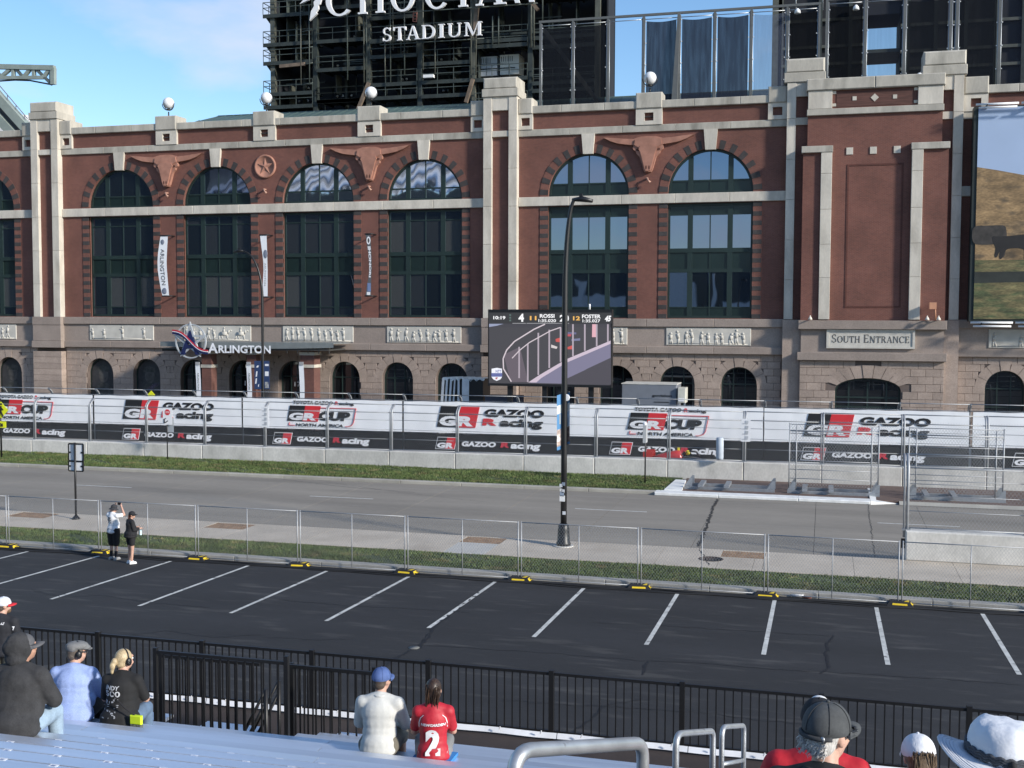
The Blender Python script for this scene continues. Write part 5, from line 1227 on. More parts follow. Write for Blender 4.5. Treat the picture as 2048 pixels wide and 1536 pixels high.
for i in range(5):
    A, B, Cc = outer[i], inner[i], outer[(i+1)%5]; a2, b2, c2 = o2[i], i2[i], o2[(i+1)%5]
    sm.prism([A,B,b2,a2], YC-.47, YC-.35); sm.prism([B,Cc,c2,b2], YC-.471, YC-.35)
sm.build('star', MATS['sign_silver'], em)
mNavy = M('navy_print', (.015,.022,.085), .4, var=0)
a0 = MB(); a0.prism([stp(rad*.62,90),(cx-.62*rad,cz-.78*rad),(cx-.36*rad,cz-.78*rad),(cx-.02,cz+.15*rad),(cx+.36*rad,cz-.78*rad),(cx+.62*rad,cz-.78*rad)], YC-.52, YC-.36); a0.box(cx-.35*rad, cx+.35*rad, YC-.523, YC-.36, cz-.42*rad, cz-.22*rad); a0.build('letter_a', mNavy, em)
sw = lambda u, d: (cx+(-1.05+2.15*u)*rad*1.05, cz+rad*(.55-1.15*u+.16*math.sin(u*6.28)+d))
for d0, d1, m_, k in ((.02,.11,M('red_swoosh', (.50,.03,.05), .4, var=0),0),(-.02,.02,mWhtP,1),(-.15,-.02,mNavy,2)):
    s_ = MB()
    for i in range(16):
        u, v = i/16, (i+1)/16; s_.prism([sw(u,d0),sw(v,d0),sw(v,d1),sw(u,d1)], YC-.56-.004*k, YC-.50)
    s_.build('swoosh', m_, em)
mCol = brickmat('column_brick', (.16,.07,.055), (.13,.055,.045), (.14,.08,.07))
for xa, xb, yt in ((404,423,722),(494,512,722),(601,628,708)):
    A, B = C(xa,760,YC+.6)[0], C(xb,760,YC+.6)[0]; w = B-A; zt_ = za-.1
    cb_ = MB().box(A, B, YC+.6, YC+.6+w, -.28, zt_).build('brick_column', mCol, t)
    for z in (C(xa,729,YC+.6)[2], zt_-.12): MB().box(A-.06, B+.06, YC+.54, YC+.66+w, z-.22, z).build('column_band', mCast, cb_)
# vertical banners by the columns
for x, txt in ((396,'ARLINGTON'),(498,'ARLINGTON'),(603,'')):
    A, B = C(x-5,730,YC-.5), C(x+5,795,YC-.5)
    t = thing('flag_banner', 'narrow white vertical flag hung beside an entrance column', 'flag', ((A[0]+B[0])/2, YC-.5, -.28), 0, 'white flags by the entrance columns')
    mb = MB(); n = 10
    for i in range(n):
        u, v = i/n, (i+1)/n; k = lambda s: .05*math.sin(s*3.5)
        zu, zv = B[2]-1.0+(A[2]-B[2]+1.0)*u, B[2]-1.0+(A[2]-B[2]+1.0)*v
        mb.box(0,0,0,0,0,0) if False else mb.add([(A[0]+k(u),YC-.5,zu),(B[0]+k(u),YC-.5,zu),(B[0]+k(v),YC-.5,zv),(A[0]+k(v),YC-.5,zv)], [(0,1,2,3)], True)
    mb.build('flag_cloth', mWhiteV, t); MB().tube([((A[0]+B[0])/2,YC-.46,-.28),((A[0]+B[0])/2,YC-.46,A[2]+.1)], .03, 6).build('flag_pole', mSteel, t)
    MB().box(A[0]+.02, B[0]-.02, YC-.55, YC-.5, A[2], A[2]+.22).build('flag_clip', M('grey_clip', (.35,.35,.36), .6), t)
    if txt:
        m = MB(); xc = (A[0]+B[0])/2; z0 = A[2]-1.5
        letters(m, txt, 0, 1.2, -.06, .06, 0, .01, map3=lambda a_, b_: (xc+b_+.03, YC-.52, z0+.95-a_)); m.build('lettering', M('grey_print', (.12,.12,.13), .6), t)
# ------------------------------------------------------------------ curved banners on the brick piers
def bowed(name, label, xs_l, xs_r, ytop, ybot, mat):
    """edges given in photo pixels down the banner"""
    n = len(xs_l); Yc = YB-.75
    L_ = [P(x, ytop+(ybot-ytop)*i/(n-1), Yc) for i, x in enumerate(xs_l)]; Rr = [P(x, ytop+(ybot-ytop)*i/(n-1), Yc) for i, x in enumerate(xs_r)]
    t = thing(name, label, 'banner', (L_[-1][0], Yc, L_[-1][2]), 0, 'bowed banners between the tall windows')
    mb = MB()
    for i in range(n-1):
        mb.add([L_[i+1],Rr[i+1],Rr[i],L_[i]], [(0,1,2,3)], True); mb.add([(p[0],p[1]+.02,p[2]) for p in (L_[i+1],Rr[i+1],Rr[i],L_[i])], [(3,2,1,0)], True)
    mb.build('banner_cloth', mat, t)
    for p, q in ((L_[0],Rr[0]),(L_[-1],Rr[-1])): MB().tube([(p[0]-.05,Yc,p[2]),(q[0]+.15,Yc,p[2])], .05, 6).tube([(q[0]+.1,Yc,p[2]),(q[0]+.1,YB+.1,p[2])], .05, 6).build('bracket', mBlack, t)
    return t, L_, Rr, Yc
mPr = M('grey_print', (.12,.12,.13), .6)
def along(L_, Rr, Yc, s, u0, u1, h, mat, t, bold=.01):
    n = len(L_)-1
    def mp3(a, b):
        u = u0+(u1-u0)*a; i = min(n-1, int(u*n)); f = u*n-i
        c = [(L_[i][k]+(L_[i+1][k]-L_[i][k])*f+Rr[i][k]+(Rr[i+1][k]-Rr[i][k])*f)/2 for k in range(3)]
        w = abs(Rr[i][0]-L_[i][0]); return (c[0]+b*w*h, Yc-.015, c[2])
    m = MB(); letters(m, s, 0, 1, -.5, .5, 0, bold, map3=mp3); m.build('lettering', mat, t)
t, L_, Rr, Yc = bowed('pier_banner', 'outward bowed white banner lettered ARLINGTON between tall windows', (321,318.5,316,315,315.5,318,321,325), (335.5,334.5,333.5,333,333.5,335,336.5,338), 471.5, 592, mWhiteV)
along(L_, Rr, Yc, 'ARLINGTON', .22, .82, .45, mPr, t)
m = MB(); c = P(325,484,Yc-.02); m.ball(c, .15, 8, 6, (1,.05,1.3)); m.ball(P(329,582,Yc-.02), .2, 8, 6, (1,.05,1.2)); m.build('emblem', M('grey_blue_print', (.18,.2,.26), .6), t)
t, L_, Rr, Yc = bowed('pier_banner', 'white banner pinched at the middle with faint grey lettering', (520,522,524.5,526.5,527,526,525,526), (533,533.5,534,534.5,535,535,535,535), 470, 594, mWhiteV)
along(L_, Rr, Yc, 'ARLINGTON', .45, .82, .4, M('faint_print', (.42,.42,.42), .6), t); m = MB(); m.ball(P(531,508,Yc-.02), .2, 8, 6, (.8,.05,1.6)); m.build('emblem', MATS['grey_blue_print'], t)
t, L_, Rr, Yc = bowed('pier_banner', 'dark narrow banner with white lettering and a pale blue foot on the brick pier', (731,733.5,736,737.5,738,736.5,733,731), (741,741.5,742.5,743,743,742.5,742,742), 468, 592, M('charcoal_banner', (.10,.105,.115), .5))
along(L_, Rr, Yc, 'IHONORI', .2, .70, .75, mWhtP, t, .05)
m = MB(); o, q = arc(0,0,1,0,360,20), arc(0,0,.6,0,360,20); c = P(737,481,Yc)
for i in range(20): m.prism([(c[0]+.14*o[i][0],c[2]+.28*o[i][1]),(c[0]+.14*o[i+1][0],c[2]+.28*o[i+1][1]),(c[0]+.14*q[i+1][0],c[2]+.28*q[i+1][1]),(c[0]+.14*q[i][0],c[2]+.28*q[i][1])], Yc-.02, Yc)
m.build('emblem', mWhtP, t)
a, b = P(735,583,Yc), P(742,566,Yc); MB().box(a[0], b[0]-.02, Yc-.015, Yc-.005, a[2], b[2]).build('blue_field', M('blue_field', (.16,.22,.38), .5), t); MB().box(a[0]-.05, b[0]-.06, Yc-.02, Yc-.005, P(735,590,Yc)[2], a[2]-.03).build('white_foot', mWhtP, t)
# ================================================================== street furniture
def lamp_post(name, label, base, ztop, tip, r0, r1, banners=None):
    t = thing(name, label, 'street lamp', base)
    x, y, z = base; b = MB(); b.lathe([(.25,0),(.25,.12),(.22,.16),(.20,.55),(.18,.72),(.12,.78)], base, 8); b.build('base', mBlack, t)
    zc = ztop-1.9; pts = [(x,y,z+.7),(x,y,z+3),(x,y,zc-2)]
    for i in range(13):
        a = math.pi/2*i/12; pts.append((x+(tip[0]-x)*(1-math.cos(a)), y+(tip[1]-y)*(1-math.cos(a)), zc-1.2+(ztop-zc+1.2)*math.sin(a)))
    n = len(pts); MB().tube(pts, [r0+(r1-r0)*i/(n-1) for i in range(n)], 12).build('pole', mBlack, t)
    d = Vector((tip[0]-x, tip[1]-y, 0)).normalized()
    h = MB(); h.tube([(tip[0]-d.x*.1,tip[1]-d.y*.1,ztop),(tip[0]+d.x*.25,tip[1]+d.y*.25,ztop+.02),(tip[0]+d.x*.6,tip[1]+d.y*.6,ztop-.06)], [.05,.105,.06], 8); h.box(tip[0]+d.x*.2-.05, tip[0]+d.x*.2+.05, tip[1]-.05, tip[1]+.05, ztop+.1, ztop+.2); h.build('lamp_head', mBlack, t)
    return t
gx, gy, gz = G(1127,1092,.15)
ztl = P(1127,400,gy)[2]
lp = lamp_post('street_lamp', 'tall black street lamp on the sidewalk with blue pole banners and stickers', (gx,gy,.15), ztl, (P(1150,400,gy)[0], gy, 0), .105, .05)
MB().lathe([(.36,0),(.35,.03)], (gx,gy,.15), 16).build('footing', mConc, lp)
# pole banners: blue / pale / photo / blue
def pole_flag(t, lamp_x, Yp, xa, xb, rows, slant):
    for (ya, yb, m) in rows:
        A, B = P(xa,yb,Yp), P(xb,yb,Yp); C_, D = P(xb,ya,Yp), P(xa,ya,Yp); s = slant
        MB().add([(A[0],Yp-s,A[2]-.06),(B[0],Yp,B[2]),(C_[0],Yp,C_[2]),(D[0],Yp-s,D[2]-.06)], [(0,1,2,3)]).build('banner_field', m, t)
mBl = M('sky_blue_print', (.07,.24,.48), .5, var=.03); mPw = M('pale_print', (.70,.72,.68), .5, var=.04); mPh = M('photo_print', (.50,.38,.33), .5, var=.5, scale=9, col2=(.75,.73,.7), c2=(.45,.55), c2scale=6)
pf = thing('pole_banner', 'blue and white vertical banner on the camera-left arm of the tall lamp', 'banner', (gx-.3,gy,3.5))
pole_flag(pf, gx, gy-.02, 1115.5, 1125, ((787,808,mBl),(808.2,825,mPw),(825.2,856,mBl),(856.2,890,mPh),(890.2,897,mBl)), .12)
MB().box(P(1120,842,gy)[0], P(1122.5,842,gy)[0], gy-.09, gy-.085, P(1120,848,gy)[2], P(1120,828,gy)[2]).build('print_bar', mPw, pf)
for y in (787,896): MB().tube([P(1114,y+1,gy-.1), (gx,gy,P(1114,y,gy)[2]+.05)], .02, 6).build('arm', mBlack, pf)
pf = thing('pole_banner', 'blue banner with a white emblem and a dark photo on the tall lamp', 'banner', (gx+.3,gy,3.5))
pole_flag(pf, gx, gy-.02, 1131, 1139.5, ((783.5,804.5,mBl),(804.7,820,mPw),(820.2,851,M('print_mix', (.45,.55,.66), .5, var=.3, scale=6)),(851.2,882,M('photo_dark', (.22,.15,.13), .5, var=.6, scale=9)),(882.2,889,mBl)), -.1)
for y in (784,889): MB().tube([(gx,gy,P(1139,y,gy)[2]), P(1140,y,gy)], .02, 6).build('arm', mBlack, pf)
m = MB(); c = P(1134,795,gy+.0); m.ball((c[0],gy-.06,c[2]), .11, 10, 6, (1,.05,1.1)); m.build('emblem', mWhtP, pf)
for i, (x, y, s) in enumerate(((1122,971,.05),(1127,968,.05),(1122,980,.04),(1126,982,.05),(1124,988,.07),(1124.5,997,.09),(1128,1026,.05))):
    c = P(x,y,gy-.1); MB().box(c[0]-s, c[0]+s, gy-.115, gy-.09, c[2]-s*1.1, c[2]+s*1.1).build('sticker', M('sticker_%d' % (i%3), ((.6,.62,.66),(.25,.3,.38),(.72,.72,.72))[i%3], .5), lp)
yl = 69.5; xl = P(525,640,yl)[0]
l2 = lamp_post('street_lamp', 'black street lamp with navy racing flags in front of the arched windows', (xl,yl,-.28), P(480,502,yl)[2], (P(484,502,yl)[0], yl, 0), .10, .05)
mNv = M('navy_flag', (.030,.055,.14), .5, var=.15, scale=3)
for xa, xb, nm in ((509,523,0),(528,538.5,1)):
    A, B = P(xa,778,yl-.05), P(xb,722,yl-.05); t = thing('pole_banner', ('navy flag printed with white racing cars on the lamp by the canopy','navy flag with a white panel and dark photo by the canopy')[nm], 'banner', ((A[0]+B[0])/2,yl,A[2]))
    MB().box(A[0], B[0], yl-.05, yl-.03, A[2], B[2]).build('banner_field', mNv, t)
    for y in (722,778): MB().tube([P(xa if nm == 0 else xb, y, yl), (xl,yl,P(xa,y,yl)[2])], .02, 6).build('arm', mBlack, t)
    if nm == 0:
        for (u, v, w, h) in ((515,733,3.5,2.2),(513,748,2.4,6),(512,762,2.4,6),(517,771,1.5,2.5)): c = P(u,v,yl-.055); MB().prism([(c[0]-w*.03,c[2]-h*.03),(c[0]+w*.01,c[2]-h*.03),(c[0]+w*.03,c[2]+h*.03),(c[0]-w*.005,c[2]+h*.03)], yl-.06, yl-.05).build('print', mWhtP, t)
    else:
        for y0, y1, m_ in ((752,743,mWhtP),(776,764,M('photo_grey', (.3,.3,.3), .5, var=.8, scale=7)),(732,728,mWhtP)): a, b = P(530,y0,yl-.055), P(537,y1,yl-.055); MB().box(a[0], b[0], yl-.06, yl-.05, a[2], b[2]).build('print', m_, t)
# ------------------------------------------------------------------ signs
x, y, z = G(152,1038,.15)
t = thing('sign_post', 'black sign post on the sidewalk with two white plates seen from behind', 'sign', (x,y,.15))
zt = P(152,888,y)[2]
MB().tube([(x,y,.15),(x,y,zt+.05)], .04, 8).lathe([(.17,0),(.15,.04),(.06,.14)], (x,y,.15), 12).build('post', mBlack, t)
for (xa, xb, ya, yb) in ((138.5,166,888.5,921),(138.5,166,923.5,941)):
    a, b = P(xa,yb,y+.06), P(xb,ya,y+.06); r_ = .05
    MB().prism([(a[0]+r_,a[2]),(b[0]-r_,a[2]),(b[0],a[2]+r_),(b[0],b[2]-r_),(b[0]-r_,b[2]),(a[0]+r_,b[2]),(a[0],b[2]-r_),(a[0],a[2]+r_)], y+.05, y+.07).build('sign_plate', M('sign_back_white', (.72,.73,.74), .4), t)
    f = MB(); w = .03; f.box(a[0]-w,a[0]+w*.5,y+.03,y+.08,a[2],b[2]); f.box(b[0]-w*.5,b[0]+w,y+.03,y+.08,a[2],b[2]); f.box(a[0],b[0],y+.031,y+.08,b[2]-w*.5,b[2]+w); f.box(a[0],b[0],y+.031,y+.08,a[2]-w,a[2]+w*.5)
    zc = (a[2]+b[2])/2; f.box(a[0],a[0]+.09,y+.035,y+.08,zc-.03,zc+.03); f.box(b[0]-.09,b[0],y+.035,y+.08,zc-.03,zc+.03); f.build('frame', mBlack, t)
x, y, z = G(335,919,.15)
t = thing('sign_post', 'white regulatory sign with a red disc on a thin post in the grass', 'sign', (x,y,.13))
zt = P(335,815,y)[2]; MB().tube([(x,y,.13),(x,y,zt)], .03, 8).build('post', mBlack, t)
a, b = P(326,849,y-.05), P(344,816,y-.05); pl = MB().box(a[0], b[0], y-.06, y-.04, a[2], b[2]).build('sign_plate', mWhtP, t)
m = MB(); c = ((a[0]+b[0])/2, b[2]-.24)
m.prism([(c[0]+.17*math.cos(R(22.5+45*i)), c[1]+.17*math.sin(R(22.5+45*i))) for i in range(8)], y-.066, y-.05); m.build('red_disc', mRedV, pl)
m = MB(); letters(m, 'STOP', c[0]-.12, c[0]+.12, c[1]-.05, c[1]+.05, y-.068, .02); m.build('lettering', mWhtP, pl)
m = MB(); m.bar((a[0]+.1,y-.065,a[2]+.08),(a[0]+.1,y-.065,a[2]+.3),.05); m.bar((a[0]+.15,y-.066,a[2]+.1),(a[0]+.32,y-.066,a[2]+.22),.04); m.bar((a[0]+.05,y-.064,a[2]+.28),(a[0]+.2,y-.064,a[2]+.34),.04); m.build('symbol', mBlkP, pl)
a, b = P(335,864,y+.05), P(347,836,y+.05); MB().box(a[0], b[0], y+.05, y+.06, a[2], b[2]).build('rear_plate', M('aluminium_plate', (.5,.53,.56), .4, .4), t)
x, y, z = G(1290,967,.15)
t = thing('sign_post', 'thin black sign post seen edge-on at the end of the grass', 'sign', (x,y,.13))
MB().tube([(x,y,.13),(x,y,P(1290,848,y)[2])], .035, 8).build('post', mBlack, t); a, b = P(1288,885,y), P(1293,850,y); MB().box(a[0]-.02, b[0]+.02, y-.25, y+.25, a[2], b[2]).build('sign_plate', M('sign_edge_grey', (.4,.41,.42), .5), t)
MB().ball(P(1290,848,y), .1, 10, 8).build('finial', mWhite, t)
x, y, z = G(3,915,.15); 
t = thing('crossing_sign', 'yellow pedestrian crossing diamond with arrow plate at the edge of the grass', 'sign', (x,y,.13))
MB().tube([(x,y,.13),(x,y,P(3,797,y)[2])], .05, 8).build('post', mBlack, t)
mYel = M('fluorescent_yellow', (.75,.78,.02), .5, var=.03)
c = P(2,820,y-.07); r_ = P(18,820,y)[0]-c[0]; pl = MB().prism([(c[0]-r_,c[2]),(c[0],c[2]-r_),(c[0]+r_,c[2]),(c[0],c[2]+r_)], y-.08, y-.06).build('diamond_plate', mYel, t)
m = MB(); m.ball((c[0]+.02,y-.085,c[2]+.32), .07, 8, 6, (1,.1,1)); m.bar((c[0],y-.086,c[2]+.22),(c[0],y-.086,c[2]-.05),.12); m.bar((c[0],y-.087,c[2]-.05),(c[0]-.14,y-.087,c[2]-.34),.07); m.bar((c[0],y-.088,c[2]-.05),(c[0]+.14,y-.088,c[2]-.34),.07); m.bar((c[0],y-.089,c[2]+.16),(c[0]+.16,y-.089,c[2]),.05); m.build('walking_figure', mBlkP, pl)
a, b = P(-9,855,y-.07), P(12,843,y-.07); pl = MB().box(a[0], b[0], y-.08, y-.06, a[2], b[2]).build('arrow_plate', mYel, t); m = MB(); m.bar((a[0]+.35,y-.084,b[2]-.1),(b[0]-.25,y-.084,a[2]+.12),.06); m.prism([(b[0]-.2,a[2]+.06),(b[0]-.2,a[2]+.26),(b[0]-.42,a[2]+.06)], y-.09, y-.08); m.build('arrow', mBlkP, pl)
t = thing('solar_beacon', 'small solar panel and yellow beacon on a post behind the white banner', 'beacon', (P(304,790,68.5)[0], 68.5, -.28))
c = P(304,790,68.5); MB().tube([(c[0],68.5,-.28),(c[0],68.5,P(304,775,68.5)[2])], .05, 8).build('post', mBlack, t)
a, b = P(296,778,68.4), P(312,768,68.4); MB().add([(a[0],68.2,a[2]),(b[0]-.15,68.2,a[2]),(b[0],68.9,b[2]),(a[0]+.15,68.9,b[2])], [(0,1,2,3),(3,2,1,0)]).build('solar_panel', M('solar_cell', (.02,.025,.05), .2), t)
d = P(303,790,68.4); MB().prism([(d[0]-.3,d[2]),(d[0],d[2]-.3),(d[0]+.3,d[2]),(d[0],d[2]+.3)], 68.35, 68.38).build('yellow_plate', mYel, t)
# ------------------------------------------------------------------ temporary chain-link fence along the lot
YF = 33.08; PW = 3.62
tch = chain(PW-.12, 1.66, .085, .0026).mesh('chain_link', mWire)
tubeV = None
def fence_panel(loc, label):
    t = thing('temporary_fence', label, 'fence', loc, 0, 'temporary fence panels')
    h = 1.80
    for x in (.05, PW-.05): MB().tube([(x,0,.0),(x,0,h)], .018, 8).build('upright', mSteelD, t, True)
    MB().tube([(PW/2,0,.08),(PW/2,0,h-.03)], .0145, 8).build('upright', mSteelD, t, True)
    for z in (.08, h-.03): MB().tube([(.05,0,z),(PW-.05,0,z)], .0145, 8).build('rail', mSteelD, t, True)
    o = link_mesh('chain_link', tch, t, (.06, 0, .09)); o['kind'] = 'stuff'
    return t
mFootY = M('yellow_rubber_stripe', (.75,.52,.02), .6, var=.08, scale=10); mRub = M('black_rubber', (.014,.014,.015), .7, var=.2)
def fence_foot(loc):
    t = thing('rubber_weight', 'black rubber fence base with yellow edge stripes between two fence panels', 'weight', loc, 0, 'rubber fence bases')
    b = MB(); b.add([(-.36,-.20,0),(.36,-.20,0),(.36,.22,0),(-.36,.22,0),(-.26,-.12,.13),(.26,-.12,.13),(.26,.15,.13),(-.26,.15,.13)], [(3,2,1,0),(4,5,6,7),(0,1,5,4),(1,2,6,5),(2,3,7,6),(3,0,4,7)]); b.build('rubber_block', mRub, t, True)
    s = MB(); s.add([(-.20,-.183,.045),(.20,-.183,.045),(.19,-.155,.09),(-.19,-.155,.09)], [(0,1,2,3)]); s.build('stripe', mFootY, t, True)
    s = MB(); s.add([(.352,-.14,.03),(.352,.15,.03),(.285,.11,.10),(.285,-.09,.10)], [(0,1,2,3)]); s.build('stripe', mFootY, t, True)
    s = MB(); s.add([(.10,-.11,.136),(.23,-.11,.136),(.25,.12,.136),(.20,.12,.136)], [(0,1,2,3)]); s.build('stripe', mFootY, t, True)
    return t
x0f = -19.59
fp = None; ff = None
for k in range(-6, 10):
    X = x0f+PW*k; lab = None
    if fp is None: fp = fence_panel((X,YF,0), 'silver chain-link fence panel standing along the kerb of the parking lot'); o = fp
    else: o = copy_tree(fp, (X,YF,0))
    if k == -3: o['label'] = 'silver fence panel in front of the black two-plate sign post'
    if k == 5: o['label'] = 'silver fence panel in front of the rusty manhole cover and dirt patch'
    if k == -1: o['label'] = 'silver fence panel in front of the two standing spectators'
    if k == 2: o['label'] = 'silver fence panel in front of the pale new sidewalk patch'; 
    if k == 3: o['label'] = 'silver fence panel in front of the black lamp base'
    if k == 6: o['label'] = 'silver fence panel in front of the concrete barrier end on the sidewalk'
    if ff is None: ff = fence_foot((X,YF-.02,0)); q = ff
    else: q = copy_tree(ff, (X,YF-.02,0))
    q.rotation_euler.z = R(random.uniform(-7,7))
# cables along the fence foot
rc = random.Random(8)
for k, (off, w) in enumerate(((-.16,.030),(-.30,.026),(-.42,.020))):
    pts = []
    for i in range(240):
        X = -44+.25*i; pts.append((X, YF+off+.05*math.sin(X*.9+k*2)+.04*math.sin(X*2.3+k)+rc.uniform(-.008,.008), .03+lotz(YF)))
    tag(MB().tube(pts, w, 6).build('power_cable', mRub), ('thick black power cable lying along the foot of the silver fence','second black cable running loosely in front of the fence bases','thin black cable straying farthest onto the asphalt from the fence')[k], 'cable')
c = GL(1600,1196); t = thing('cable_connector', 'small white and red cable connector on the asphalt by the fence', 'connector', c)
MB().tube([(c[0]-.25,c[1]+.05,c[2]+.04),(c[0]+.1,c[1]+.05,c[2]+.05)], .04, 8).build('plug', mWhite, t); MB().tube([(c[0]+.1,c[1]+.02,c[2]+.04),(c[0]+.3,c[1]-.05,c[2]+.04)], .035, 8).build('socket', M('pale_red', (.5,.2,.15), .5), t)
# ------------------------------------------------------------------ barrier at the right on the sidewalk edge
rbx = barrier('race_barrier', (2.62, 38.95, .15), 'concrete barrier with debris fence standing on the near edge of the road', None, 1, .95, 3.36)
r2 = copy_tree(rbx, (2.62+SEG, 38.95, .15), None, 'second concrete fence barrier at the near road edge beyond the first')
MB().box(2.5, 2.62, 38.9, 39.0, .5, .8).build('lifting_pin', mBlack, rbx)
# ------------------------------------------------------------------ loose fence frames on the median
def gate_frame(X, Y, w, h, label, up=True):
    t = thing('debris_fence', label, 'fence', (X,Y,.12))
    for yy in (-.55,.55): MB().box(0,w,yy-.06,yy+.06,.0,.13).build('base_beam', mSteel, t, True)
    for xx in (.35,1.25): MB().box(w*.32*xx+.2, w*.32*xx+.42, -.9,.75,.14,.26).build('cross_beam', mSteel, t, True)
    for xx in (0, w-.35):
        b = MB(); b.prism([(xx,.14),(xx+.35,.14),(xx+.35,.5),(xx+.25,.5)], -.5,-.46); b.prism([(xx,.14),(xx+.35,.14),(xx+.35,.5),(xx+.25,.5)], .46,.5); b.build('gusset', mSteel, t, True)
    if up:
        for xx in (.05, .35, w-.35, w-.05): MB().tube([(xx,0,.1),(xx,0,h if xx in (.05,w-.05) else h-.1)], .03, 8).build('upright', mSteelD, t, True)
        for z in np.linspace(.6, h-.05, 7): MB().tube([(.05,0,z),(w-.05,0,z)], .016, 6).build('cable', mSteelD, t, True)
        MB().tube([(.05,0,h-.35),(w-.05,0,h-.35)], .03, 6).build('rail', mSteelD, t, True)
        o = link_mesh('chain_link', chain(w-.1, h-.3, .13, .0045).mesh('chain_link', mWire), t, (.05, 0, .25)); o['kind'] = 'stuff'
    return t
gate_frame(-6.1, 53.2, 4.05, .3, 'low galvanised base frame lying flat beside the grass end', False)
gate_frame(-1.5, 53.2, 3.95, 3.1, 'upright galvanised fence frame on a steel base beside the flat base frame')
gate_frame(3.6, 52.9, 3.95, 3.1, 'upright galvanised fence frame on red paving past the white kerb ramp')
# ------------------------------------------------------------------ race car
mCarR = M('race_red', (.42,.025,.02), .3, var=0, coat=.6); mCarB = M('race_black', (.012,.012,.013), .3, var=0, coat=.5); mTyre = M('tyre_rubber', (.016,.016,.017), .6); mYl = M('race_yellow', (.75,.62,.03), .4, var=0)
car = thing('race_car', 'low red and black open-wheel race car speeding past behind the concrete wall', 'race car', (P(1378,915,62)[0], 62, -.22))
def loft(secs, n=14):
    """cross sections (x, half width, z low, z high) along x"""
    mb = MB(); V = []
    for x, w, a, b in secs:
        for j in range(n):
            q = 2*math.pi*j/n; cx_, sz = math.cos(q), math.sin(q); V.append((x, w*math.copysign(abs(cx_)**.6, cx_), (a+b)/2+(b-a)/2*math.copysign(abs(sz)**.6, sz)))
    k = len(secs); mb.add(V, [(i*n+j, i*n+(j+1)%n, (i+1)*n+(j+1)%n, (i+1)*n+j) for i in range(k-1) for j in range(n)], True)
    mb.f.append(list(range(n))[::-1]); mb.m.append(0); mb.sm.append(False); mb.f.append([(k-1)*n+j for j in range(n)]); mb.m.append(0); mb.sm.append(False); return mb
loft([(-2.1,.12,.35,.62),(-1.6,.25,.25,.80),(-.9,.34,.15,1.0),(-.5,.30,.15,1.06),(-.35,.34,.12,.75)]).build('engine_cover', mCarR, car, True)
loft([(-.45,.36,.12,.72),(.2,.36,.12,.70),(.7,.30,.14,.62),(1.4,.20,.18,.50),(2.0,.12,.2,.40),(2.45,.07,.2,.30)]).build('nose', mCarB, car, True)
for s in (-1,1):
    b = loft([(-1.5,.16,.1,.35),(-1.0,.30,.06,.56),(-.2,.36,.06,.62),(.35,.34,.08,.58),(.5,.30,.1,.5)]); b.v = [(x, y+s*.58, z) for x,y,z in b.v]; b.build('sidepod', mCarR, car, True)
for x, r_, w in ((-1.55,.36,.19),(1.45,.34,.15)):
    for s in (-1,1):
        b = MB(); b.lathe([(r_*.55,-w),(r_*.96,-w),(r_,-w*.7),(r_,w*.7),(r_*.96,w),(r_*.55,w)], (0,0,0), 24); b.v = [(x+a, s*.82+q, r_+c) for a,c,q in b.v]; wh = b.build('wheel', mTyre, car, True)
        b = MB(); b.lathe([(0,-w*.8),(r_*.56,-w*.8)], (0,0,0), 16); b.v = [(x+a, s*.82+(q if s < 0 else -q), r_+c) for a,c,q in b.v]; b.build('rim', mSteel, wh, True)
MB().box(-2.35,-1.95,-.6,.6,.80,.83).box(-2.35,-2.0,-.6,.6,.62,.64).build('rear_wing', mCarR, car, True)
for s in (-1,1): MB().box(-2.4,-1.9,s*.6-.012,s*.6+.012,.42,.98).build('wing_end_plate', mCarR, car, True)
MB().box(1.95,2.55,-.9,.9,.10,.13).build('front_wing', mCarB, car, True)
for s in (-1,1): MB().box(1.9,2.6,s*.9-.012,s*.9+.012,.08,.34).build('wing_end_plate', mCarB, car, True)
b = MB(); b.tube([(-.25,-.3,.78),(-.1,-.33,1.0),(.35,-.18,1.0),(.62,0,.72)], .03, 6); b.tube([(-.25,.3,.78),(-.1,.33,1.0),(.35,.18,1.0),(.62,0,.72)], .03, 6); b.build('cockpit_halo', mCarB, car, True)
MB().ball((-.08,0,.92), .135, 14, 10).build('helmet', mYl, car, True); MB().box(-.62,-.5,-.05,.05,1.05,1.2).build('roll_hoop_camera', mYl, car, True)
m = MB(); letters(m, 'PNC', -1.2, -.55, .3, .44, 0, .04, .2); m.v = [(x,-.945,z) for x,y,z in m.v]; m.build('lettering', mWhtP, car, True)
m = MB(); letters(m, '10', -2.25, -2.05, .68, .8, 0, .04, .2); m.v = [(x,-.62,z-.16) for x,y,z in m.v]; m.build('lettering', mYl, car, True)
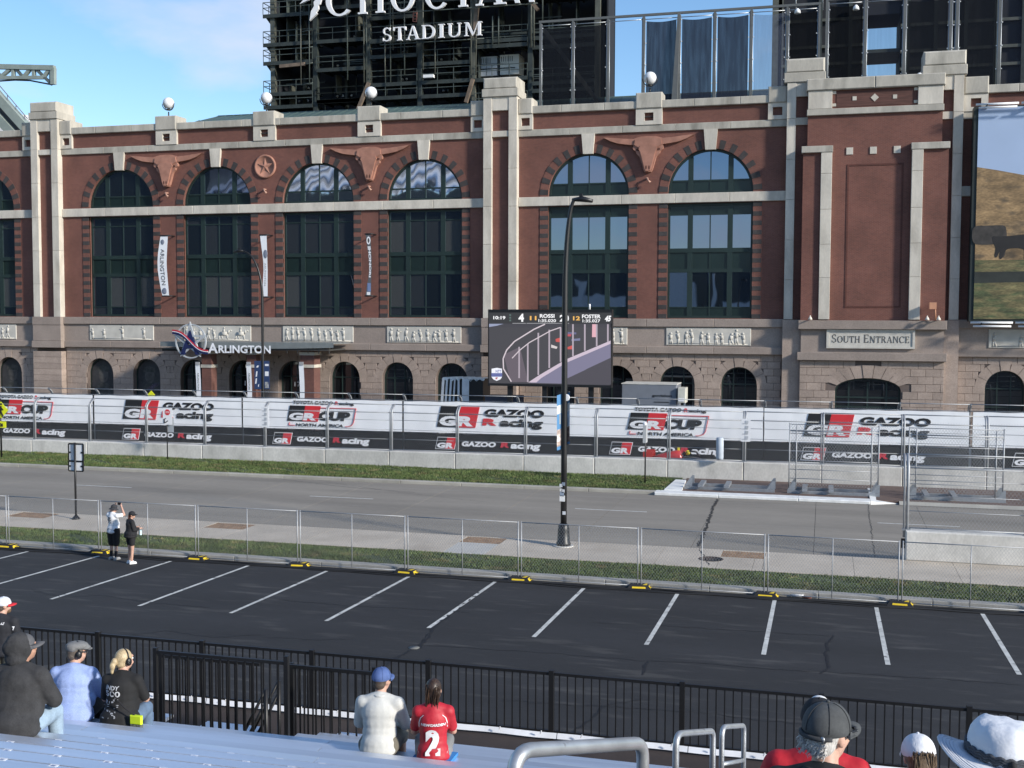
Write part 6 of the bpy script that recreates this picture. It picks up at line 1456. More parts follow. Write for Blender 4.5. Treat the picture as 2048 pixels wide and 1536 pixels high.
# ================================================================== grandstand bleachers
mAlu = M('bleacher_aluminium', (.84,.87,.92), .36, .78, var=.07, scale=1.2, stretch=(.4,4,4), rand=.09)
mAluD = M('bleacher_dull_aluminium', (.30,.31,.32), .6, .6, var=.1)
mDeck = M('brown_deck', (.040,.029,.025), .85, var=.15, scale=2, fine=.1, fscale=20)
def rowY(k): return 13.67-.62*k
def rowZ(k): return 2.40+.2083*k
XBL, XBR = -16., 12.; NROW = 30
XO0, XO1 = P(330,1440,13.2)[0], P(598,1482,12.6)[0]      # stair opening
AIS = (-1.45, -.25)
bl = thing('bleachers', 'tiered aluminium bleachers with numbered seat planks facing the race track', 'bleachers', (-3, 8, 0))
stick = MB(); stick.box(-.034,.034,-.026,.026,0,.0015); stick_m = stick.mesh('seat_number', mWhtP)
dg = MB(); dg.box(-.016,.016,-.012,.012,.0016,.0025); dig_m = dg.mesh('seat_digit', M('grey_digit', (.25,.3,.42), .6))
rs = random.Random(2); ns = 0
for k in range(NROW):
    y, z = rowY(k), rowZ(k); spans = [(XBL, AIS[0]), (AIS[1], XBR)]
    if k <= 2: spans = [(XO1, AIS[0]), (AIS[1], XBR)]+([(XBL, XO0-.25)] if k > 0 else [(XBL, XO0-.25)])
    for a, b in spans:
        cuts = [a]; x = a+rs.uniform(1.0,4.5)
        while x < b-.8: cuts.append(x); x += 4.57
        cuts.append(b)
        for p, q in zip(cuts[:-1], cuts[1:]):
            m = MB(); m.box(p+.004, q-.004, y-.135, y-.009, z-.045, z); m.box(p+.004, q-.004, y+.009, y+.135, z-.045, z-.001)
            m.box(p+.004, q-.004, y+.1352, y+.15, z-.045, z-.012); m.box(p+.004, q-.004, y-.15, y-.1352, z-.045, z-.008); o = m.build('seat_plank', mAlu, bl)
            f = MB(); f.box(p+.004, q-.004, y+.15, y+.37, z-.46, z-.42); f.build('foot_plank', mAluD, bl)
        n = int((b-a)/.457)
        if 1 <= k <= 16:
            for i in range(n):
                X = a+.3+i*.457
                if -9.5 < X < 3.5 and ns < 290 and (X > -.2*0+(-9.5)):
                    # only places the photograph could show
                    d = np.array([X, y, z-CAMZ]); dep = d@CC; u = 1024+FPX*(d@CA)/dep; v = 768-FPX*(d@CB)/dep
                    if dep > 1 and -20 < u < 2060 and 1430 < v < 1560:
                        s_ = instance('seat_number', stick_m, bl, (X+rs.uniform(-.02,.02), y-.02, z)); ns += 1
                        instance('seat_digit', dig_m, bl, (s_.location.x+LOC[bl.name].x, y-.02, z))
for X in (-12.,-8.,-4.,-1.45,-.25,3.,7.,11.):
    for k in range(0, NROW-1, 1):
        if k <= 2 and XO0-.3 < X < XO1: continue
        MB().box(X-.03, X+.03, rowY(k)-.5, rowY(k)+.12, rowZ(k)-.60, rowZ(k)-.48).build('bearer', mAluD, bl)
        MB().box(X-.025, X+.025, rowY(k)-.03, rowY(k)+.03, rowZ(k)-.60, rowZ(k)-.045).build('seat_bracket', mAluD, bl)
for k in range(NROW): MB().box(AIS[0]+.02, AIS[1]-.02, rowY(k)-.1, rowY(k)+.38, rowZ(k)-.48, rowZ(k)-.43).build('aisle_step', mAluD, bl)
MB().box(XBL, XBR, 13.0, 15.62, 1.86, 1.95).build('front_deck', mDeck, bl)
for k in range(0, NROW, 1): MB().box(XBL, XBR, rowY(k)-.30, rowY(k)-.29, rowZ(k)-.60, rowZ(k)-.24).build('riser', M('dark_riser', (.05,.05,.055), .8), bl) if k > 2 else None
MB().box(XBL, XBR, -5.2, 13.0, -.2, -.1).build('ground_beam', M('dark_riser', (.05,.05,.055), .8), bl)
for X in np.arange(-15, 12, 2.4): MB().box(X-.05, X+.05, 15.3, 15.4, lotz(15.3), 1.86).build('support_leg', mAluD, bl)
MB().box(XBL, XBR, 15.6, 15.63, .6, 1.95).build('skirt', M('skirt_black', (.012,.012,.013), .8), bl)
# lower bench glimpsed through the stair rails
b = MB().box(XO0+.05, P(512,1445,14.0)[0], 13.6, 14.2, 2.16, 2.2).build('lower_bench', mAlu, bl)
for x in (XO0+.7, XO0+1.4, XO0+2.1): MB().bar((x,13.4,1.97),(x+.25,13.75,2.16), .05).build('bench_bracket', M('pale_bracket', (.3,.28,.25), .6), bl)
# white hem strip along the foot of the railing
t = thing('hem_strip', 'long white vinyl strip tied along the foot of the black railing', 'vinyl strip', (-3, 15.4, 1.95))
x = -14.5
while x < 9:
    e = x+1.82; n = 12; m = MB()
    for i in range(n):
        u, v = x+(e-x)*i/n, x+(e-x)*(i+1)/n; w = lambda q: .012*math.sin(q*5.3)
        m.add([(u,15.41+w(u),1.985),(v,15.41+w(v),1.985),(v,15.45,2.055+.3*w(v)),(u,15.45,2.055+.3*w(u))], [(0,1,2,3)], True)
    m.build('strip_length', M('white_hem_vinyl', (.78,.79,.82), .5), t)
    for q in (.35,1.0,1.6): MB().bar((x+q,15.38,2.05),(x+q+.02,15.36,2.10), .012).build('cable_tie', mWhtP, t)
    x += 1.83
# black picket railing
def picket_panel(loc, w, h, label, name='picket_rail', gap=.1143, low=.1, group=None, ps=.035):
    t = thing(name, label, 'railing', loc, 0, group); n = round(w/gap)
    for z in (h-.02, low): MB().box(0, w, -.02, .02, z-.02, z+.02).build('rail', mBlack, t, True)
    MB().box(-ps, ps, -ps, ps, 0, h+.03).build('post', mBlack, t, True)
    me = MB().box(-.009,.009,-.009,.009,low,h-.03).mesh('picket', mBlack)
    for i in range(1, n): link_mesh('picket', me, t, (w*i/n, 0, 0))
    return t
pr = None
for k in range(-7, 6):
    X = -1.79+1.83*k
    if pr is None: pr = picket_panel((X,15.5,1.95), 1.83, .95, 'black picket railing section along the front walkway of the stand', group='front railing sections')
    else: copy_tree(pr, (X,15.5,1.95))
def rail_px(xa, xb, ya, Y, zb, label):
    A = P(xa, ya, Y); w = P(xb, ya, Y)[0]-A[0]; t = picket_panel((A[0],Y,zb), w, A[2]-zb, label, 'stair_rail', ps=.024)
    return t
ra = rail_px(311, 573, 1300, 12.5, 1.97, 'near black stair railing enclosing the opening in the bleachers')
MB().box(-.026,.026,-.026,.026,0,P(573,1312,12.5)[2]-1.97).build('end_post', mBlack, ra, True).location.x = P(573,1312,12.5)[0]-P(311,1300,12.5)[0]
rail_px(322, 520, 1308, 13.1, 1.97, 'second black stair railing just behind the near one')
rc_ = rail_px(574, 748, 1328, 13.3, 1.97, 'short black railing stepping down toward the man in the blue cap')
MB().box(-.022,.022,-.022,.022,0,P(748,1334,13.3)[2]-1.97).build('end_post', mBlack, rc_, True).location.x = P(748,1334,13.3)[0]-P(574,1328,13.3)[0]
rail_px(584, 745, 1330, 13.75, 1.97, 'rearmost black railing of the stair opening beside the short one')
t = thing('stair_handrail', 'pair of sloping black stair handrails inside the opening', 'handrail', (P(510,1450,12.9)[0], 12.9, 1.95))
for dy in (0, .35):
    for dz in (0, .16): a, b = P(481,1478,12.9), P(532,1378,12.9); MB().tube([(a[0],12.9+dy,a[2]-dz),(b[0],12.9+dy,b[2]-dz)], .02, 8).build('handrail_tube', mBlack, t)
    MB().tube([(b[0],12.9+dy,b[2]),(b[0],12.9+dy,1.95)], .025, 8).build('handrail_post', mBlack, t)
# galvanised aisle handrails
def loop_rail(xa, xb, ya, yb, Ya, Yb, r, label, mid=False):
    A, B = P(xa,ya,Ya), P(xb,yb,Yb)
    t = thing('aisle_handrail', label, 'handrail', (A[0], A[1], A[2]-.95))
    Av, Bv = Vector(A), Vector(B); d = (Bv-Av).normalized(); c = .075
    pts = [Av+Vector((0,0,-.95)), Av+Vector((0,0,-c*1.6))]
    for i in range(1, 6): q = i/6; pts.append((Av+Vector((0,0,-c*1.6)))*(1-q)**2+Av*2*q*(1-q)+(Av+d*c*1.6)*q*q)
    pts += [Av+d*c*1.6, Bv-d*c]
    for i in range(1, 6): q = i/6; pts.append((Bv-d*c)*(1-q)**2+Bv*2*q*(1-q)+(Bv+Vector((0,0,-c)))*q*q)
    pts += [Bv+Vector((0,0,-c)), Bv+Vector((0,0,-1.0))]
    MB().tube(pts, r, 16).build('loop_tube', M('worn_galvanised_pipe', (.44,.45,.46), .42, .65, var=.16, scale=7, col2=(.20,.19,.18), c2=(.66,.74), c2scale=11), t)
    if mid: MB().tube([Av+Vector((0,0,-.34)), Bv+Vector((0,0,-.34))], r*.85, 12).build('mid_tube', MATS['worn_galvanised_pipe'], t)
    return t
loop_rail(1027, 1286, 1502, 1486, 4.1, 5.05, .029, 'nearest thick galvanised handrail loop in the bleacher aisle')
loop_rail(1352, 1426, 1468, 1462, 8.0, 8.9, .0235, 'middle galvanised handrail loop in the bleacher aisle')
loop_rail(1444, 1488, 1454, 1451, 10.2, 11.0, .0235, 'lowest galvanised handrail loop with a cross tube in the aisle', True)
# ================================================================== people
from mathutils.bvhtree import BVHTree
mSkin = M('skin_light', (.52,.31,.23), .55, var=.08, scale=30); mSkinT = M('skin_tan', (.42,.23,.155), .55, var=.08, scale=30)
_tex = bpy.data.textures.new('folds', 'CLOUDS'); _tex.noise_scale = .15; _tex.noise_depth = 2; _tex.noise_basis = 'IMPROVED_PERLIN'
_tex2 = bpy.data.textures.new('creases', 'CLOUDS'); _tex2.noise_scale = .05; _tex2.noise_depth = 1; _tex2.noise_basis = 'IMPROVED_PERLIN'
def remesh(mb, voxel, smooth=6, disp=0.0, tex=None, thin=0):
    me = bpy.data.meshes.new('tmp'); me.from_pydata(mb.v, [], mb.f); o = bpy.data.objects.new('tmp', me)
    r = o.modifiers.new('r', 'REMESH'); r.mode = 'VOXEL'; r.voxel_size = voxel; r.use_smooth_shade = True
    if smooth: s = o.modifiers.new('s', 'SMOOTH'); s.iterations = smooth; s.factor = .5
    if disp: d = o.modifiers.new('d', 'DISPLACE'); d.texture = tex or _tex; d.strength = disp; d.mid_level = .5; d.texture_coords = 'LOCAL'
    out = bake(o); bpy.data.meshes.remove(me)
    out.polygons.foreach_set('use_smooth', [True]*len(out.polygons)); return out
def capsule(mb, a, b, ra, rb=None, n=12):
    rb = ra if rb is None else rb
    mb.ball(a, ra, n, 8); mb.ball(b, rb, n, 8); mb.tube([a, b], [ra, rb], n); return mb
def lerp(a, b, t): return tuple(a[i]+(b[i]-a[i])*t for i in range(3))
def xf(mb, mat, i0=0): mb.v[i0:] = [tuple(mat @ Vector(v)) for v in mb.v[i0:]]; return mb
class Fig:
    def __init__(s, label, pose, loc, yaw=0, scale=1.0, girth=1.0, lean=10, hyaw=0, hpitch=0, arms='lap', skin=None, cat='person', sex='m'):
        s.t = thing('person', label, cat, loc, R(yaw)); s.sc = scale; s.g = girth; s.skin = skin or mSkin; g = girth; s.pose = pose
        s.shw = .185 if sex == 'm' else .160
        L_ = Matrix.Rotation(R(-lean), 4, 'X')
        z0 = 0 if pose == 'sit' else .93
        base = Vector((0,0,z0+.06)); s.base = base
        def lp(x, y, z): return tuple(base+(L_ @ Vector((x, y, z))))
        s.lp = lp
        J = s.J = {}
        J['pelvis'] = (0,0,z0+.10); J['belly'] = lp(0,.03*g,.16); J['chest'] = lp(0,.0,.36); J['neck'] = lp(0,.0,.52); J['head'] = tuple(Vector(lp(0,.03,.52))+Vector((0,.035,.155)))
        for q, k in ((-1,'l'),(1,'r')):
            J['sh'+k] = lp(q*s.shw*(.9+.1*g), 0, .455)
            if arms == 'lap': J['el'+k] = tuple(Vector(J['sh'+k])+Vector((q*.055*g,.10,-.25))); J['wr'+k] = tuple(Vector(J['el'+k])+Vector((-q*.12,.20,-.05)))
            elif arms == 'side': J['el'+k] = tuple(Vector(J['sh'+k])+Vector((q*.05,.02,-.28))); J['wr'+k] = tuple(Vector(J['el'+k])+Vector((-q*.02,.14,-.20)))
            elif arms == 'front': J['el'+k] = tuple(Vector(J['sh'+k])+Vector((q*.04,.04,-.27))); J['wr'+k] = tuple(Vector(J['el'+k])+Vector((-q*.05,.22,.03)))
            elif arms == 'photo': J['el'+k] = tuple(Vector(J['sh'+k])+Vector((q*.14,.16,.02))); J['wr'+k] = tuple(Vector(J['el'+k])+Vector((-q*.17,.06,.24)))
            if pose == 'sit':
                J['hip'+k] = (q*.10*g,.02,z0+.09); J['kn'+k] = (q*.15,.44,z0+.07); J['an'+k] = (q*.15,.47,z0-.36)
            else:
                J['hip'+k] = (q*.095*g,0,z0+.02); J['kn'+k] = (q*.10,.01,.50); J['an'+k] = (q*.11,-.02,.09)
        s.HM = Matrix.Translation(Vector(J['head'])) @ Matrix.Rotation(R(hyaw), 4, 'Z') @ Matrix.Rotation(R(-hpitch), 4, 'X')
    def torso(s, mb, e=0.0, top=True):
        g = s.g; J = s.J; w = s.shw/.185
        mb.ball(J['pelvis'], 1, 16, 10, ((.165*g+e),(.125*g+e),.125+e)); mb.ball(J['belly'], 1, 16, 10, ((.155*g*w+e),(.118*g+e),.15+e)); mb.ball(lerp(J['belly'],J['chest'],.55), 1, 16, 10, ((.158*w*(.6+.4*g)+e),(.112*(.5+.5*g)+e),.14+e))
        mb.ball(J['chest'], 1, 16, 10, ((.172*w*(.75+.25*g)+e),(.112*(.75+.25*g)+e),.145+e)); capsule(mb, J['shl'], J['shr'], .054+e, .054+e);
        for k in 'lr': capsule(mb, tuple(Vector(J['neck'])+Vector((0,-.01,-.01))), lerp(J['sh'+k], J['neck'], .12), .058+e*.7, .050+e*.7)
        mb.ball(lerp(J['chest'],J['neck'],.55), 1, 14, 8, (.115*w+e,.085+e,.085+e))
        return mb
    def arm(s, mb, k, e=0.0, upto=2.0, up=1.0):
        J = s.J; ar = (.85+.15*s.g)*(1 if s.shw > .17 else .88)
        capsule(mb, J['sh'+k], lerp(J['sh'+k], J['el'+k], min(1, upto)), .056*ar+e, (.060-.015*min(1,upto))*ar+e)
        if upto > 1: capsule(mb, J['el'+k], lerp(J['el'+k], J['wr'+k], upto-1), .045*ar+e, (.045-.016*(upto-1))*ar+e)
        return mb
    def hand(s, mb, k, grip=False):
        J = s.J; w = Vector(J['wr'+k]); d = (w-Vector(J['el'+k])).normalized(); side = Vector((1 if k == 'r' else -1, 0, 0)); up = side.cross(d).normalized(); sd = d.cross(up).normalized()
        palm = w+d*.05; capsule(mb, tuple(w), tuple(palm), .028, .034)
        for i, ln in enumerate((.062,.072,.068,.052)):
            b = palm+d*.02+sd*((i-1.5)*.019); m = b+d*ln*.55-up*.008; e = m+d*ln*.4-up*(.03 if not grip else .05); capsule(mb, tuple(b), tuple(m), .0105, .0098, 8); capsule(mb, tuple(m), tuple(e), .0098, .009, 8)
        b = w+d*.02-sd*.03; capsule(mb, tuple(b), tuple(b-sd*.025+d*.03-up*.012), .012, .011, 8); capsule(mb, tuple(b-sd*.025+d*.03-up*.012), tuple(b-sd*.022+d*.055-up*.02), .011, .009, 8)
    def leg(s, mb, k, e=0.0, upto=2.0):
        J = s.J; g = .75+.25*s.g
        capsule(mb, J['hip'+k], lerp(J['hip'+k], J['kn'+k], min(1,upto)), .088*g+e, (.088-.03*min(1,upto))*g+e)
        if upto > 1: capsule(mb, J['kn'+k], lerp(J['kn'+k], J['an'+k], upto-1), .055*g+e, (.055-.018*(upto-1))*g+e)
        return mb
    def head(s, mb):
        i0 = len(mb.v)
        mb.ball((0,-.01,.025), 1, 20, 14, (.076,.094,.095)); mb.ball((0,.025,-.045), 1, 16, 10, (.062,.070,.078)); mb.ball((0,.06,-.085), .032, 10, 8, (1.1,.9,.8))
        mb.ball((0,.098,-.02), 1, 10, 8, (.014,.018,.026)); mb.ball((0,.085,.03), 1, 12, 8, (.055,.02,.018))
        for q in (-1,1): mb.ball((q*.079,-.005,-.012), 1, 10, 8, (.012,.022,.034)); mb.ball((q*.035,.075,-.04), 1, 8, 6, (.025,.022,.022))
        mb.ball((0,.09,-.065), 1, 8, 6, (.026,.012,.010))
        xf(mb, s.HM, i0)
        capsule(mb, tuple(Vector(s.J['neck'])+Vector((0,-.005,-.03))), tuple(s.HM @ Vector((0,-.012,-.07))), .062, .056)
        return mb
    def put(s, name, me, mat, parent=None, sub=False):
        me.materials.clear(); me.materials.append(mat)
        o = link_mesh(name, me, parent or s.t)
        if parent is None: o.scale = (s.sc,)*3
        return o
    def body(s, voxel=.013):
        mb = MB(); s.torso(mb); s.head(mb)
        for k in 'lr': s.arm(mb, k); s.hand(mb, k); s.leg(mb, k); a = Vector(s.J['an'+k]); capsule(mb, tuple(a+Vector((0,-.02,-.035))), tuple(a+Vector((0,.14,-.05))), .04, .035)
        o = s.put('body', remesh(mb, voxel, 4), s.skin)
        for q in (-1,1):
            e = MB().ball((q*.031,.082,.004), .0125, 8, 6); xf(e, s.HM); e2 = s.put('eye', e.mesh('eye', M('eye_white', (.7,.7,.7), .3)), MATS['eye_white'])
        return o
    def shirt(s, mat, sleeve=.6, e=.016, disp=.014, voxel=.013, hem=0.0, name='shirt', shorten=0):
        mb = MB(); s.torso(mb, e)
        for k in 'lr': s.arm(mb, k, e*.8, sleeve)
        capsule(mb, lerp(s.J['chest'],s.J['neck'],.6), tuple(Vector(s.J['neck'])+Vector((0,0,-.015))), .085, .068)
        if hem:
            p = s.J['pelvis']; mb.ball((p[0],p[1]-.01,p[2]-hem), 1, 16, 8, (.17*s.g+e,.13*s.g+e,.09))
        me = remesh(mb, voxel, 5, disp); o = s.put(name, me, mat); s.shirt_me = me; return o
    def pants(s, mat, upto=1.95, e=.014, disp=.010, name='trousers'):
        mb = MB(); mb.ball(s.J['pelvis'], 1, 14, 8, (.165*s.g+e*.6,.125*s.g+e*.6,.12))
        for k in 'lr': s.leg(mb, k, e, upto)
        return s.put(name, remesh(mb, .014, 4, disp), mat)
    def shoes(s, mat, e=0):
        for k in 'lr':
            a = Vector(s.J['an'+k]); mb = MB(); capsule(mb, tuple(a+Vector((0,-.035,-.045))), tuple(a+Vector((0,.13,-.052))), .048, .042); mb.box(a.x-.045, a.x+.045, a.y-.08, a.y+.17, a.z-.09, a.z-.06); capsule(mb, tuple(a), tuple(a+Vector((0,0,-.04))), .045, .05)
            s.put('shoe', remesh(mb, .010, 3), mat)
    def headpart(s, name, mb, mat, vox=None, smooth=3, disp=0, parent=None):
        xf(mb, s.HM); me = remesh(mb, vox, smooth, disp, _tex2) if vox else mb.mesh(name, mat); return s.put(name, me, mat, parent)
    def cap(s, mat, brim=None, tilt=8, back=False, sz=1.0, seams=None, brim_len=.085):
        n, m = 24, 9; mb = MB(); V = []
        for i in range(m+1):
            a = R(90*i/m)
            for j in range(n): w = 2*math.pi*j/n; V.append((.089*sz*math.cos(a)**.85*math.cos(w), -.008+.106*sz*math.cos(a)**.85*math.sin(w), .028+.100*sz*math.sin(a)))
        mb.add(V, [(i*n+j, i*n+(j+1)%n, (i+1)*n+(j+1)%n, (i+1)*n+j) for i in range(m) for j in range(n)], True)
        i0 = len(mb.v); 
        for j in range(n): w = 2*math.pi*j/n; mb.v.append((.082*sz*math.cos(w), -.008+.098*sz*math.sin(w), .01)); 
        for j in range(n): mb.f.append([i0+j, i0+(j+1)%n, (j+1)%n, j]); mb.m.append(0); mb.sm.append(True)
        Tm = Matrix.Rotation(R(-tilt), 4, 'X'); xf(mb, Tm); o = s.headpart('cap', mb, mat)
        b = MB(); V = []; k = 14; sg = -1 if back else 1
        for i in range(k+1):
            a = R(-68+136*i/k); rr = brim_len*math.cos(R(-90+180*i/k)*.96)**.55 if 0 < i < k else 0
            x0_, y0_ = .089*sz*math.sin(a), -.008+.104*sz*math.cos(a); x1_, y1_ = .092*sz*math.sin(a), -.008+.104*sz*math.cos(a)+rr
            dz = -.022*(abs(math.sin(a)))**2
            V += [(x0_,sg*y0_,.032),(x1_,sg*y1_,.022+dz*1.3),(x1_,sg*y1_,.017+dz*1.3),(x0_,sg*y0_,.026)]
        b.add(V, [(4*i+q, 4*i+4+q, 4*i+4+(q+1)%4, 4*i+(q+1)%4) for i in range(k) for q in range(4)], True)
        xf(b, Tm); s.headpart('brim', b, brim or mat, parent=o)
        u = MB().ball((0,-.008,.128*sz), .009, 8, 6, (1,1,.6)); xf(u, Tm); s.headpart('button', u, mat, parent=o)
        if seams:
            for q in range(6):
                w = 2*math.pi*q/6+.3; pts = [(.0905*sz*math.cos(R(a))**.85*math.cos(w), -.008+.1075*sz*math.cos(R(a))**.85*math.sin(w), .028+.1015*sz*math.sin(R(a))) for a in range(0,88,8)]
                t_ = MB().tube(pts, .0016, 5); xf(t_, Tm); s.headpart('seam', t_, seams, parent=o)
        for w in o.children: w.scale = (1,1,1)
        return o
    def hair_cap(s, mat, low=-.06, sz=1.0, vox=.008):
        mb = MB(); mb.ball((0,-.016,.024), 1, 20, 14, (.083*sz,.098*sz,.100*sz)); mb.ball((0,-.05,-.03), 1, 16, 10, (.072*sz,.06*sz,.062*sz)); return s.headpart('hair', mb, mat, vox, 2, .004)
    def strands(s, mat, n, top, spread, length, seed, r=.006, flow=(0,-.02,-1), gather=None):
        rr = random.Random(seed); h = None
        mb = MB()
        for i in range(n):
            u = rr.uniform(-1,1); v = rr.uniform(-1,1); p = Vector((top[0]+spread[0]*u, top[1]+spread[1]*v-abs(u)*0, top[2]+spread[2]*rr.uniform(-1,1))); ln = length*rr.uniform(.72,1.05); pts = []
            ph = rr.uniform(0,6.3)
            for k in range(8):
                t = k/7; q = p+Vector(flow)*ln*t+Vector((.010*math.sin(ph+t*5), .008*math.cos(ph*1.3+t*4), 0))
                if gather: q.x = q.x*(1-t*gather[0])+gather[1]*t
                pts.append(tuple(q))
            mb.tube(pts, [r*(1-.55*k/7) for k in range(8)], 5)
        return mb
    def project(s, name, mat, polys, y_from=-.6, off=.008):
        """flat print wrapped onto the back of the shirt (local x,z -> surface)"""
        me = s.shirt_me; bvh = BVHTree.FromPolygons([v.co.copy() for v in me.vertices], [list(p.vertices) for p in me.polygons])
        mb = MB()
        for pts, faces in polys:
            out = []
            for x, z in pts:
                h = bvh.ray_cast(Vector((x, y_from, z)), Vector((0,1,0)))
                out.append((x, (h[0].y if h[0] else 0)-off, z))
            mb.add(out, faces, True)
        return s.put(name, mb.mesh(name, mat), mat)
    def word(s, txt, x0, x1, z0, z1, bold=.03, shear=0):
        m = MB(); letters(m, txt, x0, x1, z0, z1, 0, bold, shear); return ([(v[0], v[2]) for v in m.v], m.f)
def seat(k, px, py=1450): y = rowY(k); return (P(px, py, y)[0], y-.01, rowZ(k)+.001)
mDenim = M('pale_denim', (.30,.40,.50), .8, var=.12, scale=12, fine=.1, fscale=90); mDenimD = M('blue_denim', (.12,.18,.27), .8, var=.12, scale=12)
mBlk = M('black_cloth', (.013,.013,.015), .85, var=.15, scale=6, bump=.5, bscale=9); mKhaki = M('khaki_cloth', (.16,.145,.115), .85, var=.12, scale=10)
mShoe = M('white_shoe', (.70,.70,.70), .6); mShoeD = M('dark_shoe', (.05,.05,.05), .6)
# --- white shirt man, blue cap
f = Fig('man in pale grey long-sleeved shirt and blue cap seated on the bleachers', 'sit', seat(4,757), yaw=9, girth=1.05, lean=12, hyaw=-22, arms='lap', scale=1.04)
f.body(); f.shirt(M('pale_grey_shirt', (.56,.56,.53), .85, var=.06, scale=5, fine=.04, fscale=60, bump=.3, bscale=9, stretch=(1,1,.6)), 1.9, .020, .014, hem=.03); f.pants(mKhaki, 1.1, .022, name='shorts'); f.shoes(mShoe)
f.hair_cap(M('brown_grey_hair', (.075,.055,.042), .7, var=.3, scale=60), sz=.97); f.cap(M('faded_blue_cap', (.075,.125,.30), .8, var=.12, scale=14), tilt=2, sz=1.06, seams=M('blue_seam', (.05,.085,.21), .8))
c = MB(); c.tube([tuple(Vector(f.J['neck'])+Vector((.066*math.cos(a), .066*math.sin(a)-.005, .012-.01*math.sin(a)))) for a in np.linspace(0,6.28,17)], .016, 6, False); f.put('collar', c.mesh('collar', MATS['pale_grey_shirt']), MATS['pale_grey_shirt'])
# --- red jersey woman
f = Fig('woman with long brown hair in a red number 2 jersey on a blue cushion', 'sit', seat(4,867), yaw=17, girth=.97, lean=8, hyaw=-8, arms='lap', scale=.98, sex='f')
mRedJ = M('red_jersey', (.44,.014,.028), .6, var=.08, scale=8, bump=.4, bscale=9)
f.body(); f.shirt(mRedJ, .75, .020, .012, hem=.04); f.pants(M('grey_shorts', (.2,.2,.2), .8), 1.1, name='shorts'); f.shoes(mShoe)
f.project('jersey_number', mWhtP, [f.word('2', -.080, .080, .10, .36, .07)], off=.012)
f.project('jersey_name', mWhtP, [f.word('NEWGARDEN', -.13, .135, .395, .425, .04, .2)], off=.010)
for q in (-1,1):
    pts = [(q*.10,.505),(q*.135,.47),(q*.15,.42),(q*.152,.36)]; poly = []
    for (a,b),(c_,d) in zip(pts[:-1], pts[1:]): poly.append(([(a-.004,b),(a+.004,b),(c_+.004,d),(c_-.004,d)], [(0,1,2,3)]))
    f.project('piping', mWhtP, poly)
    f.project('side_panel', mWhtP, [([(q*.145,.02),(q*.168,.02),(q*.165,.14),(q*.150,.12)], [(0,1,2,3)])])
mBrn = M('long_brown_hair', (.035,.020,.013), .45, var=.4, scale=60, stretch=(2,2,.15), col2=(.10,.055,.03), c2=(.55,.7), c2scale=40)
h = f.hair_cap(mBrn, sz=1.04)
b = MB(); b.ball((0,-.045,-.02), 1, 18, 12, (.088,.072,.11)); b.ball((0,-.065,-.13), 1, 16, 10, (.082,.05,.10)); b.ball((-.005,-.085,-.22), 1, 14, 10, (.055,.035,.07)); f.headpart('hair_mass', b, mBrn, .009, 3, .012)
st_ = f.strands(mBrn, 160, (0,-.07,.03), (.078,.045,.05), .34, 3, .005, (0,-.12,-1), (.3,.0)); xf(st_, f.HM); f.put('hair_length', st_.mesh('hair_length', mBrn), mBrn)
st_ = f.strands(mBrn, 70, (-.01,-.125,-.17), (.03,.014,.03), .34, 5, .0055, (.03,-.17,-1), (.45,.012)); xf(st_, f.HM); f.put('hair_lock', st_.mesh('hair_lock', mBrn), mBrn)
s_ = seat(4,867); t = MB().cbox(s_[0]-.21, s_[0]+.21, s_[1]-.16, s_[1]+.2, s_[2]+.001, s_[2]+.035, .01); tag(t.build('seat_cushion', M('bright_blue_foam', (.04,.20,.50), .7)), 'flat bright blue seat cushion under the woman in red', 'cushion')
# --- black shirt woman with headphones
f = Fig('blonde woman in a black race T-shirt wearing black ear defenders', 'sit', seat(4,242), yaw=14, girth=1.3, lean=10, hyaw=-38, arms='lap', scale=1.0, sex='f')
f.body(); f.shirt(M('black_tshirt', (.011,.011,.012), .85, var=.2, scale=6), .85, .020, .012, hem=.04); f.pants(mDenimD, 1.9); f.shoes(mShoeD)
f.project('print_word', M('silver_print', (.55,.56,.58), .5, var=.2, scale=30), [f.word('INDY', -.15, .02, .435, .482, .03, .15)], off=.010)
f.project('print_number', MATS['silver_print'], [f.word('500', -.155, .03, .36, .425, .02)], off=.010)
rr = random.Random(5)
cells = []
for i in range(26):
    x, z = rr.uniform(-.19,.0), rr.uniform(.14,.345); w, h_ = rr.uniform(.008,.035), rr.uniform(.006,.022); cells.append(([(x,z),(x+w,z+rr.uniform(-.008,.008)),(x+w*.8,z+h_),(x-.004,z+h_)], [(0,1,2,3)]))
f.project('print_picture', M('grey_picture_print', (.30,.31,.33), .5, var=.7, scale=45), cells, off=.009)
mBlo = M('blonde_hair', (.44,.34,.20), .5, var=.35, scale=70, stretch=(2,2,.3))
h = f.hair_cap(mBlo, sz=1.04)
b = MB(); b.ball((0,-.125,.0), .04, 12, 8, (1,1,1.1)); b.ball((0.0,-.155,-.045), .036, 12, 8, (1,.9,1.4)); b.ball((0,-.16,-.10), .026, 10, 8, (1,.8,1.4)); f.headpart('ponytail', b, mBlo, .007, 2, .008)
def ear_defenders(f):
    o = None
    for q in (-1,1):
        b = MB(); b.ball((q*.093,-.002,-.010), 1, 16, 12, (.026,.036,.047)); x = f.headpart('ear_cup', b, mBlack)
    f.headpart('head_band', MB().tube([(.093*math.cos(a), -.002, .012+.112*math.sin(a)) for a in np.linspace(.15,math.pi-.15,15)], .009, 8), mBlack)
ear_defenders(f)
x, y, z = seat(4,288); t = thing('neon_pouch', 'fluorescent yellow lanyard pouch hanging at the hip of the blonde woman', 'pouch', (x,y-.10,z+.05))
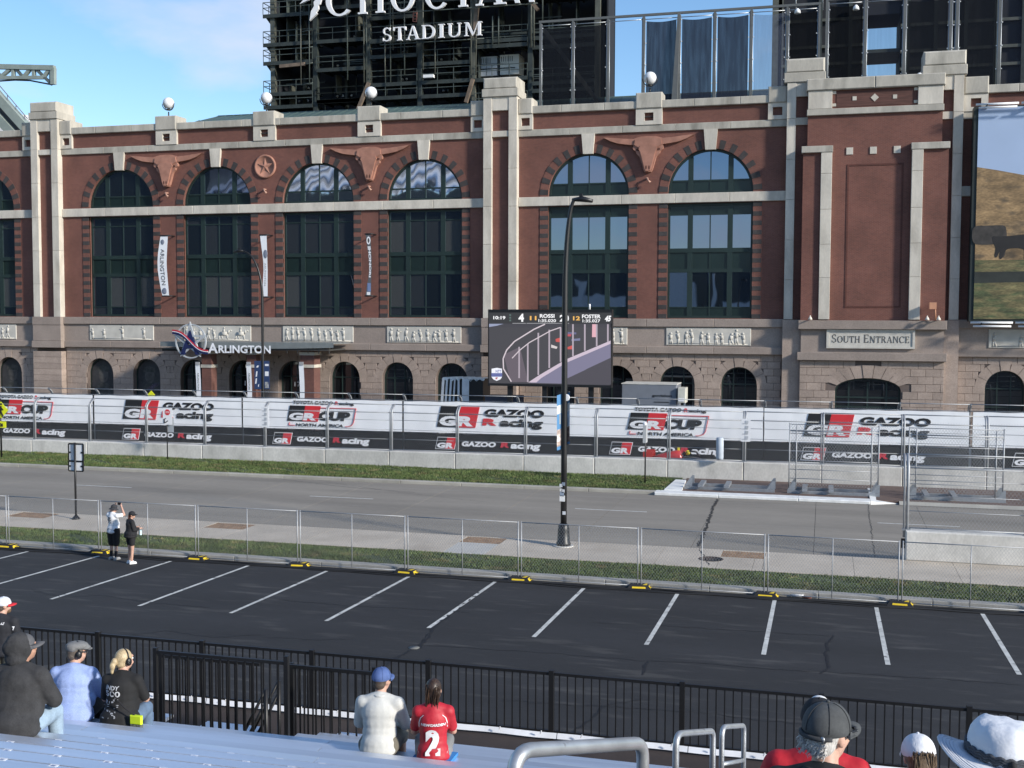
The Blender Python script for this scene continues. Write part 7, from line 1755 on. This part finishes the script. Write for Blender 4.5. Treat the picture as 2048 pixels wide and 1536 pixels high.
MB().cbox(x-.07,x+.07,y-.16,y-.12,z+.10,z+.20,.008).build('pouch_flap', M('neon_yellow', (.62,.80,.03), .6), t); MB().cbox(x-.07,x+.07,y-.155,y-.115,z+.0,z+.098,.008).build('pouch_body', M('striped_pouch', (.12,.13,.11), .6, var=.8, scale=40), t)
pts = [f.t.matrix_world @ Vector((0,0,0))]
MB().tube([(x-.02,y-.14,z+.2),(x-.12,y-.16,z+.27),(x-.22,y-.165,z+.36),(x-.30,y-.15,z+.44)], .008, 6).build('lanyard', mBlk, t)
# --- blue shirt man with flat cap
f = Fig('heavy man in a light blue shirt with grey flat cap and ear defenders', 'sit', seat(4,143), yaw=14, girth=1.45, lean=14, hyaw=-52, hpitch=4, arms='lap', scale=1.04)
f.body(); f.shirt(M('light_blue_shirt', (.30,.39,.66), .8, var=.05, scale=5, fine=.16, fscale=140, bump=.6, bscale=8, stretch=(.7,.7,1.3)), 1.0, .02, .020, hem=.04); f.pants(mBlk, 1.9); f.shoes(mShoeD)
f.hair_cap(M('grey_brown_hair', (.10,.08,.065), .7, var=.3, scale=60), sz=.98)
b = MB(); b.ball((0,0.0,.075), 1, 20, 12, (.100,.125,.052)); b.ball((0,.075,.052), 1, 16, 10, (.082,.075,.030)); b.ball((0,-.05,.06), 1, 16, 10, (.092,.07,.06)); f.headpart('flat_cap', b, M('grey_tweed_cap', (.17,.17,.17), .9, var=.12, scale=30), .007, 3, .006)
f.headpart('cap_peak', MB().ball((0,.125,.035), 1, 16, 8, (.07,.045,.008)), MATS['grey_tweed_cap']); ear_defenders(f)
f.headpart('sunglasses', MB().box(-.07,.07,.088,.098,-.005,.028).box(-.084,-.078,-.0,.095,.015,.024).box(.078,.084,-.0,.095,.015,.024), mBlack)
c = MB(); c.tube([tuple(Vector(f.J['neck'])+Vector((.078*math.cos(a), .074*math.sin(a)-.005, .0))) for a in np.linspace(0,6.28,17)], .012, 6, False); f.put('neck_strap', c.mesh('neck_strap', mBlk), mBlk)
# --- hooded person
f = Fig('person in a charcoal hooded jacket and pale jeans with a grey cap peak', 'sit', seat(8,26,1460), yaw=8, girth=1.36, lean=16, hyaw=-46, hpitch=-2, arms='lap', scale=1.05, skin=mSkinT)
mHood = M('charcoal_fleece', (.034,.034,.036), .95, var=.25, scale=9, fine=.15, fscale=90, bump=.6, bscale=8)
f.body(); f.shirt(mHood, 1.95, .026, .022, hem=.05, name='jacket'); f.pants(mDenim, 1.9); f.shoes(mShoeD)
f.cap(M('dark_grey_cap', (.09,.09,.095), .8), tilt=0, sz=.98)
b = MB(); b.ball((0,-.045,.012), 1, 20, 14, (.112,.122,.135)); b.ball((0,-.07,-.08), 1, 16, 10, (.115,.095,.09)); b.ball((0,-.10,.02), .08, 12, 8)
f.headpart('hood', b, mHood, .010, 4, .016)
# --- man standing at the front rail, white and red cap
yy = 14.2
f = Fig('bearded man in a black top with white and red cap standing at the front railing', 'stand', (P(4,1260,yy)[0], yy, 1.96), yaw=10, girth=1.25, lean=0, hyaw=-44, arms='side', scale=.98)
f.body(); f.shirt(M('black_pullover', (.016,.017,.022), .85, var=.2, scale=6), 1.92, .022, .016, hem=.05, name='pullover'); f.pants(M('olive_trousers', (.20,.18,.13), .85, var=.15, scale=9), 1.95); f.shoes(mShoeD)
f.project('back_mark', mWhtP, [f.word('AZ', .04, .10, 1.42, 1.45, .02, .2)])
f.project('sleeve_number', mWhtP, [f.word('7', .205, .24, 1.33, 1.39, .05)], off=.014)
f.hair_cap(MATS['brown_grey_hair'], sz=.96); f.cap(M('white_mesh_cap', (.62,.64,.68), .8, var=.15, scale=30), M('red_brim', (.55,.02,.03), .7), tilt=4, sz=1.08)
f.headpart('beard', MB().ball((0,.055,-.08), 1, 14, 10, (.060,.052,.05)), M('brown_beard', (.13,.075,.04), .8, var=.3, scale=60), .008, 2, .006)
# --- near right: man in grey cap
f = Fig('white-haired man in a faded dark grey cap and black polo shirt', 'sit', seat(14,1648,1470), yaw=-6, girth=1.15, lean=7, hyaw=-30, arms='lap', scale=1.01)
f.body(.010); f.shirt(mBlk, .8, .02, .016, hem=.03, name='polo_shirt'); f.pants(mKhaki, 1.2, name='shorts'); f.shoes(mShoe)
mWH = M('white_hair', (.52,.50,.47), .6, var=.3, scale=90, stretch=(2,2,.25))
f.hair_cap(mWH, sz=.975, vox=.006)
st_ = f.strands(mWH, 170, (-.01,-.088,-.02), (.066,.014,.024), .042, 9, .0032, (0,-.22,-.95)); f.headpart('hair_tufts', st_, mWH)
o = f.cap(M('faded_grey_cap', (.060,.064,.066), .85, var=.22, scale=18, fine=.1, fscale=120), tilt=4, sz=1.10, seams=M('cap_stitch', (.035,.037,.039), .9), brim_len=.095)
f.headpart('cap_strap', MB().tube([(.096*math.cos(a), -.012+.112*math.sin(a), .012) for a in np.linspace(R(215),R(325),14)], .011, 6), M('cap_strap_cloth', (.045,.047,.05), .85))
f.headpart('strap_buckle', MB().ball((.055,-.108,.014), .012, 8, 6, (1,.6,1)), mSteel)
f.headpart('sunglasses', MB().box(-.078,.078,.085,.10,-.012,.03).box(-.088,-.082,-.0,.095,.012,.022).box(.082,.088,-.0,.095,.012,.022), mBlack)
c = MB(); c.tube([tuple(Vector(f.J['neck'])+Vector((.080*math.cos(a), .074*math.sin(a)-.01, .012-.012*math.sin(a)))) for a in np.linspace(0,6.28,19)], .02, 8, False); f.put('collar', c.mesh('collar', mBlk), mBlk)
# --- red shirt person in front of him
f = Fig('broad person in a bright red shirt and black cap just beyond the grey-capped man', 'sit', seat(12,1638,1440), yaw=0, girth=1.45, lean=8, hyaw=0, arms='lap', scale=1.05)
f.body(); f.shirt(M('bright_red_shirt', (.50,.012,.025), .75, var=.12, scale=6, bump=.5, bscale=8), .8, .03, .02, hem=.03); f.pants(mBlk, 1.2, name='shorts'); f.shoes(mShoe)
f.hair_cap(MATS['brown_grey_hair'], sz=.97); f.cap(M('black_cap', (.014,.014,.017), .85), tilt=0, sz=1.06)
f.headpart('cap_front_patch', MB().ball((0,.03,.105), 1, 16, 8, (.045,.045,.03)), mWhite)
# --- child with ponytail through white cap
f = Fig('child with a long brown ponytail pulled through a white cap', 'sit', seat(12,1843,1500), yaw=4, girth=.85, lean=6, hyaw=6, arms='lap', scale=.88, sex='f')
f.body(); f.shirt(M('grey_child_shirt', (.12,.12,.14), .8), .8); f.pants(mDenimD, 1.5); f.shoes(mShoe)
mPony = M('light_brown_hair', (.17,.115,.07), .5, var=.45, scale=60, stretch=(2,2,.15), col2=(.07,.045,.028), c2=(.5,.65), c2scale=50)
f.hair_cap(mPony, sz=1.06, vox=.007); f.cap(M('white_cotton_cap', (.72,.73,.76), .8, var=.06, scale=12, bump=.3, bscale=30), tilt=12, sz=1.12)
b = MB(); b.ball((0,-.13,.03), .045, 12, 8, (1.2,.8,1)); b.ball((.005,-.15,-.08), 1, 14, 10, (.062,.035,.12)); b.ball((.01,-.165,-.22), 1, 14, 10, (.058,.03,.12)); f.headpart('ponytail_mass', b, mPony, .009, 3, .012)
st_ = f.strands(mPony, 200, (0,-.14,.055), (.060,.025,.03), .40, 21, .0036, (.02,-.12,-1), (-.1,.01)); f.headpart('ponytail', st_, mPony)
# --- wide-brim hat
f = Fig('person in a wide-brimmed white sun hat with dark braided band', 'sit', seat(16,2016,1470), yaw=4, girth=1.05, lean=4, hyaw=4, arms='lap', scale=1.0)
f.body(); f.shirt(M('sand_shirt', (.4,.38,.34), .8), 1.0); f.pants(mKhaki, 1.9); f.shoes(mShoe)
f.hair_cap(MATS['grey_brown_hair'], sz=.97)
mHat = M('white_hat_cotton', (.66,.68,.72), .85, var=.05, scale=10, bump=.25, bscale=26)
Tm = Matrix.Translation((0,-.01,.02)) @ Matrix.Rotation(R(4), 4, 'Y')
n = 40; prof = [(.108,.0),(.110,.02),(.108,.045),(.103,.068),(.094,.086),(.078,.099),(.05,.106),(.02,.106),(0,.104)]; mb = MB(); V = []
for r_, z in prof:
    for j in range(n):
        w = 2*math.pi*j/n; q = 1+(.02*math.sin(3*w+z*30)+.012*math.sin(7*w-z*60))*(r_ > .04); V.append((r_*math.cos(w)*.95*q, r_*math.sin(w)*1.12*q, z+(.007*math.sin(2*w+1)*math.sin(5*w) if z > .06 and r_ > .06 else 0)))
k = len(prof); mb.add(V, [(i*n+j, i*n+(j+1)%n, (i+1)*n+(j+1)%n, (i+1)*n+j) for i in range(k-1) for j in range(n)], True); xf(mb, Tm)
hat = f.headpart('hat_crown', mb, mHat)
mb = MB(); V = []; pr_ = [(.106,.004),(.135,-.006),(.165,-.012),(.195,-.012),(.197,-.016),(.165,-.017),(.135,-.011),(.106,-.002)]
for r_, z in pr_:
    for j in range(n): w = 2*math.pi*j/n; u = (r_-.106)/.09; V.append((r_*math.cos(w)*.97, r_*math.sin(w)*1.08, z+u*(.030*math.cos(2*w)+.006*math.sin(3*w))))
k = len(pr_); mb.add(V, [(i*n+j, i*n+(j+1)%n, ((i+1)%k)*n+(j+1)%n, ((i+1)%k)*n+j) for i in range(k) for j in range(n)], True); xf(mb, Tm); f.headpart('hat_brim', mb, mHat, parent=hat)
for q in range(7):
    r_ = .125+q*.011; ring_ = MB().tube([(r_*math.cos(w)*.97, r_*math.sin(w)*1.08, -.004-.006*min(1,(r_-.106)/.06)+(r_-.106)/.09*(.030*math.cos(2*w)+.006*math.sin(3*w))) for w in np.linspace(0,2*math.pi,41)], .0011, 4, False); xf(ring_, Tm); f.headpart('brim_stitch', ring_, M('hat_stitch', (.52,.54,.58), .9), parent=hat)
mb = MB(); 
for z in (.010,.018,.026): mb.tube([((.1115)*math.cos(w)*.95, .1115*math.sin(w)*1.12, z+.003*math.sin(w*22)) for w in np.linspace(0,2*math.pi,121)], .0055, 6, False)
xf(mb, Tm); f.headpart('hat_band', mb, M('braided_band', (.055,.058,.068), .8, var=.5, scale=160), parent=hat)
mb = MB().ball((-.005,-.132,.014), .013, 8, 6); mb.tube([(-.005,-.134,.01),(-.02,-.140,-.008)], .004, 6); mb.tube([(-.005,-.134,.01),(.012,-.140,-.012)], .004, 6); xf(mb, Tm); f.headpart('band_knot', mb, mBlk, parent=hat)
for w in hat.children: w.scale = (1,1,1)
# --- two standing at the fence
a = GL(228,1119)
f = Fig('man in white T-shirt and black shorts photographing over the fence with raised arms', 'stand', (a[0],a[1],a[2]), yaw=-12, girth=1.15, lean=-2, hyaw=-12, hpitch=8, arms='photo', scale=1.0)
f.body(); f.shirt(M('bright_white_tee', (.78,.78,.79), .8, var=.03, bump=.2, bscale=12), .62, .026, .02, hem=.10); f.pants(M('black_shorts', (.014,.012,.012), .85), .92, .045, name='shorts'); f.shoes(M('grey_trainer', (.28,.28,.28), .6))
sk = MB()
for k in 'lr': capsule(sk, lerp(f.J['kn'+k], f.J['an'+k], .55), f.J['an'+k], .052, .044)
f.put('sock', remesh(sk, .012, 2), mBlk)
f.project('shirt_print', mBlkP, [([(-.10,1.36),(.04,1.36),(.05,1.40),(-.08,1.40)], [(0,1,2,3)]), f.word('CD', -.11, .05, 1.27, 1.345, .03), ([(-.10,1.21),(.03,1.21),(.05,1.25),(-.10,1.25)], [(0,1,2,3)])], off=.012)
b = MB(); b.ball((0,-.01,.05), 1, 18, 12, (.095,.11,.085)); f.headpart('hat_crown', b, M('charcoal_bucket_hat', (.035,.037,.042), .9), .010, 2)
f.headpart('hat_brim', MB().lathe([(.09,.03),(.155,-.03),(.157,-.036),(.09,.015)], (0,-.02,.0), 24), MATS['charcoal_bucket_hat'])
w = Vector(f.J['wrr']); w2 = Vector(f.J['wrl']); c_ = (w+w2)/2+Vector((0,.06,.08)); f.put('phone', MB().box(c_.x-.075,c_.x+.075,c_.y,c_.y+.012,c_.z-.04,c_.z+.04).mesh('phone', mBlack), mBlack)
a = GL(262,1127)
f = Fig('woman in black jacket, shorts and cap with long auburn hair standing by the fence', 'stand', (a[0],a[1],a[2]), yaw=-35, girth=1.42, lean=0, hyaw=-35, arms='front', scale=.93, sex='f')
f.body(); f.shirt(mBlk, 1.75, .03, .02, hem=.08, name='jacket'); f.pants(mBlk, .55, .02, name='shorts'); f.shoes(M('white_trainer', (.76,.76,.76), .6))
mAub = M('auburn_hair', (.085,.032,.02), .5, var=.4, scale=60, stretch=(2,2,.2))
f.hair_cap(mAub, sz=1.05); st_ = f.strands(mAub, 70, (0,-.06,-.02), (.085,.04,.04), .34, 31, .012, (0,-.12,-1)); f.headpart('hair_length', st_, mAub); f.cap(M('black_cap', (.014,.014,.017), .85), tilt=2, sz=1.1)
w = Vector(f.J['wrr']); f.put('pale_pouch', MB().cbox(w.x-.06,w.x+.06,w.y-.02,w.y+.05,w.z-.22,w.z-.06,.01).mesh('pale_pouch', M('pale_blue_pouch', (.55,.72,.75), .6)), MATS['pale_blue_pouch'])

bpy.data.scenes.remove(WORK)
